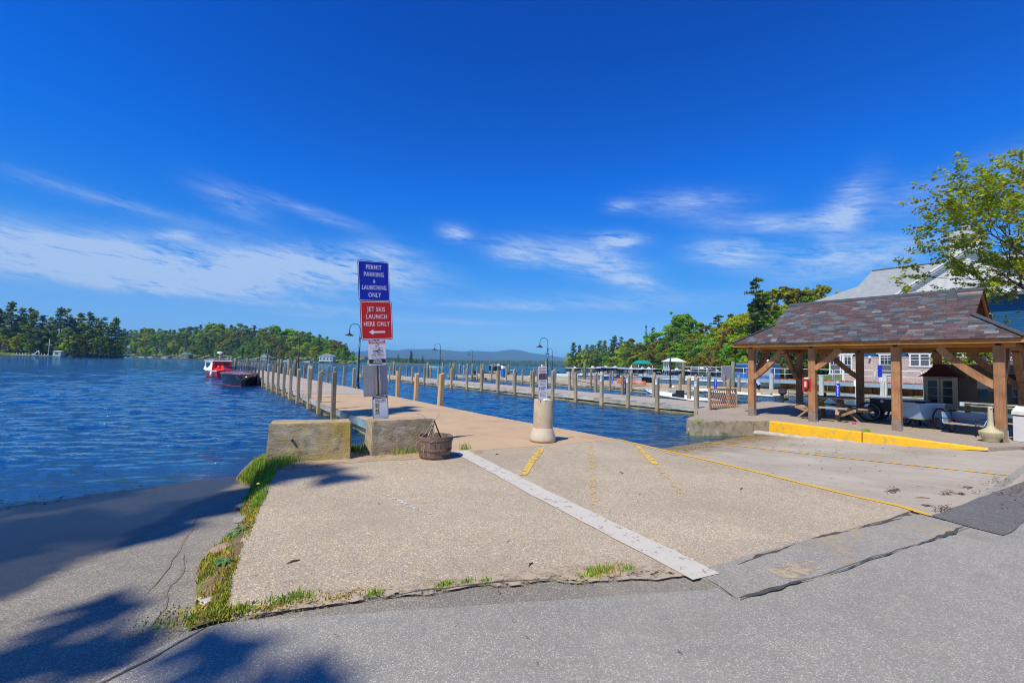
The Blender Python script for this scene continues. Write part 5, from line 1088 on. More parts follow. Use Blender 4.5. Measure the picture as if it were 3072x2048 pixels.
# roof
E0x, E1x, E0y, E1y, EZ, RX, RZ = -.85, 11.9, -27.9, 8.9, 8.15, 5.5, 11.85
KZ = 9.95; sl = (RZ - EZ) / (RX - E0x); kx = E0x + (KZ - EZ) / sl
KY = 7.45
RB = MB()
def rp(pts): RB.add(pts, [tuple(range(len(pts)))])
rp([(E0x, E0y, EZ), (E0x, E1y + 2.2, EZ), (kx, KY, KZ), (RX, KY - .2, RZ), (RX, E0y, RZ)]); rp([(E1x, E1y + 2.2, EZ), (E1x, E0y, EZ), (RX, E0y, RZ), (RX, KY - .2, RZ), (2 * RX - kx, KY, KZ)])
rp([(E0x, E1y + 2.2, EZ), (E1x, E1y + 2.2, EZ), (2 * RX - kx, KY, KZ), (kx, KY, KZ)]); rp([(kx, KY - .01, KZ), (2 * RX - kx, KY - .01, KZ), (RX, KY - .2, RZ)]); rp([(E0x, E0y, EZ), (E1x, E0y, EZ), (RX, E0y, RZ)])
rp([(E0x, E0y, EZ - .2), (E0x, E1y + 2.2, EZ - .2), (E0x, E1y + 2.2, EZ), (E0x, E0y, EZ)]); rp([(E0x, E0y, EZ - .2), (E1x, E0y, EZ - .2), (E1x, E1y + 2.2, EZ - .2), (E0x, E1y + 2.2, EZ - .2)]); rp([(E0x, E1y + 2.2, EZ - .2), (E1x, E1y + 2.2, EZ - .2), (E1x, E1y + 2.2, EZ), (E0x, E1y + 2.2, EZ)])
rfo = RB.build('roof', M_rf, bd); MB().bar((RX, KY - .2, RZ + .04), (RX, E0y, RZ + .04), .25, .07).build('ridge_cap', simple('ridge_vent', (.13, .14, .15), .8), rfo)
for xx, yy, x2, y2 in ((E0x - .01, E0y, E0x - .01, E1y + 2.2), (E0x, E1y + 2.21, E1x, E1y + 2.21)): MB().bar((xx, yy, EZ - .12), (x2, y2, EZ - .12), .04, .26).build('fascia', M_trim, rfo)
# front gable with white pediment
G0, G1, GZ = 12.1 - 8, -5.0, 8.4; gm = (G0 + G1) / 2; GP = GZ + (G0 - gm) * .715
gx = -.3
MB().add([(gx, G0, GZ), (gx, G1, GZ), (gx, gm, GP), (5.3, gm, GP), (gx + .35, G0, GZ), (gx + .35, G1, GZ)], [(0, 2, 3, 4), (1, 5, 3, 2)]).build('gable_roof', M_rf, rfo)
ped = MB()
for i in range(22):
    z0 = GZ + .12 + i * .16; hw = (GP - z0) / .715 - .3
    if hw > .1: ped.box((gx + .42, gm, z0 + .07), (.05, 2 * hw, .13))
ped.build('gable_siding', M_trim, rfo)
for s, yy in ((1, G0), (-1, G1)):
    for k, (dx, dz, wd) in enumerate(((0, .03, .10), (.12, -.12, .16), (.28, -.30, .14))): MB().bar((gx + dx, yy - s * dz * -1.2, GZ + .02 + dz * .2), (gx + dx, gm, GP + dz), .14, wd, up=(1, 0, 0)).build('rake_board', M_trim, rfo)
MB().box((gx + .3, gm, GZ + .03), (.3, G0 - G1 - .6, .14)).build('cornice', M_trim, rfo)
# cupola
cx, cy = RX - .1, .45; MB().box((cx, cy, 11.9), (2.0, 2.0, 1.5)).build('cupola_base', M_trim, rfo)
for sx_ in (-1, 1):
    for sy_ in (-1, 1): MB().box((cx + sx_ * .82, cy + sy_ * .82, 13.05), (.26, .26, .95)).build('cupola_post', M_trim, rfo)
for a in range(4):
    M = Matrix.Translation((cx, cy, 13.05)) @ Matrix.Rotation(PI / 2 * a, 4, 'Z'); MB().box((.76, 0, 0), (.04, 1.4, .8), M=M).build('cupola_glass', M_glass, rfo); MB().box((.80, 0, 0), (.05, .07, .8), M=M).box((.8, .4, 0), (.05, .04, .8), M=M).box((.8, -.4, 0), (.05, .04, .8), M=M).box((.8, 0, .1), (.05, 1.4, .04), M=M).build('cupola_bar', M_trim, rfo)
MB().box((cx, cy, 13.56), (2.2, 2.2, .10)).box((cx, cy, 13.64), (2.4, 2.4, .08)).build('cupola_cornice', M_trim, rfo); MB().add([(cx - 1.25, cy - 1.25, 13.68), (cx + 1.25, cy - 1.25, 13.68), (cx + 1.25, cy + 1.25, 13.68), (cx - 1.25, cy + 1.25, 13.68), (cx, cy, 15.0)], [(3, 2, 1, 0), (0, 1, 4), (1, 2, 4), (2, 3, 4), (3, 0, 4)]).build('cupola_roof', M_rf, rfo)
# deck: blue grey fascia beam, white railing
M_dkb = simple('pale_blue_deck_beam', (.26, .35, .42), .7, .08, 2, .08, 20)
dk = thing('waterfront_deck', 'raised deck with pale blue edge beam and white railing in front of the building', 'deck', (47, 8, 0))
MB().box((1.3, 4.0, .82), (2.5, 46, .12)).build('deck_floor', M_dockwood, dk)
for i in range(11): MB().box((-.03, -17 + i * 4.2 + 2.1 - .0, .72), (.10, 4.18, .34)).build('deck_beam', M_dkb, dk)
M_rail = simple('white_railing_paint', (.80, .81, .82), .4, .03, 3, 0)
def rail_panel(y0, y1, posts):
    mb = MB().tube([(0, y0, .9), (0, y0, 1.90), (0, y0 + .08, 1.96), (0, y1 - .08, 1.96), (0, y1, 1.90), (0, y1, .9)], .026, 6).tube([(0, y0, 1.45), (0, y1, 1.45)], .02, 6)
    for k in range(1, posts): mb.tube([(0, y0 + (y1 - y0) * k / posts, .9), (0, y0 + (y1 - y0) * k / posts, 1.95)], .02, 6)
    mb.build('railing_panel', M_rail, dk)
yy = -16.0
for i in range(13):
    L_ = 3.0; rail_panel(yy, yy + L_ - .12, 1 + (2 if yy > 9 else 1)); yy += L_
# rusty sheet pile wall
M_sheet = simple('rust_red_sheet', (.36, .105, .03), .85, .35, 1.4, .3, 20, rand=.38, dirt=(.13, .05, .03), dirts=2)
sw = thing('sheet_wall', 'rust red sheet pile wall below the deck of the building', 'wall', (48.4, 8, 0)); yy = -19.0; k = 0
while yy < 17:
    d = .18 if k % 2 else 0; MB().box((d, yy + .17 - 4, -.2 + .35), (.05, .335, 1.7)).build('sheet_pile', M_sheet, sw); yy += .34; k += 1
MB().box((-.12, -4, -.12), (.10, 38, .16)).build('waler', M_dockedge, sw)
for i in range(4): MB().box((-.2, -15 + i * 8 + (i % 2), -.05), (.12, 1.4 + i, .14)).build('yellow_float_strip', simple('yellow_strip', (.65, .5, .08), .7), sw)
MB().box((27, -10, .3), (50, 60, 1.2), M=Matrix.Translation((48.7, 0, -.3))).build('quay', [simple('quay_ground', (.25, .24, .2), .9)], kind='structure')
# upright sign boards near the finger dock
def tall_sign(x, y, z0, z1, w, txt, label, blue=True):
    S = thing('upright_sign', label, 'sign', (x, y, 0), -R_(82)); MB().box((0, .02, (z0 + z1) / 2), (w, .03, z1 - z0)).build('sign_board', M_blue if blue else M_white, S)
    n = len(txt); hgt = (z1 - z0) * .86 / n
    for i, ch in enumerate(txt): text('lettering', ch, hgt * 1.15, M_letter if blue else M_blue, S, (0, -.0, z1 - (z1 - z0) * .05 - hgt * (i + .5)), .012)
    return S
hp = tall_sign(38.0, 12.64, -.32, .92, .26, ' PARKING', 'blue upright PARKING board with a wheelchair symbol over the picnic table')
MB().tube([(-.07, -.002, .85), (-.03, -.002, .77), (.05, -.002, .75), (.07, -.002, .69)], .012, 5).tube([(.04, -.002, .74), (0.0, -.002, .69), (-.05, -.002, .73), (-.05, -.002, .78)], .010, 5).build('wheelchair_symbol', M_letter, hp)
MB().box((0, .09, -.1), (.14, .12, 2.4)).build('post', M_post_pale, hp)
h2 = tall_sign(30.0, 8.05, 1.48, 2.12, .19, '   ', 'faded blue upright board above a white strip on a pale post', True); MB().box((.045, .03, .75), (.17, .14, 1.0)).build('post', M_post_pale, h2, rot=(0, R_(3), 0)); MB().box((.03, .0, 1.33), (.10, .012, .28)).build('strip', M_white, h2)
text('lettering', 'O', .11, M_blue, h2, (.03, -.012, 1.25), .01); text('lettering', '1', .11, M_blue, h2, (.03, -.012, 1.38), .01)
ub = thing('utility_box', 'white utility box on a pole left of the third back pavilion post', 'box', (37.0, 11.2, 0)); MB().box((0, 0, 1.0), (.18, .28, .40)).build('case', M_white, ub); MB().box((.05, 0, .2), (.08, .10, 1.4)).build('stand', M_post_pale, ub)
tb2 = thing('ladder_rail', 'tan timber dock edge with a dinghy lying behind the notice board', 'dock', (24.5, 3.2, 0)); 
for i in range(3): MB().box((i * .9, 0, .02 - i * .04), (.16, 9.0, .16)).build('timber', M_tanb, tb2)
# ------------------------------------------------------------------ white gazebo, far cottages and boathouses
M_rw = simple('pale_metal_roof', (.66, .69, .74), .5, .03, 2, 0)
gz = thing('gazebo', 'white open gazebo with a pale hipped roof standing on stilts on the wooded bank', 'gazebo', (96.3, 66.0, 0), R_(54))
for sx_ in (-1, 1):
    for k, yy in enumerate((-2.5, -1.3, 0.0, 1.3, 2.5)): MB().box((yy, sx_ * 1.6, 1.6), (.16, .16, 4.0)).build('post', M_trim, gz)
MB().box((0, 0, 1.15), (5.4, 3.6, .2)).build('floor', M_trim, gz); MB().add([(-3.1, -2.1, 3.45), (3.1, -2.1, 3.45), (3.1, 2.1, 3.45), (-3.1, 2.1, 3.45), (-1.9, -.4, 4.35), (1.9, -.4, 4.35), (1.9, .4, 4.35), (-1.9, .4, 4.35)], [(3, 2, 1, 0), (0, 1, 5, 4), (1, 2, 6, 5), (2, 3, 7, 6), (3, 0, 4, 7), (4, 5, 6, 7)]).build('roof', M_rw, gz)
for s in (-1, 1): MB().box((0, s * 1.65, 1.65), (5.3, .05, .75)).build('balustrade', simple('grey_balustrade', (.42, .44, .47), .6), gz)
def cottage(name, label, loc, rz, w, d, h, rh, wall, roofm, wins=3, porch=False, cat='house'):
    H = thing(name, label, cat, loc, rz); MB().box((0, 0, h / 2), (w, d, h)).build('wall', wall, H)
    MB().add([(-w / 2 - .4, -d / 2 - .4, h), (w / 2 + .4, -d / 2 - .4, h), (w / 2 + .4, d / 2 + .4, h), (-w / 2 - .4, d / 2 + .4, h), (0, -d / 2 - .4, h + rh), (0, d / 2 + .4, h + rh)], [(3, 2, 1, 0), (0, 1, 4), (1, 2, 5, 4), (2, 3, 5), (3, 0, 4, 5)]).build('roof', roofm, H)
    for i in range(wins): MB().box((-w / 2 + w * (i + .5) / wins, -d / 2 - .03, h * .55), (w / wins * .42, .08, h * .34)).build('window', M_glass, H)
    if porch: MB().box((0, -d / 2 - 1.2, .5), (w * .9, 2.2, .2)).box((0, -d / 2 - 2.2, h * .75), (w * .95, .2, .2)).build('porch', M_trim, H)
    return H
M_gwall = simple('brown_cabin_wall', (.16, .10, .07), .8); M_groof = simple('green_cabin_roof', (.10, .22, .18), .6); M_dkwall = simple('grey_house_wall', (.24, .25, .27), .8); M_groof2 = simple('dark_cabin_roof', (.09, .09, .10), .8); M_bluewall = simple('pale_blue_wall', (.26, .34, .38), .7)
cottage('cabin', 'small brown cabin with a green roof at the water below the wooded hill', far(deg_of(563), 505, .0), YAW * -1, 9, 7, 4, 3, M_gwall, M_groof, 2, True)
cottage('house', 'pale blue white lake house with a porch at the tip of the wooded hill', far(deg_of(985), 405, .6), -YAW, 12, 8, 4.6, 2.6, M_bluewall, M_dkwall, 4, True)
cottage('house', 'dark gabled house with a white pointed front among trees right of the red boat', far(deg_of(800), 450, .4), -YAW, 7, 7, 2.6, 3.6, M_dkwall, M_dkwall, 2)
cottage('house', 'grey house hidden among the tall pines of the left point', far(deg_of(130), 352, 1.0), -YAW, 14, 8, 8, 4, M_dkwall, M_groof2, 4)
cottage('boathouse', 'tiny pale blue boathouse on the shore of the left point', far(deg_of(182), 318, -.2), -YAW, 5.4, 4, 3.2, .6, M_bluewall, M_trim, 1, cat='boathouse')
cottage('boathouse', 'long low grey roofed boathouse behind the moored boats', far(deg_of(1850), 170, -.4), -YAW, 14, 6, 1.9, .5, M_dkwall, simple('grey_metal_roof', (.36, .38, .40), .6), 4, cat='boathouse')
gc = thing('boat_canopy', 'green fabric boat canopy behind the moored grey boats', 'canopy', (85, 66.5, -.4), R_(54)); MB().add([(-3.2, -1.6, 3.1), (3.2, -1.6, 3.1), (3.2, 1.6, 3.1), (-3.2, 1.6, 3.1), (-2.9, -.3, 3.9), (2.9, -.3, 3.9), (2.9, .3, 3.9), (-2.9, .3, 3.9)], [(3, 2, 1, 0), (0, 1, 5, 4), (1, 2, 6, 5), (2, 3, 7, 6), (3, 0, 4, 7), (4, 5, 6, 7)]).build('fabric', simple('green_canvas', (.0, .26, .20), .7), gc)
for x in (-3, 3):
    for y in (-1.5, 1.5): MB().tube([(x, y, 0), (x, y, 3.1)], .05, 6).build('pole', M_galv, gc)
# slide, mast and dock on the left point
ld = thing('swim_dock', 'low private dock with white rail posts along the left point shore', 'dock', far(deg_of(95), 305, -.3), -YAW)
MB().box((0, 0, .35), (24, 2.2, .2)).build('deck_panel', M_dockwood, ld)
for i in range(12): MB().box((-11.5 + i * 2.1, 0, .8), (.18, .18, 1.9)).build('post', M_trim, ld)
ws = thing('water_slide', 'pale turquoise water slide on the private dock of the left point', 'slide', far(deg_of(113), 303, .1), -YAW); MB().tube([(-2.6, 0, .3), (-1.2, 0, .9), (.4, 0, 2.4), (1.6, 0, 3.0)], .35, 6).build('chute', simple('turquoise_plastic', (.30, .62, .62), .5), ws); MB().tube([(1.6, .4, 0), (1.6, .4, 3)], .1, 5).tube([(1.6, -.4, 0), (1.6, -.4, 3)], .1, 5).build('ladder', M_trim, ws)
ms = thing('flag_mast', 'white mast with a crossbar on the private dock of the left point', 'mast', far(deg_of(149), 303, .0), -YAW); MB().tube([(0, 0, 0), (0, 0, 11)], [.16, .09], 6).build('mast_pole', M_trim, ms); MB().box((0, 0, 7.4), (4.6, .14, .16)).build('crossbar', M_trim, ms)
for i, (px, d) in enumerate([(380, 545), (395, 548), (430, 540), (455, 545), (498, 530), (640, 500), (862, 440), (925, 430)]):
    cottage('shore_dock', ['tiny white dock on the far shore below the wooded hill'][0], far(deg_of(px), d, -.5), -YAW, 6, 3, .9, .15, M_trim, M_trim, 0, cat='dock')['group'] = 'tiny docks along the far shore'
rank_labels([o for o in COL.objects if o.get('group') == 'tiny docks along the far shore'], '{} tiny white dock from the left on the shore below the wooded hill')
# ------------------------------------------------------------------ boats
def hull(L, B, H, draft=.25, bow=1.6, flare=.8, n=18, stern=.92, sheer=.25):
    """stations from stern (x = -L/2) to bow (x = +L/2); returns rings of points for the hull side and the gunwale line"""
    rings = []
    for i in range(n + 1):
        t = i / n; x = -L / 2 + L * t; w = (stern + (1 - stern) * min(1, t * 3)) if t < .35 else 1.0
        k = 1 - max(0, (t - .45) / .55) ** bow; hb = B / 2 * w * max(.015, k); z1 = H + sheer * max(0, t - .3) ** 2 * 1.6; wl = hb * (flare * (1 - .35 * max(0, t - .6) / .4))
        keel = -draft * (1 - max(0, (t - .8) / .2) ** 2)
        rings.append([(x, -hb, z1), (x - .0, -wl, .08), (x, -wl * .82, -.08), (x, 0, keel), (x, wl * .82, -.08), (x, wl, .08), (x, hb, z1)])
    return rings
def add_rings(mb, rings, mi=0, rows=None):
    n = len(rings); m = len(rings[0]); vs = [p for r in rings for p in r]
    mb.add(vs, [(i * m + k, i * m + k + 1, (i + 1) * m + k + 1, (i + 1) * m + k) for i in range(n - 1) for k in range(m - 1)], mi, True)
    mb.add(list(rings[0]), [tuple(range(m))], mi); return mb
def deck_from(rings, a, b, dz=0.0, crown=.06):
    vs = []; 
    for r in rings[a:b + 1]:
        l, rr = r[0], r[-1]; vs += [(l[0], l[1] * .98, l[2] + dz), (l[0], 0, l[2] + dz + crown * min(1, abs(l[1]) * 1.2)), (rr[0], rr[1] * .98, rr[2] + dz)]
    k = b - a; return MB().add(vs, [(i * 3 + j, i * 3 + j + 1, (i + 1) * 3 + j + 1, (i + 1) * 3 + j) for i in range(k) for j in range(2)], 0, True)
def trim_line(rings, r=.03): return MB().tube([p[0] for p in rings], r, 6).tube([p[-1] for p in rings], r, 6)
M_navy = simple('dark_varnished_hull', (.014, .012, .022), .18, .2, 3, 0, spec=.35); M_mahog = simple('red_mahogany_deck', (.26, .035, .03), .12, .3, 2.5, 0, spec=.7); M_boot = simple('red_waterline', (.45, .04, .06), .4); M_chrome = simple('chrome', (.75, .77, .8), .08, .02, 3, 0, metal=1.0)
M_tint = NT('tinted_windscreen'); _g = M_tint.n('ShaderNodeBsdfGlossy', {'Color': (.7, .8, 1, 1), 'Roughness': .02}); _t = M_tint.n('ShaderNodeBsdfTransparent', {'Color': (.45, .50, .55, 1)}); _m = M_tint.n('ShaderNodeMixShader', {0: .06, 1: _t.outputs[0], 2: _g.outputs[0]}); M_tint.t.links.new(_m.outputs[0], M_tint.out.inputs[0]); M_tint = M_tint.m
rb = thing('runabout', 'varnished dark runabout with a mahogany foredeck moored bow first at the long pier', 'boat', (3.82, 41.2, -.42), R_(266.2))
rg = hull(8.2, 2.62, .86, .3, 2.6, .84, 20, .9, .0); add_rings(MB(), rg).build('hull', M_navy, rb)
fdk = deck_from(rg, 9, 20, .012, .10); fdk.v = [(x, y, z + .14 * max(0, (4.1 - x) / 4.6) * (1 - (abs(y) / 1.32) ** 2)) for x, y, z in fdk.v]; fdk.build('foredeck', M_mahog, rb); deck_from(rg, 0, 4, .012, .06).build('aft_deck', M_mahog, rb); trim_line(rg, .022).build('rub_rail', M_mahog, rb)
MB().add([p for r in rg[4:10] for p in (r[0], (r[0][0], r[0][1] * .86, r[0][2] + .03), (r[0][0], r[0][1] * .86, .3), (r[0][0], -r[0][1] * .86, .3), (r[0][0], -r[0][1] * .86, r[0][2] + .03), r[-1])], [(i * 6 + j, i * 6 + j + 1, (i + 1) * 6 + j + 1, (i + 1) * 6 + j) for i in range(5) for j in range(5)]).build('cockpit_lining', simple('maroon_vinyl', (.22, .03, .05), .4), rb)
bl_ = MB()
for s in (0, 1):
    pts = [Vector((r[1 if s == 0 else 5])) + Vector((0, 0, -.03)) for r in rg]; bl_.tube([(p.x, p.y * 1.004, .035) for p in pts], .016, 5)
bl_.build('boot_stripe', M_boot, rb)
wsx = .35; MB().add([(wsx, -1.12, .96), (wsx + .55, -.45, 1.02), (wsx + .55, .45, 1.02), (wsx, 1.12, .96), (wsx - .45, -1.05, 1.36), (wsx + .1, -.42, 1.42), (wsx + .1, .42, 1.42), (wsx - .45, 1.05, 1.36)], [(0, 1, 5, 4), (1, 2, 6, 5), (2, 3, 7, 6)]).build('windscreen', M_tint, rb)
MB().tube([(wsx - .45, -1.05, 1.36), (wsx + .1, -.42, 1.42), (wsx + .1, .42, 1.42), (wsx - .45, 1.05, 1.36)], .013, 6).tube([(wsx + .55, 0, 1.02), (wsx + .1, 0, 1.42)], .013, 6).build('windscreen_frame', M_chrome, rb)
MB().lathe([(0, 0), (.05, .02), (.06, .08), (.03, .13), (0, .14)], 12, (3.92, 0, .98)).build('bow_light', M_chrome, rb); MB().tube([(4.13, -.32, .78), (4.02, -.22, .56), (4.0, 0, .48), (4.02, .22, .56), (4.13, .32, .78)], .02, 6).build('bow_fitting', M_chrome, rb)
for s in (-1, 1): MB().lathe([(0, 0), (.04, .01), (.035, .05), (0, .06)], 10, (2.2, s * .85, 1.0)).build('deck_light', M_chrome, rb); MB().box((-.1, s * .5, .75), (.5, .75, .5), bev=.08).build('seat', simple('maroon_vinyl_seat', (.24, .03, .06), .45), rb)
# red cuddy boat
M_redc = simple('red_canvas', (.66, .015, .02), .7, .2, 2, .4, 6); M_redh = simple('dark_red_hull', (.36, .02, .04), .3, .1, 2, 0)
cb_ = thing('cabin_cruiser', 'red and white cabin boat with red cockpit cover and radar dome', 'boat', (3.3, 57.5, -.42), PI / 2 + R_(14)); cb_.scale = (.82,) * 3
rg = hull(7.4, 2.75, .82, .3, 1.8, .86, 18, .95, .3); add_rings(MB(), rg).build('hull', M_redh, cb_); trim_line(rg, .05).build('rub_rail', M_white, cb_); deck_from(rg, 10, 18, .01).build('foredeck', M_dark, cb_)
MB().add([(-1.3, -1.1, .84), (2.3, -1.0, .9), (2.3, 1.0, .9), (-1.3, 1.1, .84), (-1.2, -1.02, 2.0), (1.4, -.9, 2.0), (1.4, .9, 2.0), (-1.2, 1.02, 2.0)], [(3, 2, 1, 0), (0, 1, 5, 4), (1, 2, 6, 5), (2, 3, 7, 6), (3, 0, 4, 7), (4, 5, 6, 7)]).build('cabin', M_white, cb_)
MB().box((.1, 0, 2.05), (3.2, 2.3, .10), bev=.04).build('cabin_roof', M_white, cb_)
MB().add([(-1.32, -1.12, .84), (-1.32, 1.12, .84), (-1.24, 1.04, 1.98), (-1.24, -1.04, 1.98), (-1.40, -1.12, .84), (-1.40, 1.12, .84), (-1.30, 1.04, 1.98), (-1.30, -1.04, 1.98)], [(0, 1, 2, 3), (4, 7, 6, 5), (0, 4, 5, 1), (1, 5, 6, 2), (2, 6, 7, 3), (3, 7, 4, 0)]).build('aft_curtain', M_redc, cb_)
for s in (-1, 1): MB().box((-1.39, s * .48, 1.55), (.03, .58, .5)).build('curtain_window', M_glass, cb_); MB().box((.4, s * 1.0, 1.5), (1.7, .06, .6)).build('side_window', M_glass, cb_)
cvr = [[(x, y, .86 + (1.15 - .86) * (1 - (y / 1.2) ** 2) * f + .04 * math.sin(x * 9 + y * 5)) for y in (-1.2, -.8, -.4, 0, .4, .8, 1.2)] for x, f in ((-3.65, .0), (-3.2, .7), (-2.6, 1.1), (-2.0, 1.4), (-1.45, 1.5))]
MB().add([p for r in cvr for p in r], [(i * 7 + j, i * 7 + j + 1, (i + 1) * 7 + j + 1, (i + 1) * 7 + j) for i in range(4) for j in range(6)], 0, True).build('cockpit_cover', M_redc, cb_)
for s in (.1, .55): MB().tube([(-2.2, s, 1.05), (-1.9, s, 1.38)], .2, 10).build('folded_cushion', M_redc, cb_)
MB().tube([(-.3, 0, 2.1), (-.3, 0, 2.95)], [.12, .05], 8).build('mast', simple('pink_mast', (.55, .22, .25), .5), cb_); MB().lathe([(.12, 0), (.30, .08), (.32, .18), (.26, .28), (0, .33)], 16, (-.3, 0, 2.95)).build('radar_dome', M_white, cb_)
MB().tube([(-1.2, -.9, 2.12), (-1.2, -.9, 2.3), (1.2, -.8, 2.3), (1.2, .8, 2.3), (-1.2, .9, 2.3), (-1.2, .9, 2.12)], .025, 6).build('roof_rail', M_chrome, cb_); text('lettering', 'Cruisin', .3, M_letter, cb_, (-3.73, .0, .38), .01, rot=(PI / 2, 0, -PI / 2))
fd = MB().tube([(-2.4, 1.5, .72), (-2.4, 1.5, .15)], .12, 10).build('fender', M_white, cb_)
# far speedboat
fs = thing('speedboat', 'small white speedboat crossing the open lake in front of the mountains', 'boat', (-36, 208, -.42), R_(-30)); fs.location = far(deg_of(1312), 210, -.42); fs.rotation_euler = (0, 0, R_(-25))
rg = hull(7.0, 2.2, .62, .2, 1.8, .85, 10); add_rings(MB(), rg).build('hull', M_white, fs); deck_from(rg, 0, 10, .01).build('deck', M_cream, fs); MB().box((.3, 0, .85), (.8, 1.4, .4)).build('windscreen', M_glass, fs)
mk = thing('marker_buoy', 'small white marker buoy floating left of the red cabin boat', 'buoy', far(deg_of(622), 150, -.4)); MB().lathe([(.2, -.2), (.25, .1), (.12, .3), (.08, 1.0), (0, 1.1)], 10).build('body', M_white, mk)
# ------------------------------------------------------------------ moored hardtop boats
M_hullw = simple('white_hull', (.72, .73, .74), .3, .03, 2, 0); M_hullg = simple('grey_aluminium_hull', (.40, .43, .46), .35, .1, 3, .05, metal=.35); M_hulln = simple('navy_hull', (.02, .035, .10), .3); M_hullb = simple('bright_blue_hull', (.02, .14, .50), .35, .1)
M_ht = simple('white_hardtop', (.66, .68, .72), .4); M_seat = simple('dark_blue_cushion', (.03, .04, .10), .6); M_lifer = simple('red_ring', (.6, .06, .04), .6)
def hardtop(label, loc, rz, L=7.2, B=2.5, hullm=None, ht_z=2.25, htl=2.7, tilt=.35, hullh=.95, dome=True, ring=False, parentgroup='grey hardtop boats moored beyond the docks'):
    b = thing('hardtop_boat', label, 'boat', loc, rz, parentgroup); b.scale = (.85, .85, .85); rg = hull(L, B, hullh, .3, 1.8, .88, 12, .96, .3)
    add_rings(MB(), rg).build('hull', hullm or M_hullg, b); trim_line(rg, .05).build('rub_rail', M_dark, b); deck_from(rg, 7, 12, .0).build('foredeck', M_hullw, b)
    c0, c1 = -1.2, 1.0; h = hullh
    MB().box((-.1, 0, h + .12), (2.3, 1.9, .5)).build('console', M_hullw, b)
    W = MB()
    for s in (-1, 1):
        for x0, x1 in ((c0, c0 - .1), (-.15, -.2), (c1 - .15, c1 + .35)): W.bar((x0, s * .95, h - .1), (x1, s * 1.05, ht_z), .10, .09)
    W.bar((c1 - .1, 0, h), (c1 + .35, 0, ht_z), .06, .06).build('cabin_frame', M_iron, b)
    MB().quad((c1 - .15, -.9, h + .3), (c1 - .15, .9, h + .3), (c1 + .32, 1.0, ht_z), (c1 + .32, -1.0, ht_z)).build('windscreen', M_tint, b)
    for s in (-1, 1): MB().quad((c0, s * .96, h + .3), (c1 - .15, s * .96, h + .3), (c1 + .3, s * 1.04, ht_z), (c0 - .08, s * 1.04, ht_z)).build('side_glass', M_tint, b)
    MB().box((.0, 0, ht_z + .05), (htl, 2.35, .10), bev=.04).build('hardtop', M_ht, b)
    if dome: MB().lathe([(.0, 0), (.25, .03), (.28, .12), (.2, .22), (0, .26)], 14, (.3, .1, ht_z + .1)).build('radar_dome', M_white, b)
    MB().tube([(-1, -.8, ht_z + .1), (-1, -.8, ht_z + .28), (.9, -.8, ht_z + .28), (.9, .8, ht_z + .28), (-1, .8, ht_z + .28), (-1, .8, ht_z + .1)], .022, 5).build('roof_rail', M_chrome, b)
    R = MB(); bw = [r for r in rg[6:]]
    for s in (0, -1):
        R.tube([(r[s][0], r[s][1] * .95, r[s][2] + .42) for r in bw], .022, 5)
        for r in bw[::2]: R.tube([(r[s][0], r[s][1] * .95, r[s][2]), (r[s][0] - .05, r[s][1] * .95, r[s][2] + .42)], .018, 5)
    R.build('bow_rail', M_hullw, b)
    eng = MB().box((-L / 2 - .25, 0, h * .7 + .35), (.45, .42, .55), bev=.1).build('outboard', M_dark, b); MB().box((-L / 2 - .22, 0, .2), (.18, .12, 1.0)).build('outboard_leg', M_dark, eng)
    for s in (-1, 1): MB().box((-2.2, s * .6, h - .05), (.6, .6, .35), bev=.06).build('seat', M_seat, b)
    if ring: MB().box((-.9, 1.02, h + .22), (.8, .05, .28), bev=.02).build('name_board', M_lifer, b)
    return b
hardtop('grey hardtop boat leftmost of the moored row, its bow rail towards the docks', far(deg_of(1776), 63, -.42), R_(-118), ring=False)
hardtop('second hardtop boat in the moored row, under a dark bimini', far(deg_of(1841), 63, -.42), R_(-95), hullm=M_hullb, L=8.2, ht_z=2.35)
hardtop('third hardtop boat in the moored row, carrying a red board on its side', far(deg_of(1890), 59, -.42), R_(-112), ring=True, htl=3.1)
hardtop('fourth hardtop boat in the moored row, with a dark pointed hull', far(deg_of(1947), 59, -.42), R_(-150), hullm=M_hulln, L=7.6, ht_z=2.3)
hardtop('fifth hardtop boat in the moored row, right below the white gazebo', far(deg_of(2026), 56, -.42), R_(-112), htl=3.0)
hardtop('small pilothouse boat left of the grey landing ramp boat', far(deg_of(2107), 54, -.42), R_(-170), hullm=M_hulln, ht_z=2.5, htl=2.1, L=6.8)
hardtop('dark topped centre console boat beyond the bollard notice', (31.8 + 7.2, 57.5, -.42), R_(-30), hullm=M_hullw, ht_z=2.2, htl=2.6, dome=True)
hardtop('far white cruiser behind the moored row', far(deg_of(1815), 78, -.42), R_(-60), hullm=M_hullw, L=9.5, B=3.0, ht_z=2.4, hullh=1.25)
hardtop('white express boat right of the green canopy', far(deg_of(1925), 72, -.42), R_(-20), hullm=M_hullw, L=8.5, B=2.8, ht_z=2.35, hullh=1.2)
hardtop('white open boat between the steel pole and the workboat', far(deg_of(2062), 66, -.42), R_(-40), hullm=M_hullw, L=7.5, B=2.6, ht_z=2.1, hullh=1.1)
hardtop('pale motorboat at the left end of the moored row', far(deg_of(1722), 84, -.42), R_(-70), hullm=M_hullw, L=7, ht_z=2.1)
hardtop('white runabout behind the pilothouse boat', far(deg_of(2150), 70, -.42), R_(-20), hullm=M_hullw, L=8, B=2.7, ht_z=2.2, hullh=1.1)
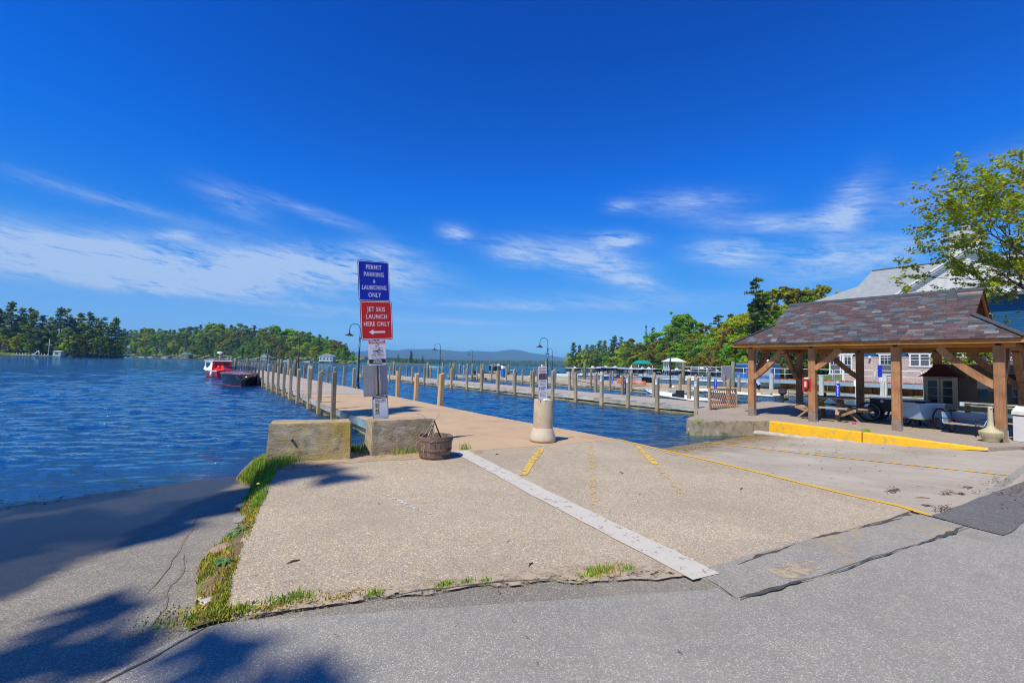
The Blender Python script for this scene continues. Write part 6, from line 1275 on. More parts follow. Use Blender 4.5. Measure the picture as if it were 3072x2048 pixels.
# blue pilothouse boat
bb = thing('pilothouse_boat', 'bright blue pilothouse boat with dark side windows right of the moored row', 'boat', (49.6, 24.4, -.42), R_(98))
rg = hull(8.6, 2.9, 1.15, .3, 1.6, .9, 14, .97, .35); add_rings(MB(), rg).build('hull', M_hullg, bb); trim_line(rg, .06).build('rub_rail', M_dark, bb); deck_from(rg, 8, 14, .0).build('foredeck', M_hullg, bb)
MB().add([(-2.4, -1.2, 1.15), (1.9, -1.2, 1.15), (1.9, 1.2, 1.15), (-2.4, 1.2, 1.15), (-2.3, -1.15, 2.75), (1.1, -1.15, 2.75), (1.1, 1.15, 2.75), (-2.3, 1.15, 2.75)], [(3, 2, 1, 0), (0, 1, 5, 4), (1, 2, 6, 5), (2, 3, 7, 6), (3, 0, 4, 7), (4, 5, 6, 7)]).build('cabin', M_hullb, bb)
for s in (-1, 1):
    for x in (-.55, .75): MB().box((x, s * 1.19, 2.3), (1.1, .06, .62)).build('side_window', M_glass, bb)
    MB().box((-1.8, s * 1.185, 2.1), (.8, .05, 1.0)).build('side_panel', M_hullg, bb)
MB().box((-.6, 0, 2.82), (3.6, 2.4, .12), bev=.04).build('cabin_roof', M_hullg, bb); MB().lathe([(0, 0), (.3, .05), (.3, .15), (0, .22)], 12, (-1.6, 0, 3.1)).tube([(-1.6, 0, 2.8), (-1.6, 0, 3.1)], .08, 8).build('radar_dome', M_white, bb)
MB().tube([(2.0, -1.1, 1.75), (3.6, -.5, 1.95), (4.1, 0, 2.0), (3.6, .5, 1.95), (2.0, 1.1, 1.75)], .03, 5).tube([(2.0, -1.1, 1.2), (2.0, -1.1, 1.75)], .025, 5).tube([(3.6, -.5, 1.3), (3.6, -.5, 1.95)], .025, 5).build('bow_rail', M_chrome, bb)
# landing craft style workboat with a raised grey ramp
lw = thing('workboat', 'long grey-blue workboat with a raised flat grey bow ramp behind the lattice panel', 'boat', (40.3, 24.0, -.42), R_(-95))
rg = hull(9.0, 2.8, 1.05, .3, 3.5, .94, 12, 1.0, .1); add_rings(MB(), rg).build('hull', simple('slate_blue_hull', (.12, .19, .28), .45, .1, 2, .05), lw); trim_line(rg, .06).build('rub_rail', M_hullw, lw); MB().box((-.3, 0, .6), (7.6, 2.3, .05)).build('deck', M_hullg, lw)
MB().box((1.9, .2, 1.65), (.08, 1.5, 1.7), bev=.03).build('bow_ramp', simple('grey_ramp_panel', (.34, .34, .37), .6), lw); MB().box((-1.5, 0, .95), (1.0, .9, .9), bev=.05).build('console', M_hullw, lw)
for x in (-3, -2.2, -.2, .7): MB().tube([(x, -1.2, 1.0), (x, -1.2, 1.5), (x + .6, -1.2, 1.5), (x + .6, -1.2, 1.0)], .03, 5).build('hand_rail', M_chrome, lw)
# orange kayak on the third dock
ky = thing('kayak', 'orange and white kayak lying on the third dock below the dark hulled boat', 'kayak', (35.0, 28.6, .22), R_(95)); add_rings(MB(), hull(3.2, .62, .22, .12, 2.0, .8, 12, .2, .15)).build('hull', simple('orange_white_shell', (.75, .16, .04), .4, .1, 1.2, 0, dirt=(.75, .72, .68), dirts=.8), ky)
by_ = thing('mooring_ball', 'white mooring ball lying beside the black steel pole on the third dock', 'buoy', (35.0, 24.0, .08)); MB().lathe([(0, -.13), (.1, -.09), (.14, 0), (.1, .09), (0, .13)], 16).build('body', M_white, by_)
# white skiff between the docks
sk = thing('skiff', 'long white flat skiff with a dark seat moored between the middle and third dock', 'boat', (24.6, 16.9, -.42), R_(62))
rg = hull(7.6, 1.7, .42, .15, 1.8, .85, 16, .95, .22); add_rings(MB(), rg).build('hull', simple('grey_skiff_hull', (.20, .23, .28), .5), sk); trim_line(rg, .045).build('gunwale', M_white, sk)
inner = [[(r[0][0], r[0][1] * .92, r[0][2] - .01), (r[0][0], r[0][1] * .75, .12), (r[0][0], -r[0][1] * .75, .12), (r[0][0], -r[0][1] * .92, r[0][2] - .01)] for r in rg]
MB().add([p for r in inner for p in r], [(i * 4 + j, i * 4 + j + 1, (i + 1) * 4 + j + 1, (i + 1) * 4 + j) for i in range(16) for j in range(3)], 0, True).build('inner_shell', M_hullw, sk)
MB().box((-.6, 0, .42), (.35, .55, .30), bev=.03).box((-.9, 0, .55), (.06, .55, .5), bev=.02).build('seat', M_cblack, sk); MB().box((1.6, 0, .34), (.25, 1.4, .04)).box((-2.4, 0, .32), (.25, 1.45, .04)).build('thwart', M_hullw, sk)
rp_ = thing('mooring_rope', 'dark mooring rope running from a middle dock post down to the white skiff', 'rope', (22.5, 23.8, .75)); MB().tube([(0, 0, 0), (1.4, -1.0, -.35), (3.0, -2.2, -.6), (4.0, -3.4, -.68)], .018, 6).build('strand', M_dark, rp_)
# aluminium fishing boat with the man
ab_ = thing('fishing_boat', 'dark blue and cream open fishing boat with an outboard behind the left pavilion post', 'boat', (30.3, 16.3, -.42), R_(97))
rg = hull(5.8, 1.9, .55, .2, 1.8, .86, 14, .95, .22); add_rings(MB(), rg).build('hull', simple('blue_aluminium_hull', (.07, .12, .22), .35, .25, 3, .05, dirt=(.42, .46, .5), dirts=9), ab_); trim_line(rg, .05).build('gunwale', M_white, ab_)
MB().add([p for r in [[(q[0][0], q[0][1] * .92, q[0][2] - .01), (q[0][0], q[0][1] * .8, .2), (q[0][0], -q[0][1] * .8, .2), (q[0][0], -q[0][1] * .92, q[0][2] - .01)] for q in rg] for p in r], [(i * 4 + j, i * 4 + j + 1, (i + 1) * 4 + j + 1, (i + 1) * 4 + j) for i in range(14) for j in range(3)], 0, True).build('inner_shell', simple('cream_green_liner', (.50, .52, .30), .6), ab_)
MB().box((1.9, 0, .58), (1.4, 1.2, .05)).build('casting_deck', simple('cream_green_deck', (.55, .57, .34), .6), ab_); MB().box((-1.0, 0, .42), (.4, 1.3, .25), bev=.04).build('seat', simple('tan_seat', (.46, .40, .34), .6), ab_); MB().box((-2.2, -.2, .5), (.5, .5, .35), bev=.04).build('seat', simple('grey_seat', (.36, .37, .40), .6), ab_)
e_ = MB().box((-3.15, 0, .82), (.42, .34, .36), bev=.08).build('outboard', M_dark, ab_); MB().box((-3.15, 0, .80), (.43, .35, .09), bev=.01).build('red_band', simple('maroon_band', (.25, .02, .05), .4), e_); MB().box((-3.12, 0, .25), (.16, .12, .9)).build('outboard_leg', M_dark, e_)
# jet ski by the dock end and small red boat
js = thing('personal_watercraft', 'red and white personal watercraft lying at the outer third dock', 'watercraft', (37.5, 47.5, -.4), R_(60)); add_rings(MB(), hull(2.8, 1.0, .4, .15, 1.6, .8, 10)).build('hull', M_lifer, js); MB().box((-.2, 0, .55), (1.4, .35, .3), bev=.06).build('saddle', M_white, js); MB().tube([(.5, -.3, .85), (.6, 0, .8), (.5, .3, .85)], .03, 6).build('handlebar', M_dark, js)
fp = thing('fuel_pump', 'blue and white fuel pump at the outer end of the third dock', 'pump', (35.4, 50.6, .0)); MB().box((0, 0, .55), (.45, .5, 1.1), bev=.04).build('pump_case', M_hullb, fp); MB().box((0, 0, 1.35), (.45, .5, .5), bev=.04).build('pump_head', M_white, fp); MB().box((0, 0, 1.66), (.5, .55, .12)).build('pump_cap', M_navy, fp)
wpz = thing('mooring_post', 'bright white slender post on the outer third dock right of the fuel pump', 'post', (36.2, 43.4, 0)); MB().tube([(0, 0, -1), (0, 0, 1.75)], .1, 10).build('shaft', M_white, wpz)
# ------------------------------------------------------------------ the man
def skin(name, joints, edges, mat, parent, root=0, sub=1):
    me = bpy.data.meshes.new(name); me.from_pydata([j[:3] for j in joints], edges, []); o = bpy.data.objects.new(name, me); COL.objects.link(o)
    md = o.modifiers.new('s', 'SKIN'); md.use_smooth_shade = True
    for i, j in enumerate(joints): me.skin_vertices[0].data[i].radius = (j[3], j[4] if len(j) > 4 else j[3]); me.skin_vertices[0].data[i].use_root = (i == root)
    sb = o.modifiers.new('u', 'SUBSURF'); sb.levels = sub; sb.render_levels = sub
    dg = bpy.context.evaluated_depsgraph_get(); m2 = bpy.data.meshes.new_from_object(o.evaluated_get(dg)); bpy.data.objects.remove(o); m2.materials.clear(); m2.materials.append(mat)
    return obj(name, m2, None, parent)
M_skin = simple('skin', (.52, .31, .21), .55, .06, 4, 0); M_shirt = simple('pale_blue_shirt', (.33, .42, .68), .8, .06, 4, .1); M_short = simple('dark_shorts', (.05, .055, .085), .85, .2, 9, .1); M_cap = simple('red_cap_cloth', (.62, .02, .025), .7); M_shoe = simple('tan_deck_shoe', (.4, .3, .2), .7)
pe = thing('person', 'man in red cap, pale blue shirt and dark shorts bending in the fishing boat', 'person', (30.25, 14.55, -.05), R_(97))
# x forward (towards the bow), z up; hips at .84, torso leaning forward
J = [(0, 0, .86, .125, .15), (.10, 0, 1.05, .12, .15), (.24, 0, 1.24, .13, .17), (.33, 0, 1.36, .06, .07), (.40, 0, 1.44, .055, .055), (.46, 0, 1.53, .095, .08), (.50, 0, 1.61, .08, .075),
     (.02, .10, .80, .09), (.10, .12, .46, .062), (-.06, .12, .10, .045), (.05, .12, .03, .04), (.13, .12, .02, .03),
     (-.02, -.10, .80, .09), (-.10, -.12, .47, .062), (-.36, -.12, .16, .045), (-.28, -.12, .07, .04), (-.19, -.12, .05, .03),
     (.26, .19, 1.28, .055), (.36, .26, 1.04, .042), (.52, .22, .84, .032), (.56, .21, .78, .03), (.26, -.19, 1.28, .055), (.38, -.25, 1.05, .042), (.56, -.20, .88, .032), (.60, -.19, .83, .03)]
Ed = [(0, 1), (1, 2), (2, 3), (3, 4), (4, 5), (5, 6), (0, 7), (7, 8), (8, 9), (9, 10), (10, 11), (0, 12), (12, 13), (13, 14), (14, 15), (15, 16), (2, 17), (17, 18), (18, 19), (19, 20), (2, 21), (21, 22), (22, 23), (23, 24)]
for hs_, base in ((1, 20), (-1, 24)):
    bx_, by0, bz = J[base][:3]
    for k in range(4):
        i0 = len(J); J += [(bx_ + .03, by0 + (k - 1.5) * .018, bz - .035, .009), (bx_ + .035 + .003 * k, by0 + (k - 1.5) * .02, bz - .07 - .006 * (1.5 - abs(k - 1.5)), .008), (bx_ + .02, by0 + (k - 1.5) * .02, bz - .095, .007)]; Ed += [(base, i0), (i0, i0 + 1), (i0 + 1, i0 + 2)]
    i0 = len(J); J += [(bx_ + .035, by0 - hs_ * .035, bz - .01, .010), (bx_ + .05, by0 - hs_ * .045, bz - .04, .008)]; Ed += [(base, i0), (i0, i0 + 1)]
body = skin('body', J, Ed, M_skin, pe)
skin('shirt', [(-.0, 0, .90, .15, .18), (.10, 0, 1.05, .145, .18), (.24, 0, 1.25, .15, .19), (.31, 0, 1.34, .085, .10), (.26, .20, 1.28, .08), (.33, .25, 1.12, .075), (.26, -.20, 1.28, .08), (.34, -.245, 1.12, .075), (-.06, 0, .80, .14, .17)], [(0, 1), (1, 2), (2, 3), (2, 4), (4, 5), (2, 6), (6, 7), (0, 8)], M_shirt, pe)
skin('shorts', [(-.01, 0, .84, .14, .165), (.02, .10, .78, .11), (.085, .12, .50, .09), (-.02, -.10, .78, .11), (-.09, -.12, .51, .09)], [(0, 1), (1, 2), (0, 3), (3, 4)], M_short, pe)
for a_, rz_ in (((.06, .12, .03), 0), ((-.27, -.12, .07), 0)): MB().box(a_, (.26, .10, .07), bev=.03).build('shoe', M_shoe, pe)
MB().lathe([(.112, 0), (.118, .04), (.10, .10), (.06, .135), (0, .145)], 16).build('cap', M_cap, pe, loc=(.49, 0, 1.565), rot=(0, R_(28), 0)); MB().box((0, 0, 0), (.12, .15, .012), bev=.004).build('cap_brim', M_cap, pe, loc=(.62, 0, 1.525), rot=(0, R_(35), 0))
MB().tube([(0, 0, 0), (.03, 0, -.03)], [.016, .012], 6).build('nose', M_skin, pe, loc=(.56, 0, 1.53)); 
for s in (-1, 1): MB().lathe([(0, -.012), (.012, 0), (0, .012)], 6, (.545, s * .035, 1.55)).build('eye', M_dark, pe); MB().tube([(.455, s * .088, 1.52), (.455, s * .105, 1.55)], .018, 6).build('ear', M_skin, pe)
# ------------------------------------------------------------------ terrain of the far banks
def foliage(name, c, hue=.02, val=.22, trans=.5, clump=(.62, 1.35)):
    t = NT(name); v = t.map('Object'); oi = t.n('ShaderNodeObjectInfo').outputs['Random']; n = t.noise(v, .55, 3, .6); n2 = t.noise(v, 3.5, 3, .6)
    col = t.mix(1, c, t.ramp(n, [(.3, (clump[0],) * 3), (.7, (clump[1],) * 3)]), 'MULTIPLY')
    col = t.mix(1, col, t.ramp(n2, [(.3, (.75, .78, .7)), (.7, (1.25, 1.2, 1.2))]), 'MULTIPLY')
    col = t.n('ShaderNodeHueSaturation', {'Color': col, 'Hue': t.math('MULTIPLY_ADD', oi, 2 * hue, .5 - hue), 'Value': t.math('MULTIPLY_ADD', oi, val * 2, 1 - val)}).outputs[0]
    d = t.n('ShaderNodeBsdfPrincipled', {'Base Color': col, 'Roughness': .65, 'Specular IOR Level': .15}); tr = t.n('ShaderNodeBsdfTranslucent', {'Color': col})
    mx = t.n('ShaderNodeMixShader', {0: trans, 1: d.outputs[0], 2: tr.outputs[0]}); t.t.links.new(mx.outputs[0], t.out.inputs[0]); return t.m
F_pine = foliage('pine_needles', (.18, .26, .065), .012, .25, .3)
F_pine_d = foliage('dark_pine_needles', (.115, .175, .06), .01, .25, .3)
F_green = foliage('green_leaves', (.24, .42, .04), .02, .3)
F_spring = foliage('spring_leaves', (.44, .50, .03), .025, .28)
F_olive = foliage('olive_buds', (0.27, 0.25, 0.05), .02, .3)
F_russet = foliage('russet_buds', (.36, .25, .07), .02, .25)
M_bark = simple('tree_bark', (.10, .075, .055), .9, .3, 6, .5, 20); M_bark_g = simple('grey_bark', (.22, .19, .16), .9, .3, 5, .5, 20)
def leafquads(n, centers, spread, size, r, flat=1.0, aspect=.7, up=0.0):
    """n leaf faces scattered round the clump centres; returns a mesh's arrays"""
    C_ = np.array([c[:3] for c in centers]); rad = np.array([c[3] for c in centers]); k = r.choice(len(C_), n, p=rad ** 1.5 / (rad ** 1.5).sum())
    d = r.normal(size=(n, 3)); d /= np.linalg.norm(d, axis=1)[:, None]; d *= (r.rand(n) ** .45)[:, None]; d[:, 2] *= flat
    p = C_[k] + d * (rad[k] * spread)[:, None]
    nrm = r.normal(size=(n, 3)) + d * .8; nrm[:, 2] = np.abs(nrm[:, 2]) + up; nrm /= np.linalg.norm(nrm, axis=1)[:, None]
    t = np.cross(nrm, r.normal(size=(n, 3))); t /= np.linalg.norm(t, axis=1)[:, None]; b = np.cross(nrm, t)
    s = size * (.6 + .8 * r.rand(n))[:, None]
    return np.stack([p - t * s - b * s * aspect * .5, p + t * s * .2 - b * s * aspect, p + t * s + b * s * aspect * .3, p - t * s * .1 + b * s * aspect], 1).reshape(-1, 3)
def quads_mesh(name, V_):
    n = len(V_) // 4; me = bpy.data.meshes.new(name); me.vertices.add(len(V_)); me.vertices.foreach_set('co', V_.astype(np.float32).ravel()); me.loops.add(4 * n); me.loops.foreach_set('vertex_index', np.arange(4 * n, dtype=np.int32))
    me.polygons.add(n); me.polygons.foreach_set('loop_start', np.arange(0, 4 * n, 4, dtype=np.int32)); me.polygons.foreach_set('loop_total', np.full(n, 4, np.int32)); me.update(calc_edges=True); return me
def pine_proto(seed, n=3000, low=.22, dens=1.0, wide=.20, gaps=.15, leaf=.42, top=1.0):
    """white pine 20 m tall: bare lower trunk, level plumes"""
    r = np.random.RandomState(seed); rr = random.Random(seed); H_ = 20.0; T = MB(); bend = [rr.uniform(-.5, .5), rr.uniform(-.5, .5)]
    ax = lambda z: Vector((bend[0] * (z / H_) ** 2, bend[1] * (z / H_) ** 2, z))
    T.tube([ax(H_ * i / 8) - (Vector((0, 0, 1.5)) if i == 0 else Vector()) for i in range(9)], [.32 * (1 - i / 8.6) + .02 for i in range(9)], 7)
    cl = []; z = H_ * low
    while z < H_ * .985:
        t = (z / H_ - low) / (1 - low); R0 = H_ * wide * (min(1, .45 + t * 1.9) if t < .35 else 1.08 * (1 - t) ** .62 + .06) * rr.uniform(.7, 1.15)
        for k in range(rr.randint(3, 5)):
            if rr.random() < gaps: continue
            a = rr.uniform(0, 2 * PI); L = R0 * rr.uniform(.55, 1.15); lift = rr.uniform(.02, .22) * L * (1 + t)
            b = ax(z); e = b + Vector((math.cos(a) * L, math.sin(a) * L, lift)); T.tube([b, b.lerp(e, .5) + Vector((0, 0, -.05 * L)), e], [.07, .05, .02], 4)
            m = max(2, int(L / .8))
            for j in range(m):
                f = .35 + .65 * (j + .5) / m; p = b.lerp(e, f); w = (.55 + .35 * math.sin(PI * f)) * (.5 + L * .16)
                cl.append((p.x + rr.gauss(0, .18), p.y + rr.gauss(0, .18), p.z + .12 + rr.gauss(0, .08), w))
        z += rr.uniform(.6, 1.15) * (1.25 - .5 * t) / dens
    p = ax(H_ * .99); cl += [(p.x, p.y, p.z - .3, .5), (p.x, p.y, p.z + .1, .35)]
    return T.mesh('trunk'), quads_mesh('crown', leafquads(n, cl, 1.0, leaf, r, .34, .45, .6))
def broad_proto(seed, n=4200, h=14.0, w=5.0, low=.22, leaf=.30, lobes=34, open_=.0, round_=1.0):
    r = np.random.RandomState(seed); rr = random.Random(seed); T = MB(); T.tube([(0, 0, -1.2), (.1, 0, h * .2), (.0, .15, h * .45), (0, 0, h * .8)], [.26, .22, .16, .05], 7); cl = []
    for i in range(lobes):
        t = rr.random() ** .8; z = h * (low + (1 - low) * t); prof = math.sin(PI * min(1, (t * .86 + .12))) ** .6 * round_; a = rr.uniform(0, 2 * PI); q = (rr.random() ** .35) * prof * w * rr.uniform(.72, 1.08)
        c = Vector((math.cos(a) * q, math.sin(a) * q, z)); rad = rr.uniform(.8, 1.35) * (1.15 - .5 * t) * w / 5; cl.append((c.x, c.y, c.z, rad))
        b = Vector((0, 0, min(z * .75, h * .55) * rr.uniform(.6, 1))); T.tube([b, b.lerp(c, .55) + Vector((0, 0, -.2)), c], [.09, .06, .02], 4)
        for j in range(2 + int(open_ * 3)): cl.append((c.x + rr.gauss(0, rad * .8), c.y + rr.gauss(0, rad * .8), c.z + rr.gauss(0, rad * .5), rad * .45))
    return T.mesh('trunk'), quads_mesh('crown', leafquads(n, cl, 1.0, leaf, r, .8, .8, .2))
PINES = [pine_proto(1), pine_proto(2, low=.3, wide=.17), pine_proto(3, low=.12, wide=.22, gaps=.05, n=3800), pine_proto(4, low=.35, wide=.19, gaps=.3, n=2200), pine_proto(5, low=.08, wide=.17, gaps=.0, dens=1.3, n=4200)]
BROADS = [broad_proto(11, n=9000, leaf=.20, lobes=44), broad_proto(12, h=13, w=4.6, lobes=38, n=8500, leaf=.20), broad_proto(13, h=15, w=4.2, low=.15, lobes=50, n=11000, leaf=.20), broad_proto(14, h=12, w=4.8, low=.3, lobes=30, open_=.6, n=6000, leaf=.18), broad_proto(15, h=14, w=4.9, low=.08, lobes=90, n=20000, leaf=.18)]
for t_, c_ in PINES: t_.materials.append(M_bark); c_.materials.append(F_pine)
for t_, c_ in BROADS: t_.materials.append(M_bark_g); c_.materials.append(F_green)
TR = random.Random(77)
def tree(kind, k, loc, height, fol, label, group, wid=1.0, cat='tree', name=None):
    tm, cm_ = (PINES if kind == 'pine' else BROADS)[k]; base = 20.0 if kind == 'pine' else [14, 13, 15, 12, 14][k]
    o = thing(name or ('pine_tree' if kind == 'pine' else 'broadleaf_tree'), label, cat, loc, TR.uniform(0, 6.28), group); s = height / base; o.scale = (s * wid, s * wid, s)
    a = bpy.data.objects.new('trunk', tm); b = bpy.data.objects.new('crown', cm_); COL.objects.link(a); COL.objects.link(b); a.parent = o; b.parent = o
    if fol: b.material_slots[0].link = 'OBJECT'; b.material_slots[0].material = fol
    return o
def top_h(px, ytop, dist, z0):
    """height of a tree at this bearing and distance whose top shows at the given row of the photograph"""
    t = (px - 1536) / FPX; hz = 1095.5 + .026 * (px - 1536); ang = math.atan((hz - ytop) / math.hypot(FPX, px - 1536))
    return 1.6 + dist / math.cos(math.atan(t)) * math.tan(ang) * 1.0 - z0
M_forest = simple('forest_floor', (.12, .18, .045), .95, .35, .15, .3, 1, src='World'); M_shore = simple('rocky_shore', (.10, .09, .065), .95, .4, .4, .6, 3, src='World')
def bank_terrain(name, pts, depth, rise, kindz=None, hill=0.0, n=60, m=14, lip=.7):
    """pts: (px, distance) along the waterline; land rises behind it"""
    P = [far(deg_of(px), d) for px, d in pts]; v = []; f = []
    L = [0]; 
    for i in range(1, len(P)): L.append(L[-1] + (P[i] - P[i - 1]).length)
    def at(s):
        s = s * L[-1]
        for i in range(1, len(P)):
            if s <= L[i] or i == len(P) - 1: return P[i - 1].lerp(P[i], (s - L[i - 1]) / (L[i] - L[i - 1]))
    out = _fh
    for i in range(n + 1):
        s = i / n; p = at(s); env = min(1, 5 * s, 5 * (1 - s)) ** .6
        for j in range(m + 1):
            t = j / m; q = p + out * (depth * t * (.25 + .75 * env)); zz = -1.2 if j == 0 else (-.4 + (lip + .5 * mnoise.noise(q * .2)) * min(1, t * 12) + rise * t + hill * math.sin(PI * min(1, t * 1.1)) * env + 1.2 * mnoise.noise(q * .02) * t)
            v.append((q.x, q.y, zz))
    for i in range(n):
        for j in range(m): f.append((i * (m + 1) + j, i * (m + 1) + j + 1, (i + 1) * (m + 1) + j + 1, (i + 1) * (m + 1) + j))
    me = bpy.data.meshes.new(name); me.from_pydata(v, [], f); me.polygons.foreach_set('use_smooth', [True] * len(f)); me.materials.append(M_forest); me.materials.append(M_shore)
    for i, pl_ in enumerate(me.polygons): pl_.material_index = 1 if (i % m) < 1 else 0
    bm = bmesh.new(); bm.from_mesh(me); bmesh.ops.recalc_face_normals(bm, faces=bm.faces[:]); bm.to_mesh(me); bm.free()
    return obj(name, me, kind='structure')
# --- left wooded point
LP = [(-420, 250), (-150, 285), (0, 305), (120, 312), (220, 318), (330, 330), (372, 338)]
bank_terrain('wooded_point', LP, 60, 1.5, hill=1.0)
g1 = 'tall pines of the left wooded point'
for px, yt, d, k in [(33, 903, 318, 0), (-10, 925, 322, 2), (58, 922, 330, 1), (84, 922, 326, 0), (100, 930, 318, 2), (120, 945, 330, 1), (150, 950, 330, 2), (181, 921, 324, 0), (196, 925, 334, 3), (215, 955, 330, 1), (240, 938, 334, 2), (262, 934, 328, 0), (283, 952, 336, 1), (308, 951, 334, 3), (332, 966, 336, 2), (347, 951, 340, 0), (72, 950, 340, 2), (12, 935, 335, 0), (160, 965, 345, 4), (224, 968, 346, 4), (298, 966, 346, 4), (-45, 930, 320, 1), (-90, 920, 320, 2), (-140, 930, 318, 0)]:
    tree('pine', k, far(deg_of(px), d, .6), top_h(px, yt, d, .6), F_pine if TR.random() < .6 else F_pine_d, {33: 'tallest pine of the left point, near the picture edge', 181: 'tall plumed pine near the middle of the left point', 347: 'pine at the right tip of the left point'}.get(px, 'tall dark pine in the row on the left wooded point'), g1 if px not in (33, 181, 347) else None, TR.uniform(.9, 1.1))
for px, yt, d, k, F in [(5, 1010, 312, 0, F_spring), (55, 1000, 314, 1, F_spring), (75, 975, 326, 2, F_green), (105, 985, 316, 0, F_pine_d), (125, 1000, 322, 4, F_pine), (140, 990, 328, 1, F_olive), (200, 985, 322, 4, F_pine), (212, 1010, 320, 0, F_spring), (190, 1000, 330, 1, F_olive), (240, 970, 332, 2, F_green), (232, 1005, 322, 4, F_pine_d), (262, 1000, 326, 1, F_olive), (285, 985, 330, 2, F_spring), (300, 1010, 328, 4, F_pine_d), (318, 1000, 330, 1, F_green), (345, 1015, 336, 4, F_pine), (358, 1030, 336, 0, F_green), (282, 1045, 326, 0, F_spring), (365, 1048, 338, 1, F_olive), (165, 1005, 322, 2, F_pine_d), (30, 985, 320, 4, F_pine), (90, 1020, 314, 0, F_green), (150, 1020, 318, 1, F_pine_d), (330, 1035, 330, 4, F_pine_d), (255, 1035, 322, 4, F_pine_d)]:
    tree('broad', k, far(deg_of(px), d, .5), top_h(px, yt, d, .5), F, {F_spring: 'bright yellow-green tree low among the pines of the left point', F_green: 'green tree standing low between the pines of the left point', F_olive: 'olive budding tree between the pines of the left point'}.get(F, 'dark bushy tree filling the left point below the pines'), 'low trees on the left point ' + ('in spring green' if F is F_spring else 'in green' if F is F_green else 'in olive' if F is F_olive else 'in dark green'))
# --- wooded hill across the bay
HB = [(360, 560), (450, 560), (560, 540), (640, 520), (760, 480), (860, 450), (960, 420), (1040, 412), (1068, 410)]
bank_terrain('wooded_hill', HB, 130, 6, hill=9, n=80, m=20, lip=.3)
prof = [(340, 985), (400, 990), (450, 988), (500, 992), (540, 985), (600, 978), (700, 977), (760, 980), (820, 984), (870, 993), (920, 1000), (950, 1003), (985, 1016), (1010, 1022), (1030, 1036), (1052, 1050), (1066, 1060)]
def pro(px):
    for (a, ya), (b, yb) in zip(prof, prof[1:]):
        if a <= px <= b: return ya + (yb - ya) * (px - a) / (b - a)
    return prof[0][1] if px < prof[0][0] else prof[-1][1]
def shore_d(px, PTS):
    for (a, da), (b, db) in zip(PTS, PTS[1:]):
        if a <= px <= b: return da + (db - da) * (px - a) / (b - a)
    return PTS[0][1] if px < PTS[0][0] else PTS[-1][1]
cnt = 0
rows = [(0, .42, .62, 40), (1, .30, .40, 40), (2, .22, .25, 34), (3, .1, .10, 34)]
for row, frac, dd, num in [(0, 1.0, 95, 56), (1, .80, 60, 40), (2, .58, 34, 36), (3, .34, 6, 60)]:
    for i in range(num):
        px = 352 + (1062 - 352) * (i + TR.uniform(.15, .85)) / num; d = shore_d(px, HB) + dd * (1 if px < 960 else max(.15, (1068 - px) / 108)) + TR.uniform(-6, 6)
        hz = 1095.5 + .026 * (px - 1536); yt = hz - (hz - pro(px)) * frac * TR.uniform(.90, 1.06); z0 = .8 + {0: 10, 1: 7, 2: 4, 3: 1}[row] * (1 if px < 960 else .4)
        h = max(6, top_h(px, yt, d, z0)); east = px > 860 and px < 1000; u = TR.random()
        if row == 3: F, kd = (TR.choice([F_spring, F_green, F_pine_d, F_olive, F_pine, F_green]), 'broad' if u < .7 else 'pine')
        elif east: F, kd = (TR.choice([F_spring, F_spring, F_green, F_green, F_pine]), 'broad')
        elif px > 1000: F, kd = (TR.choice([F_green, F_olive, F_green]), 'broad')
        else: F, kd = ((F_pine, 'pine') if u < .42 else (F_pine_d, 'pine') if u < .55 else (TR.choice([F_green, F_pine, F_olive, F_green, F_spring]), 'broad'))
        k = TR.choice([0, 2, 4, 1, 2, 4]) if kd == 'pine' else TR.choice([0, 1, 2, 4])
        if kd == 'pine' and F in (F_spring, F_green, F_olive): F = F_pine
        tree(kd, k, far(deg_of(px), d, z0), h, F, {F_pine: 'pine green tree in the forest on the hill across the bay', F_pine_d: 'dark tree in the forest on the hill across the bay', F_green: 'leaf green tree in the forest on the hill across the bay', F_spring: 'yellow-green spring tree in the forest across the bay', F_olive: 'olive budding tree in the forest across the bay'}[F], 'forest across the bay, ' + F.name.replace('_', ' '), TR.uniform(1.1, 1.5) if kd == 'broad' else TR.uniform(1.0, 1.25)); cnt += 1
for px, yt, d in [(960, 1003, 428), (1038, 1030, 420), (905, 997, 520)]: tree('pine', 3, far(deg_of(px), d, 2), top_h(px, yt, d, 2), F_pine_d, 'lone pine rising above the yellow-green east end of the wooded hill', 'lone pines at the east end of the wooded hill', 1.2)
# --- small island in front of the mountains
bank_terrain('island', [(1150, 560), (1200, 552), (1260, 552), (1288, 556)], 26, .4, hill=.6, n=24, m=6, lip=.8)
for px, yt, k, kd, F, w in [(1235, 1052, 4, 'pine', F_pine_d, 1.3), (1196, 1062, 4, 'pine', F_pine, 1.0), (1270, 1068, 4, 'pine', F_pine_d, 1.0), (1218, 1074, 0, 'broad', F_green, 1.4), (1182, 1080, 1, 'broad', F_green, 1.4), (1250, 1075, 1, 'broad', F_pine, 1.4), (1262, 1082, 0, 'broad', F_olive, 1.3), (1206, 1080, 1, 'broad', F_olive, 1.3), (1168, 1082, 1, 'broad', F_green, 1.4), (1278, 1086, 0, 'broad', F_olive, 1.3)]:
    tree(kd, k, far(deg_of(px), 562, .2), top_h(px, yt, 562, .2), F, {1235: 'tall dark conifer in the middle of the small lake island', 1196: 'left slim conifer on the small lake island', 1270: 'right slim conifer on the small lake island'}.get(px, 'low bushy tree on the small lake island'), None if px in (1235, 1196, 1270) else 'low trees on the small lake island', w)
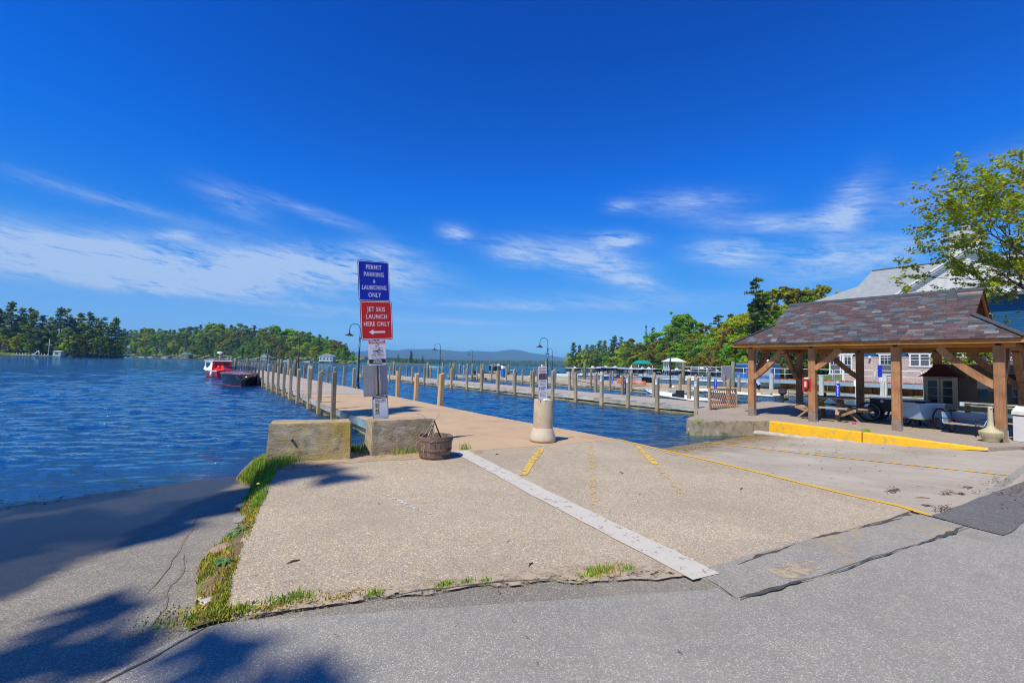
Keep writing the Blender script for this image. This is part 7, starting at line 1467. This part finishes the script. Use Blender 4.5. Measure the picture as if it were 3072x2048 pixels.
# --- right wooded bank
RB_ = [(1700, 330), (1760, 312), (1820, 290), (1880, 250), (1960, 200), (2040, 160), (2120, 132), (2200, 112), (2300, 98), (2460, 88), (2700, 84)]
bank_terrain('wooded_bank', RB_, 90, 1.2, hill=.3, n=70, m=16, lip=1.0)
RT = [(1722, 1027, 332, 'pine', 2, F_pine_d, 1.3), (1738, 1034, 340, 'pine', 0, F_pine_d, 1.1), (1752, 1050, 322, 'broad', 0, F_spring, 1.2), (1762, 1033, 330, 'pine', 4, F_pine, 1.4), (1780, 1035, 328, 'broad', 2, F_pine, 1.2), (1800, 1020, 322, 'pine', 2, F_pine, 1.3), (1815, 1022, 318, 'pine', 4, F_pine, 1.3), (1845, 1006, 300, 'pine', 2, F_pine_d, 1.3), (1866, 1010, 300, 'pine', 3, F_pine_d, 1.2), (1838, 1030, 292, 'pine', 4, F_pine, 1.6), (1862, 1040, 282, 'pine', 4, F_pine_d, 1.6),
      (1880, 1024, 278, 'broad', 2, F_green, 1.1), (1895, 1018, 290, 'broad', 0, F_olive, 1.2), (1902, 1030, 262, 'broad', 1, F_green, 1.2), (1920, 1035, 246, 'broad', 2, F_olive, 1.3), (1938, 975, 256, 'pine', 3, F_pine_d, .35), (1958, 981, 262, 'pine', 3, F_pine_d, .8), (1948, 1008, 255, 'broad', 3, F_green, 1.2), (1965, 1002, 250, 'broad', 3, F_green, 1.3), (1975, 1015, 215, 'broad', 1, F_russet, 1.1), (1990, 1018, 205, 'broad', 2, F_green, 1.0), (1952, 1040, 212, 'broad', 2, F_olive, 1.2),
      (2045, 948, 196, 'broad', 4, F_green, 1.45), (2020, 990, 190, 'broad', 2, F_green, 1.2), (2078, 1000, 180, 'broad', 2, F_spring, 1.2), (2060, 1020, 172, 'broad', 0, F_green, 1.2), (2030, 1040, 172, 'broad', 1, F_green, 1.1), (2005, 1045, 180, 'broad', 0, F_russet, 1.0), (2112, 980, 190, 'broad', 3, F_olive, 1.4), (2152, 944, 182, 'pine', 3, F_pine_d, 1.5), (2145, 985, 175, 'broad', 0, F_spring, 1.3), (2098, 1012, 160, 'broad', 0, F_green, 1.2),
      (2130, 1000, 150, 'broad', 1, F_green, 1.2), (2200, 942, 160, 'pine', 3, F_pine_d, 1.6), (2190, 965, 150, 'broad', 2, F_spring, 1.3), (2222, 950, 150, 'broad', 0, F_spring, 1.3), (2240, 962, 140, 'broad', 2, F_green, 1.3), (2215, 990, 132, 'pine', 4, F_pine, 1.7), (2160, 1010, 140, 'broad', 0, F_spring, 1.2), (2180, 1030, 126, 'broad', 1, F_green, 1.3), (2130, 1040, 136, 'broad', 1, F_russet, 1.3), (2205, 1050, 120, 'broad', 0, F_spring, 1.2), (2160, 1060, 126, 'broad', 1, F_russet, 1.3), (2235, 1040, 118, 'broad', 2, F_green, 1.3),
      (2330, 878, 118, 'broad', 3, F_spring, 1.35), (2358, 872, 118, 'broad', 3, F_olive, 1.3), (2395, 880, 116, 'broad', 3, F_olive, 1.25), (2300, 905, 112, 'broad', 0, F_spring, 1.2), (2455, 868, 112, 'broad', 3, F_olive, 1.0), (2430, 895, 108, 'broad', 0, F_green, 1.2), (2345, 930, 104, 'broad', 2, F_green, 1.3), (2290, 960, 106, 'broad', 2, F_green, 1.3), (2320, 1000, 100, 'broad', 0, F_spring, 1.2), (2380, 950, 98, 'broad', 4, F_pine, 1.2), (2360, 1020, 94, 'pine', 4, F_pine_d, 1.8), (2310, 1040, 98, 'broad', 1, F_green, 1.4), (2400, 1010, 94, 'pine', 4, F_pine, 1.6), (2270, 1030, 104, 'broad', 1, F_spring, 1.3), (2430, 960, 96, 'broad', 2, F_green, 1.3), (2500, 960, 96, 'broad', 0, F_green, 1.3), (2340, 1062, 92, 'broad', 1, F_pine, 1.4)]
for i, (px, yt, d, kd, k, F, w) in enumerate(RT):
    z0 = .6 + max(0, d - shore_d(px, RB_)) * .015
    cn = {F_pine: 'pine green', F_pine_d: 'dark', F_green: 'leaf green', F_spring: 'yellow-green', F_olive: 'olive', F_russet: 'russet'}[F]; side = 'at the far tip of the right bank' if px < 1830 else 'on the right bank behind the moored boats' if px < 2000 else 'near the gazebo on the right bank' if px < 2180 else 'behind the left end of the pavilion'
    lab = {1938: 'thin bare topped trunk standing above the right bank trees', 1958: 'small wind-shaped pine left of the big round tree', 2045: 'big round leaf green tree above the white gazebo', 2152: 'dark pine top just right of the big round tree', 1722: 'dark pine at the outermost tip of the right bank'}.get(px, f'{cn} {"pine" if kd == "pine" else "tree"} {side}')
    tree(kd, k, far(deg_of(px), d, z0), top_h(px, yt, d, z0), F, lab, None if lab.startswith(('thin', 'small', 'big', 'dark pine top', 'dark pine at')) else lab + 's', w * (.92 if kd == 'broad' else .85))
for i in range(92):
    px = 1708 + 8.8 * i + TR.uniform(-7, 7); d = shore_d(px, RB_) + TR.uniform(8, 34); frac = TR.uniform(.35, .78) * (1 if px > 1760 else 1.15)
    RP = [(1700, 1030), (1760, 1033), (1830, 1015), (1880, 1015), (1930, 1010), (2000, 985), (2045, 950), (2100, 975), (2160, 955), (2220, 945), (2300, 890), (2450, 870), (2700, 880)]; hz = 1095.5 + .026 * (px - 1536); yt = hz - (hz - shore_d(px, RP)) * frac
    F, cn = TR.choice([(F_green, 'leaf green'), (F_spring, 'yellow-green'), (F_spring, 'yellow-green'), (F_green, 'leaf green'), (F_pine, 'pine green'), (F_olive, 'olive'), (F_russet, 'russet')])
    if px < 1880: F, cn = TR.choice([(F_pine, 'pine green'), (F_green, 'leaf green'), (F_pine, 'pine green'), (F_spring, 'yellow-green')])
    tree('broad', TR.choice([0, 1, 2, 4]), far(deg_of(px), d, .6), max(4, top_h(px, yt, d, .6)), F, f'{cn} tree in the lower layer of the right bank woods', f'{cn} trees in the lower layer of the right bank', TR.uniform(1.0, 1.35))
for i in range(70):
    px = 1708 + i * 10.5 + TR.uniform(-6, 6); d = shore_d(px, RB_) + TR.uniform(4, 16); F = TR.choice([F_green, F_spring, F_olive, F_pine_d, F_green])
    tree('broad', TR.choice([0, 1]), far(deg_of(px), d, .2), TR.uniform(3.5, 6), F, 'low leafy bush along the water of the right bank', 'bushes along the right bank', 1.5, 'bush', 'shore_bush')
# the big leaning pine left of the pavilion roof
bpn = tree('pine', 3, far(deg_of(2268), 92, 1.0), top_h(2262, 828, 92, 1.0), F_pine_d, 'big leaning white pine rising left of the pavilion roof', None, .92); bpn.rotation_euler[1] = R_(2)
tree('pine', 1, far(deg_of(2276), 93, 1.0), top_h(2276, 905, 93, 1.0), F_pine_d, 'lower dense pine beside the big leaning pine', None, .95)
# --- trees outside the view on the left that shade the old ramp
for i, (x, y, h, k) in enumerate([(-13.0, 3.9, 21, 1), (-11.7, .8, 16, 3), (-11.1, -0.35, 16.2, 3), (-8.4, 11.0, 20.5, 1), (-15, 5.6, 20, 0), (-13.6, 2.3, 16.5, 3), (-12.6, -1.5, 16, 1)]):
    tree('pine', k, (x, y, 0), h, F_pine_d, 'pine on the lawn left of the old boat ramp', 'pines left of the old boat ramp', .62)
sheet('lawn', [(-30, 1.5), (-8.5, 1.6), (-7.0, 3.2), (-6.6, 6.2), (-8.0, 12), (-14, 16), (-30, 18)], .05, simple('lawn_grass', (.08, .12, .025), .95, .3, 4, .6, 60, src='World'), .1, .5, thick=.9)
# ------------------------------------------------------------------ far shores and mountains
def far_wood(name, label, px0, px1, d0, d1, h, n, seed, mat, hill=0):
    r = np.random.RandomState(seed); Vv = []
    for i in range(n):
        u = r.rand(); px = px0 + (px1 - px0) * u; d = d0 + (d1 - d0) * u + r.rand() * 130; p = far(deg_of(px), d); hh = h * r.uniform(.6, 1.15); w = hh * r.uniform(.18, .34); bz = -.4 + hill * max(0, math.sin(PI * u)) * r.rand()
        for a in (0, PI / 3, 2 * PI / 3):
            c, s_ = math.cos(a) * w, math.sin(a) * w; Vv += [(p.x - c, p.y - s_, bz), (p.x + c, p.y + s_, bz), (p.x + c * .5, p.y + s_ * .5, bz + hh * .75), (p.x - c * .25, p.y - s_ * .25, bz + hh)]
    me = quads_mesh(name, np.array(Vv)); me.materials.append(mat); return setp(obj(name, me, kind='stuff'), label)
M_farw = simple('far_woods', (.10, .15, .06), .9, .35, .02, 0, src='World')
far_wood('far_woods', 'line of woods on the low far shore left of the lone island', 1060, 1360, 1500, 1900, 17, 1500, 1, M_farw)
far_wood('far_woods', 'low wooded shore at the foot of the mountains', 1340, 2250, 2300, 2100, 19, 3800, 2, M_farw, 14)
far_wood('far_woods', 'thin wooded shore beyond the left islands', -300, 1060, 2600, 1900, 17, 1500, 3, M_farw)
M_mt = simple('mountain_forest', (.035, .06, .05), .95, .3, .0012, 0, src='World')
ridge = [(-500, 1062), (300, 1066), (700, 1066), (980, 1062), (1040, 1058), (1070, 1055), (1110, 1050), (1140, 1044), (1160, 1046.5), (1190, 1050.5), (1219, 1045), (1240, 1046), (1303, 1045), (1340, 1049), (1380, 1053), (1431, 1051.5), (1482, 1054), (1510, 1050), (1533, 1046.5), (1563, 1049), (1596, 1058), (1635, 1062), (1673, 1070), (1704, 1074), (1800, 1085), (1900, 1092), (2100, 1098), (2600, 1108), (3300, 1120)]
v = []; f = []; NP_, NQ = 240, 26; DM = 7000
for i in range(NP_ + 1):
    px = -500 + 3800 * i / NP_
    for (a, ya), (b, yb) in zip(ridge, ridge[1:]):
        if a <= px <= b: yr = ya + (yb - ya) * (px - a) / (b - a)
    hz = 1095.5 + .026 * (px - 1536); Hh_ = max(20, top_h(px, min(yr, hz - 4), DM, 0))
    for j in range(NQ + 1):
        t = j / NQ; d = 4300 + (DM + 2600 - 4300) * t; tt = (d - 4300) / (DM - 4300); p = far(deg_of(px), d); sp_ = mnoise.noise(Vector((px * .012, t * 5, 0))) * .22 + mnoise.noise(Vector((px * .04, t * 9, 3))) * .08
        hgt = Hh_ * (max(0, tt) ** 1.35 * (1 + sp_ * (1 - tt) * 3)) if tt <= 1 else Hh_ * max(-.1, 1 - (tt - 1) * 1.2)
        v.append((p.x, p.y, -1.5 + hgt))
for i in range(NP_):
    for j in range(NQ): f.append((i * (NQ + 1) + j, i * (NQ + 1) + j + 1, (i + 1) * (NQ + 1) + j + 1, (i + 1) * (NQ + 1) + j))
me = bpy.data.meshes.new('mountains'); me.from_pydata(v, [], f); me.polygons.foreach_set('use_smooth', [True] * len(f)); me.materials.append(M_mt)
bm = bmesh.new(); bm.from_mesh(me); bmesh.ops.recalc_face_normals(bm, faces=bm.faces[:]); bm.to_mesh(me); bm.free(); obj('mountains', me, kind='structure')
# air
t = NT('haze_air'); pvn = t.n('ShaderNodeVolumePrincipled', {'Color': (.26, .62, 1.0, 1), 'Density': .00012, 'Anisotropy': -.22}); t.t.links.new(pvn.outputs[0], t.out.inputs[1])
MB().box((0, 0, 0), (24000, 24000, 312)).build('haze', [t.m], kind='stuff', loc=(5000, 5000, 152))
# ------------------------------------------------------------------ maple behind the pavilion
F_maple = foliage('maple_leaves', (.34, .45, .03), .0, .0, .45, (.7, 1.3)); F_maple_b = foliage('maple_leaves_bronze', (.36, .29, .05), .0, .0, .45, (.7, 1.3))
M_mbark = simple('maple_bark', (.085, .065, .055), .9, .35, 7, .5, 30)
def maple(loc, label, scale=1.0, seed=5, name='maple_tree', aim=Vector((-.55, .12, 1.0))):
    r = random.Random(seed); o = thing(name, label, 'tree', loc); T = MB(); tips = []
    def grow(p, d, L, rad, depth):
        n = 4; pts = [p]; dd = d.normalized(); pos = p.copy(); rads = [rad]
        for i in range(n):
            dd = (dd + Vector((r.gauss(0, .10), r.gauss(0, .10), r.gauss(.03, .06)))).normalized(); pos = pos + dd * (L / n); pts.append(pos.copy()); rads.append(rad * (1 - .42 * (i + 1) / n))
            if depth <= 1: tips.append((pos.copy(), depth))
        T.tube(pts, rads, 8 if depth > 3 else 5 if depth > 1 else 3, cap=depth > 3)
        if depth == 0: return
        k = {5: 4, 4: 4, 3: 4, 2: 3, 1: 3}[depth]
        for i in range(k):
            a = 2 * PI * (i + r.random() * .8) / k; q = dd.orthogonal().normalized(); q = Matrix.Rotation(a, 3, dd) @ q; spread = r.uniform(.45, .85) if depth < 5 else r.uniform(.35, .6)
            nd = (dd + q * spread + Vector((0, 0, .10 if depth > 2 else .02))).normalized(); st = pts[-1] if i == 0 or r.random() < .5 else pts[r.choice([2, 3])]
            grow(st, nd, L * r.uniform(.64, .86), rads[-1] * r.uniform(.62, .8), depth - 1)
    grow(Vector((0, 0, -.2)), Vector((-.02, 0, 1)), 2.6 * scale, .17 * scale, 5)
    T.build('trunk', M_mbark, o, fix=False)
    rr = np.random.RandomState(seed); cl = np.array([[t.x, t.y, t.z, .15 * scale if dp == 0 else .10 * scale] for t, dp in tips]); 
    keep = rr.rand(len(cl)) < .55; cl = cl[keep]; n = min(36000, len(cl) * 12)
    V_ = leafquads(n, [tuple(c) for c in cl], 1.0, .048 * scale ** .5, rr, .7, .9, .9); half = (n * 2 // 3) * 4
    for nm, part, m_ in (('crown', V_[:half], F_maple), ('young_leaves', V_[half:], F_maple_b)):
        me = quads_mesh(nm, part); me.materials.append(m_); obj(nm, me, None, o, kind='stuff' if nm == 'young_leaves' else None)
    return o, tips
mp, tips_ = maple((25.3, .45, .1), 'young maple with sparse yellow-green leaves and dark limbs rising behind the pavilion', 1.44, 8)
mp2, _ = maple((28.2, .1, .1), 'second maple behind the notice board at the right edge', 1.0, 21)
# low branch hanging under the eaves in front of the building windows
lb_, _ = maple((27.0, 4.9, .1), 'small leafy sapling seen under the roof in front of the building windows', .42, 33, 'sapling')
# ------------------------------------------------------------------ weeds and grass
M_grass = simple('grass_blade', (.22, .38, .03), .6, .35, 3, 0, src='World', dirt=(.36, .36, .05), dirts=5); M_weed = simple('yellow_moss', (.42, .37, .04), .9, .3, 6, 0, src='World', dirt=(.38, .19, .06), dirts=5)
gr = np.random.RandomState(9)
def blades(name, pts, hmin, hmax, w, mat, label, lean=.35):
    n = len(pts); P_n = np.array(pts); a = gr.rand(n) * 6.283; h = hmin + (hmax - hmin) * gr.rand(n) ** 1.5; la = gr.rand(n) * 6.283; le = lean * gr.rand(n)
    dx, dy = np.cos(a) * w, np.sin(a) * w; tx, ty = np.cos(la) * le * h, np.sin(la) * le * h
    V_ = np.stack([P_n + np.stack([-dx, -dy, dx * 0], -1), P_n + np.stack([dx, dy, dx * 0], -1), P_n + np.stack([dx * .6 + tx * .4, dy * .6 + ty * .4, h * .6], -1), P_n + np.stack([tx, ty, h], -1)], 1).reshape(-1, 3)
    me = quads_mesh(name, V_); me.materials.append(mat); return setp(obj(name, me, kind='stuff'), label)
def bank_pt(y, t):
    x, z = bank_z(t, y); return (x, y, z + .0)
def bpts(n, dens, tmin=0.0, tmax=1.0):
    out = []
    while len(out) < n:
        y = 3.3 + 5.2 * gr.rand(); t = tmin + (tmax - tmin) * gr.rand()
        if gr.rand() < dens(y, t): out.append(bank_pt(y, t))
    return out
clump = lambda y, t, s=0: max(0, min(1, .5 + 1.6 * mnoise.noise(Vector((y * 1.9 + s, t * 2.0, s)))))
blades('grass', bpts(8000, lambda y, t: clump(y, t) ** 1.6 * (1 if y > 5.6 else .14)), .02, .07, .0035, M_grass, 'grass growing on the bank along the left edge of the slab')
blades('grass', [p for p in bpts(4200, lambda y, t: clump(y, t, 3) if y > 7.0 else 0)], .04, .13, .004, M_grass, 'long grass on the bank below the left concrete block')
blades('moss', bpts(8000, lambda y, t: clump(y, t, 7) ** 1.5 * (1 if y < 6.2 else .2)), .008, .035, .006, M_weed, 'yellow moss and low weeds along the left edge of the slab', .8)
def tuft(cx, cy, n, r0, r1, z=.03): return [(cx + gr.normal() * r0, cy + gr.normal() * r1, z if z != .03 else .014) for _ in range(int(n * .6))]
T_ = []
for (cx, cy, n, a, b) in [(.36, 3.40, 260, .07, .03), (.68, 3.36, 420, .07, .03), (1.16, 3.12, 160, .035, .018), (1.61, 2.97, 160, .035, .018), (1.78, 2.93, 90, .03, .015), (2.72, 2.52, 500, .09, .035), (2.95, 2.42, 140, .05, .02), (.12, 3.42, 200, .08, .04), (1.9, 2.86, 60, .03, .015)]: T_ += tuft(cx, cy, n, a, b)
blades('weeds', T_, .01, .045, .004, M_grass, 'small weed tufts along the front edge of the slab', .7)
T_ = []
for (cx, cy, n, a, b) in [(.3, 3.38, 700, .12, .04), (.6, 3.30, 500, .14, .03), (1.0, 3.2, 260, .12, .03), (2.75, 2.5, 500, .13, .04), (.05, 3.5, 400, .1, .08)]: T_ += tuft(cx, cy, n, a, b)
blades('moss', T_, .006, .02, .006, M_weed, 'russet moss along the front edge of the slab', .8)
T_ = tuft(2.55, 8.25, 1800, .18, .10, .0) + tuft(2.7, 7.95, 300, .08, .1, .02) + tuft(1.4, 7.75, 500, .12, .06, .02) + tuft(3.3, 7.55, 260, .22, .02, .02) + tuft(3.75, 7.5, 200, .05, .03, .02) + tuft(4.35, 7.42, 130, .06, .03, .02) + tuft(1.25, 7.6, 500, .08, .1, .0)
blades('grass', T_, .03, .15, .004, M_grass, 'grass tufts between and in front of the two concrete blocks')
T_ = []
for i in range(60): t = gr.rand(); T_ += tuft(14.78 + .35 * t, 3.2 + 3.5 * t, 12, .03, .1, zr_right(3.2 + 3.5 * t) + .0)
T_ += tuft(15.1, 4.35, 300, .1, .03, .06) + tuft(15.4, 4.5, 160, .14, .04, .06) + tuft(16.3, 1.38, 700, .35, .05, .02) + tuft(17.3, .95, 500, .35, .06, .02) + tuft(13.0, 8.0, 400, .12, .08, .05)
blades('weeds', T_, .015, .07, .005, M_grass, 'weeds rooted along the yellow kerb')
M_dand = simple('dandelion_yellow', (.80, .62, .02), .6); M_broadleaf = simple('dock_leaf_green', (.07, .17, .03), .5, .2, 9)
for i, (y, t) in enumerate([(7.6, .6), (7.7, .5), (7.4, .75), (6.3, .4)]):
    p = bank_pt(y, t); dd_ = thing('dandelion', 'yellow dandelion in the grass on the bank left of the slab', 'flower', (p[0], p[1], p[2]), group='dandelions on the grassy bank'); MB().tube([(0, 0, 0), (.005, 0, .12)], .003, 4).build('stem', M_broadleaf, dd_); MB().lathe([(.0, .115), (.02, .12), (.022, .13), (0, .14)], 10).build('flower_head', M_dand, dd_)
for i, (y, t) in enumerate([(4.95, .35), (4.85, .5), (4.2, .4), (5.7, .45)]):
    p = bank_pt(y, t); W_ = thing('dock_weed', ['large broad leaved weed in the middle of the mossy strip', 'broad leaved weed close to the largest one on the mossy strip', 'broad leaved weed low on the mossy strip', 'broad leaved weed high on the mossy strip'][i], 'weed', (p[0], p[1], p[2] + .005))
    for k in range(11):
        a = 2 * PI * k / 11 + gr.rand(); L = .05 + .05 * gr.rand(); c, s_ = math.cos(a), math.sin(a); MB().add([(0, 0, .005), (c * L * .5 - s_ * .018, s_ * L * .5 + c * .018, .03), (c * L, s_ * L, .015), (c * L * .5 + s_ * .018, s_ * L * .5 - c * .018, .03)], [(0, 1, 2, 3)]).build('leaf', M_broadleaf, W_)
def stone(x, y, z, s, m, label, sq=.5, rz=0):
    bm = bmesh.new(); bmesh.ops.create_icosphere(bm, subdivisions=2, radius=1)
    for v in bm.verts: v.co *= 1 + .35 * mnoise.noise(v.co * 1.3 + Vector((x * 9, y * 9, 0)))
    for v in bm.verts: v.co = Vector((v.co.x * s, v.co.y * s * .8, v.co.z * s * sq))
    me = bpy.data.meshes.new('stone'); bm.to_mesh(me); bm.free(); me.materials.append(m); setp(obj('stone', me, None, loc=(x, y, z), rot=(0, 0, rz)), label, 'stone')
st1 = simple('pinkish_stone', (.36, .235, .17), .85, .2, 8, .4, 30); st2 = simple('grey_stone', (.27, .26, .25), .85, .2, 8, .4, 30); st3 = simple('white_stone', (.48, .45, .40), .85, .2, 8, .4, 30)
for (y, t, s, m_, lab) in [(4.62, .55, .10, st1, 'flat pinkish stone set in the mossy strip left of the slab'), (5.55, .75, .11, st2, 'flat grey stone in the upper part of the mossy strip'), (3.62, .6, .055, st3, 'pale lump of stone at the lower corner of the mossy strip'), (3.72, .85, .04, st3, 'small pale stone left of the lower pale lump'), (6.4, .9, .1, st2, 'grey stone where the grassy bank meets the old ramp')]:
    p = bank_pt(y, t); stone(p[0], p[1], p[2] + .0, s, m_, lab, .3)
# leaf litter and twigs
M_lit = simple('brown_litter', (.13, .065, .03), .9, .5, 30, 0, src='World'); lr = random.Random(8)
def litter(name, label, spots):
    mb = MB()
    for (cx, cy, n, sx_, sy_, zf) in spots:
        for _ in range(n):
            x, y = cx + lr.gauss(0, sx_), cy + lr.gauss(0, sy_); z = (zf(x, y) if callable(zf) else zf) + .004; a = lr.random() * 6.28; L = lr.uniform(.008, .032) * LS; w = lr.uniform(.002, .008) * LS; c, s_ = math.cos(a), math.sin(a)
            mb.add([(x - c * L - s_ * w, y - s_ * L + c * w, z), (x - c * L + s_ * w, y - s_ * L - c * w, z), (x + c * L + s_ * w, y + s_ * L - c * w, z + lr.uniform(0, .012)), (x + c * L - s_ * w, y + s_ * L + c * w, z + lr.uniform(0, .012))], [(0, 1, 2, 3)])
    return mb.build(name, M_lit, None, label, 'stuff', fix=False)
zr = lambda x, y: zr_right(y) + .006; LS = 1.0
litter('leaf_litter', 'brown leaf and twig litter scattered over the launching ramp', [(8.37, 2.11, 60, .10, .03, zr), (8.7, 1.62, 40, .12, .03, zr), (9.4, 1.5, 26, .06, .03, zr), (8.8, 1.48, 30, .05, .03, zr), (7.64, 1.6, 26, .03, .02, zr), (7.5, 1.42, 50, .10, .03, .026), (12.0, 4.2, 50, .5, .25, zr), (13.2, 5.2, 60, .5, .3, zr), (10.2, 1.3, 60, .5, .1, .014), (9.5, 1.05, 60, .5, .08, .014), (11.0, 6.55, 160, 1.6, .12, zr), (10, 3, 60, 1.5, 1.0, zr), (13.6, 3.2, 40, .6, .6, zr)])
LS = .6
litter('leaf_litter', 'tiny dark twigs and specks scattered over the pebbled slab', [(4, 4.5, 34, 2.0, 1.4, .0115), (2, 4.5, 14, .8, 1.2, .0115), (3, 1.2, 8, 3, .6, .006), (-1, 4.6, 30, .9, 1.0, lambda x, y: zr_left(x, y) + .02)])
for i, (x, y, L, a) in enumerate([(6.21, 3.19, .07, .3), (5.52, 4.67, .06, 1.2), (4.63, 6.74, .05, .4), (.8, 3.95, .05, .2), (7.9, 1.7, .10, -.6), (2.35, 2.9, .04, .5)]):
    tg = thing('twig', ['dark bark scrap on the slab near the yellow line', 'dark twig in the middle of the slab beyond the stripe', 'short twig near the bollard on the slab', 'thin twig near the lower left corner of the slab', 'long thin stick at the right end of the yellow line', 'dark crumb near the sand strip'][i], 'twig', (x, y, .012), a); MB().tube([(-L, 0, .004), (0, .01, .008), (L, 0, .004)], [.003, .008, .004], 5).build('stick', M_lit, tg)
LS = 1.0
# floating weed line where the left ramp meets the water
litter('leaf_litter', 'dark wrack washed up along the waterline of the old ramp', [(-2.5, 8.75, 260, 1.4, .08, -.388), (-4.2, 8.9, 200, 1.4, .1, -.388), (-1.0, 8.5, 120, .7, .1, -.388), (-2.5, 8.1, 120, 1.5, .3, -.385)])
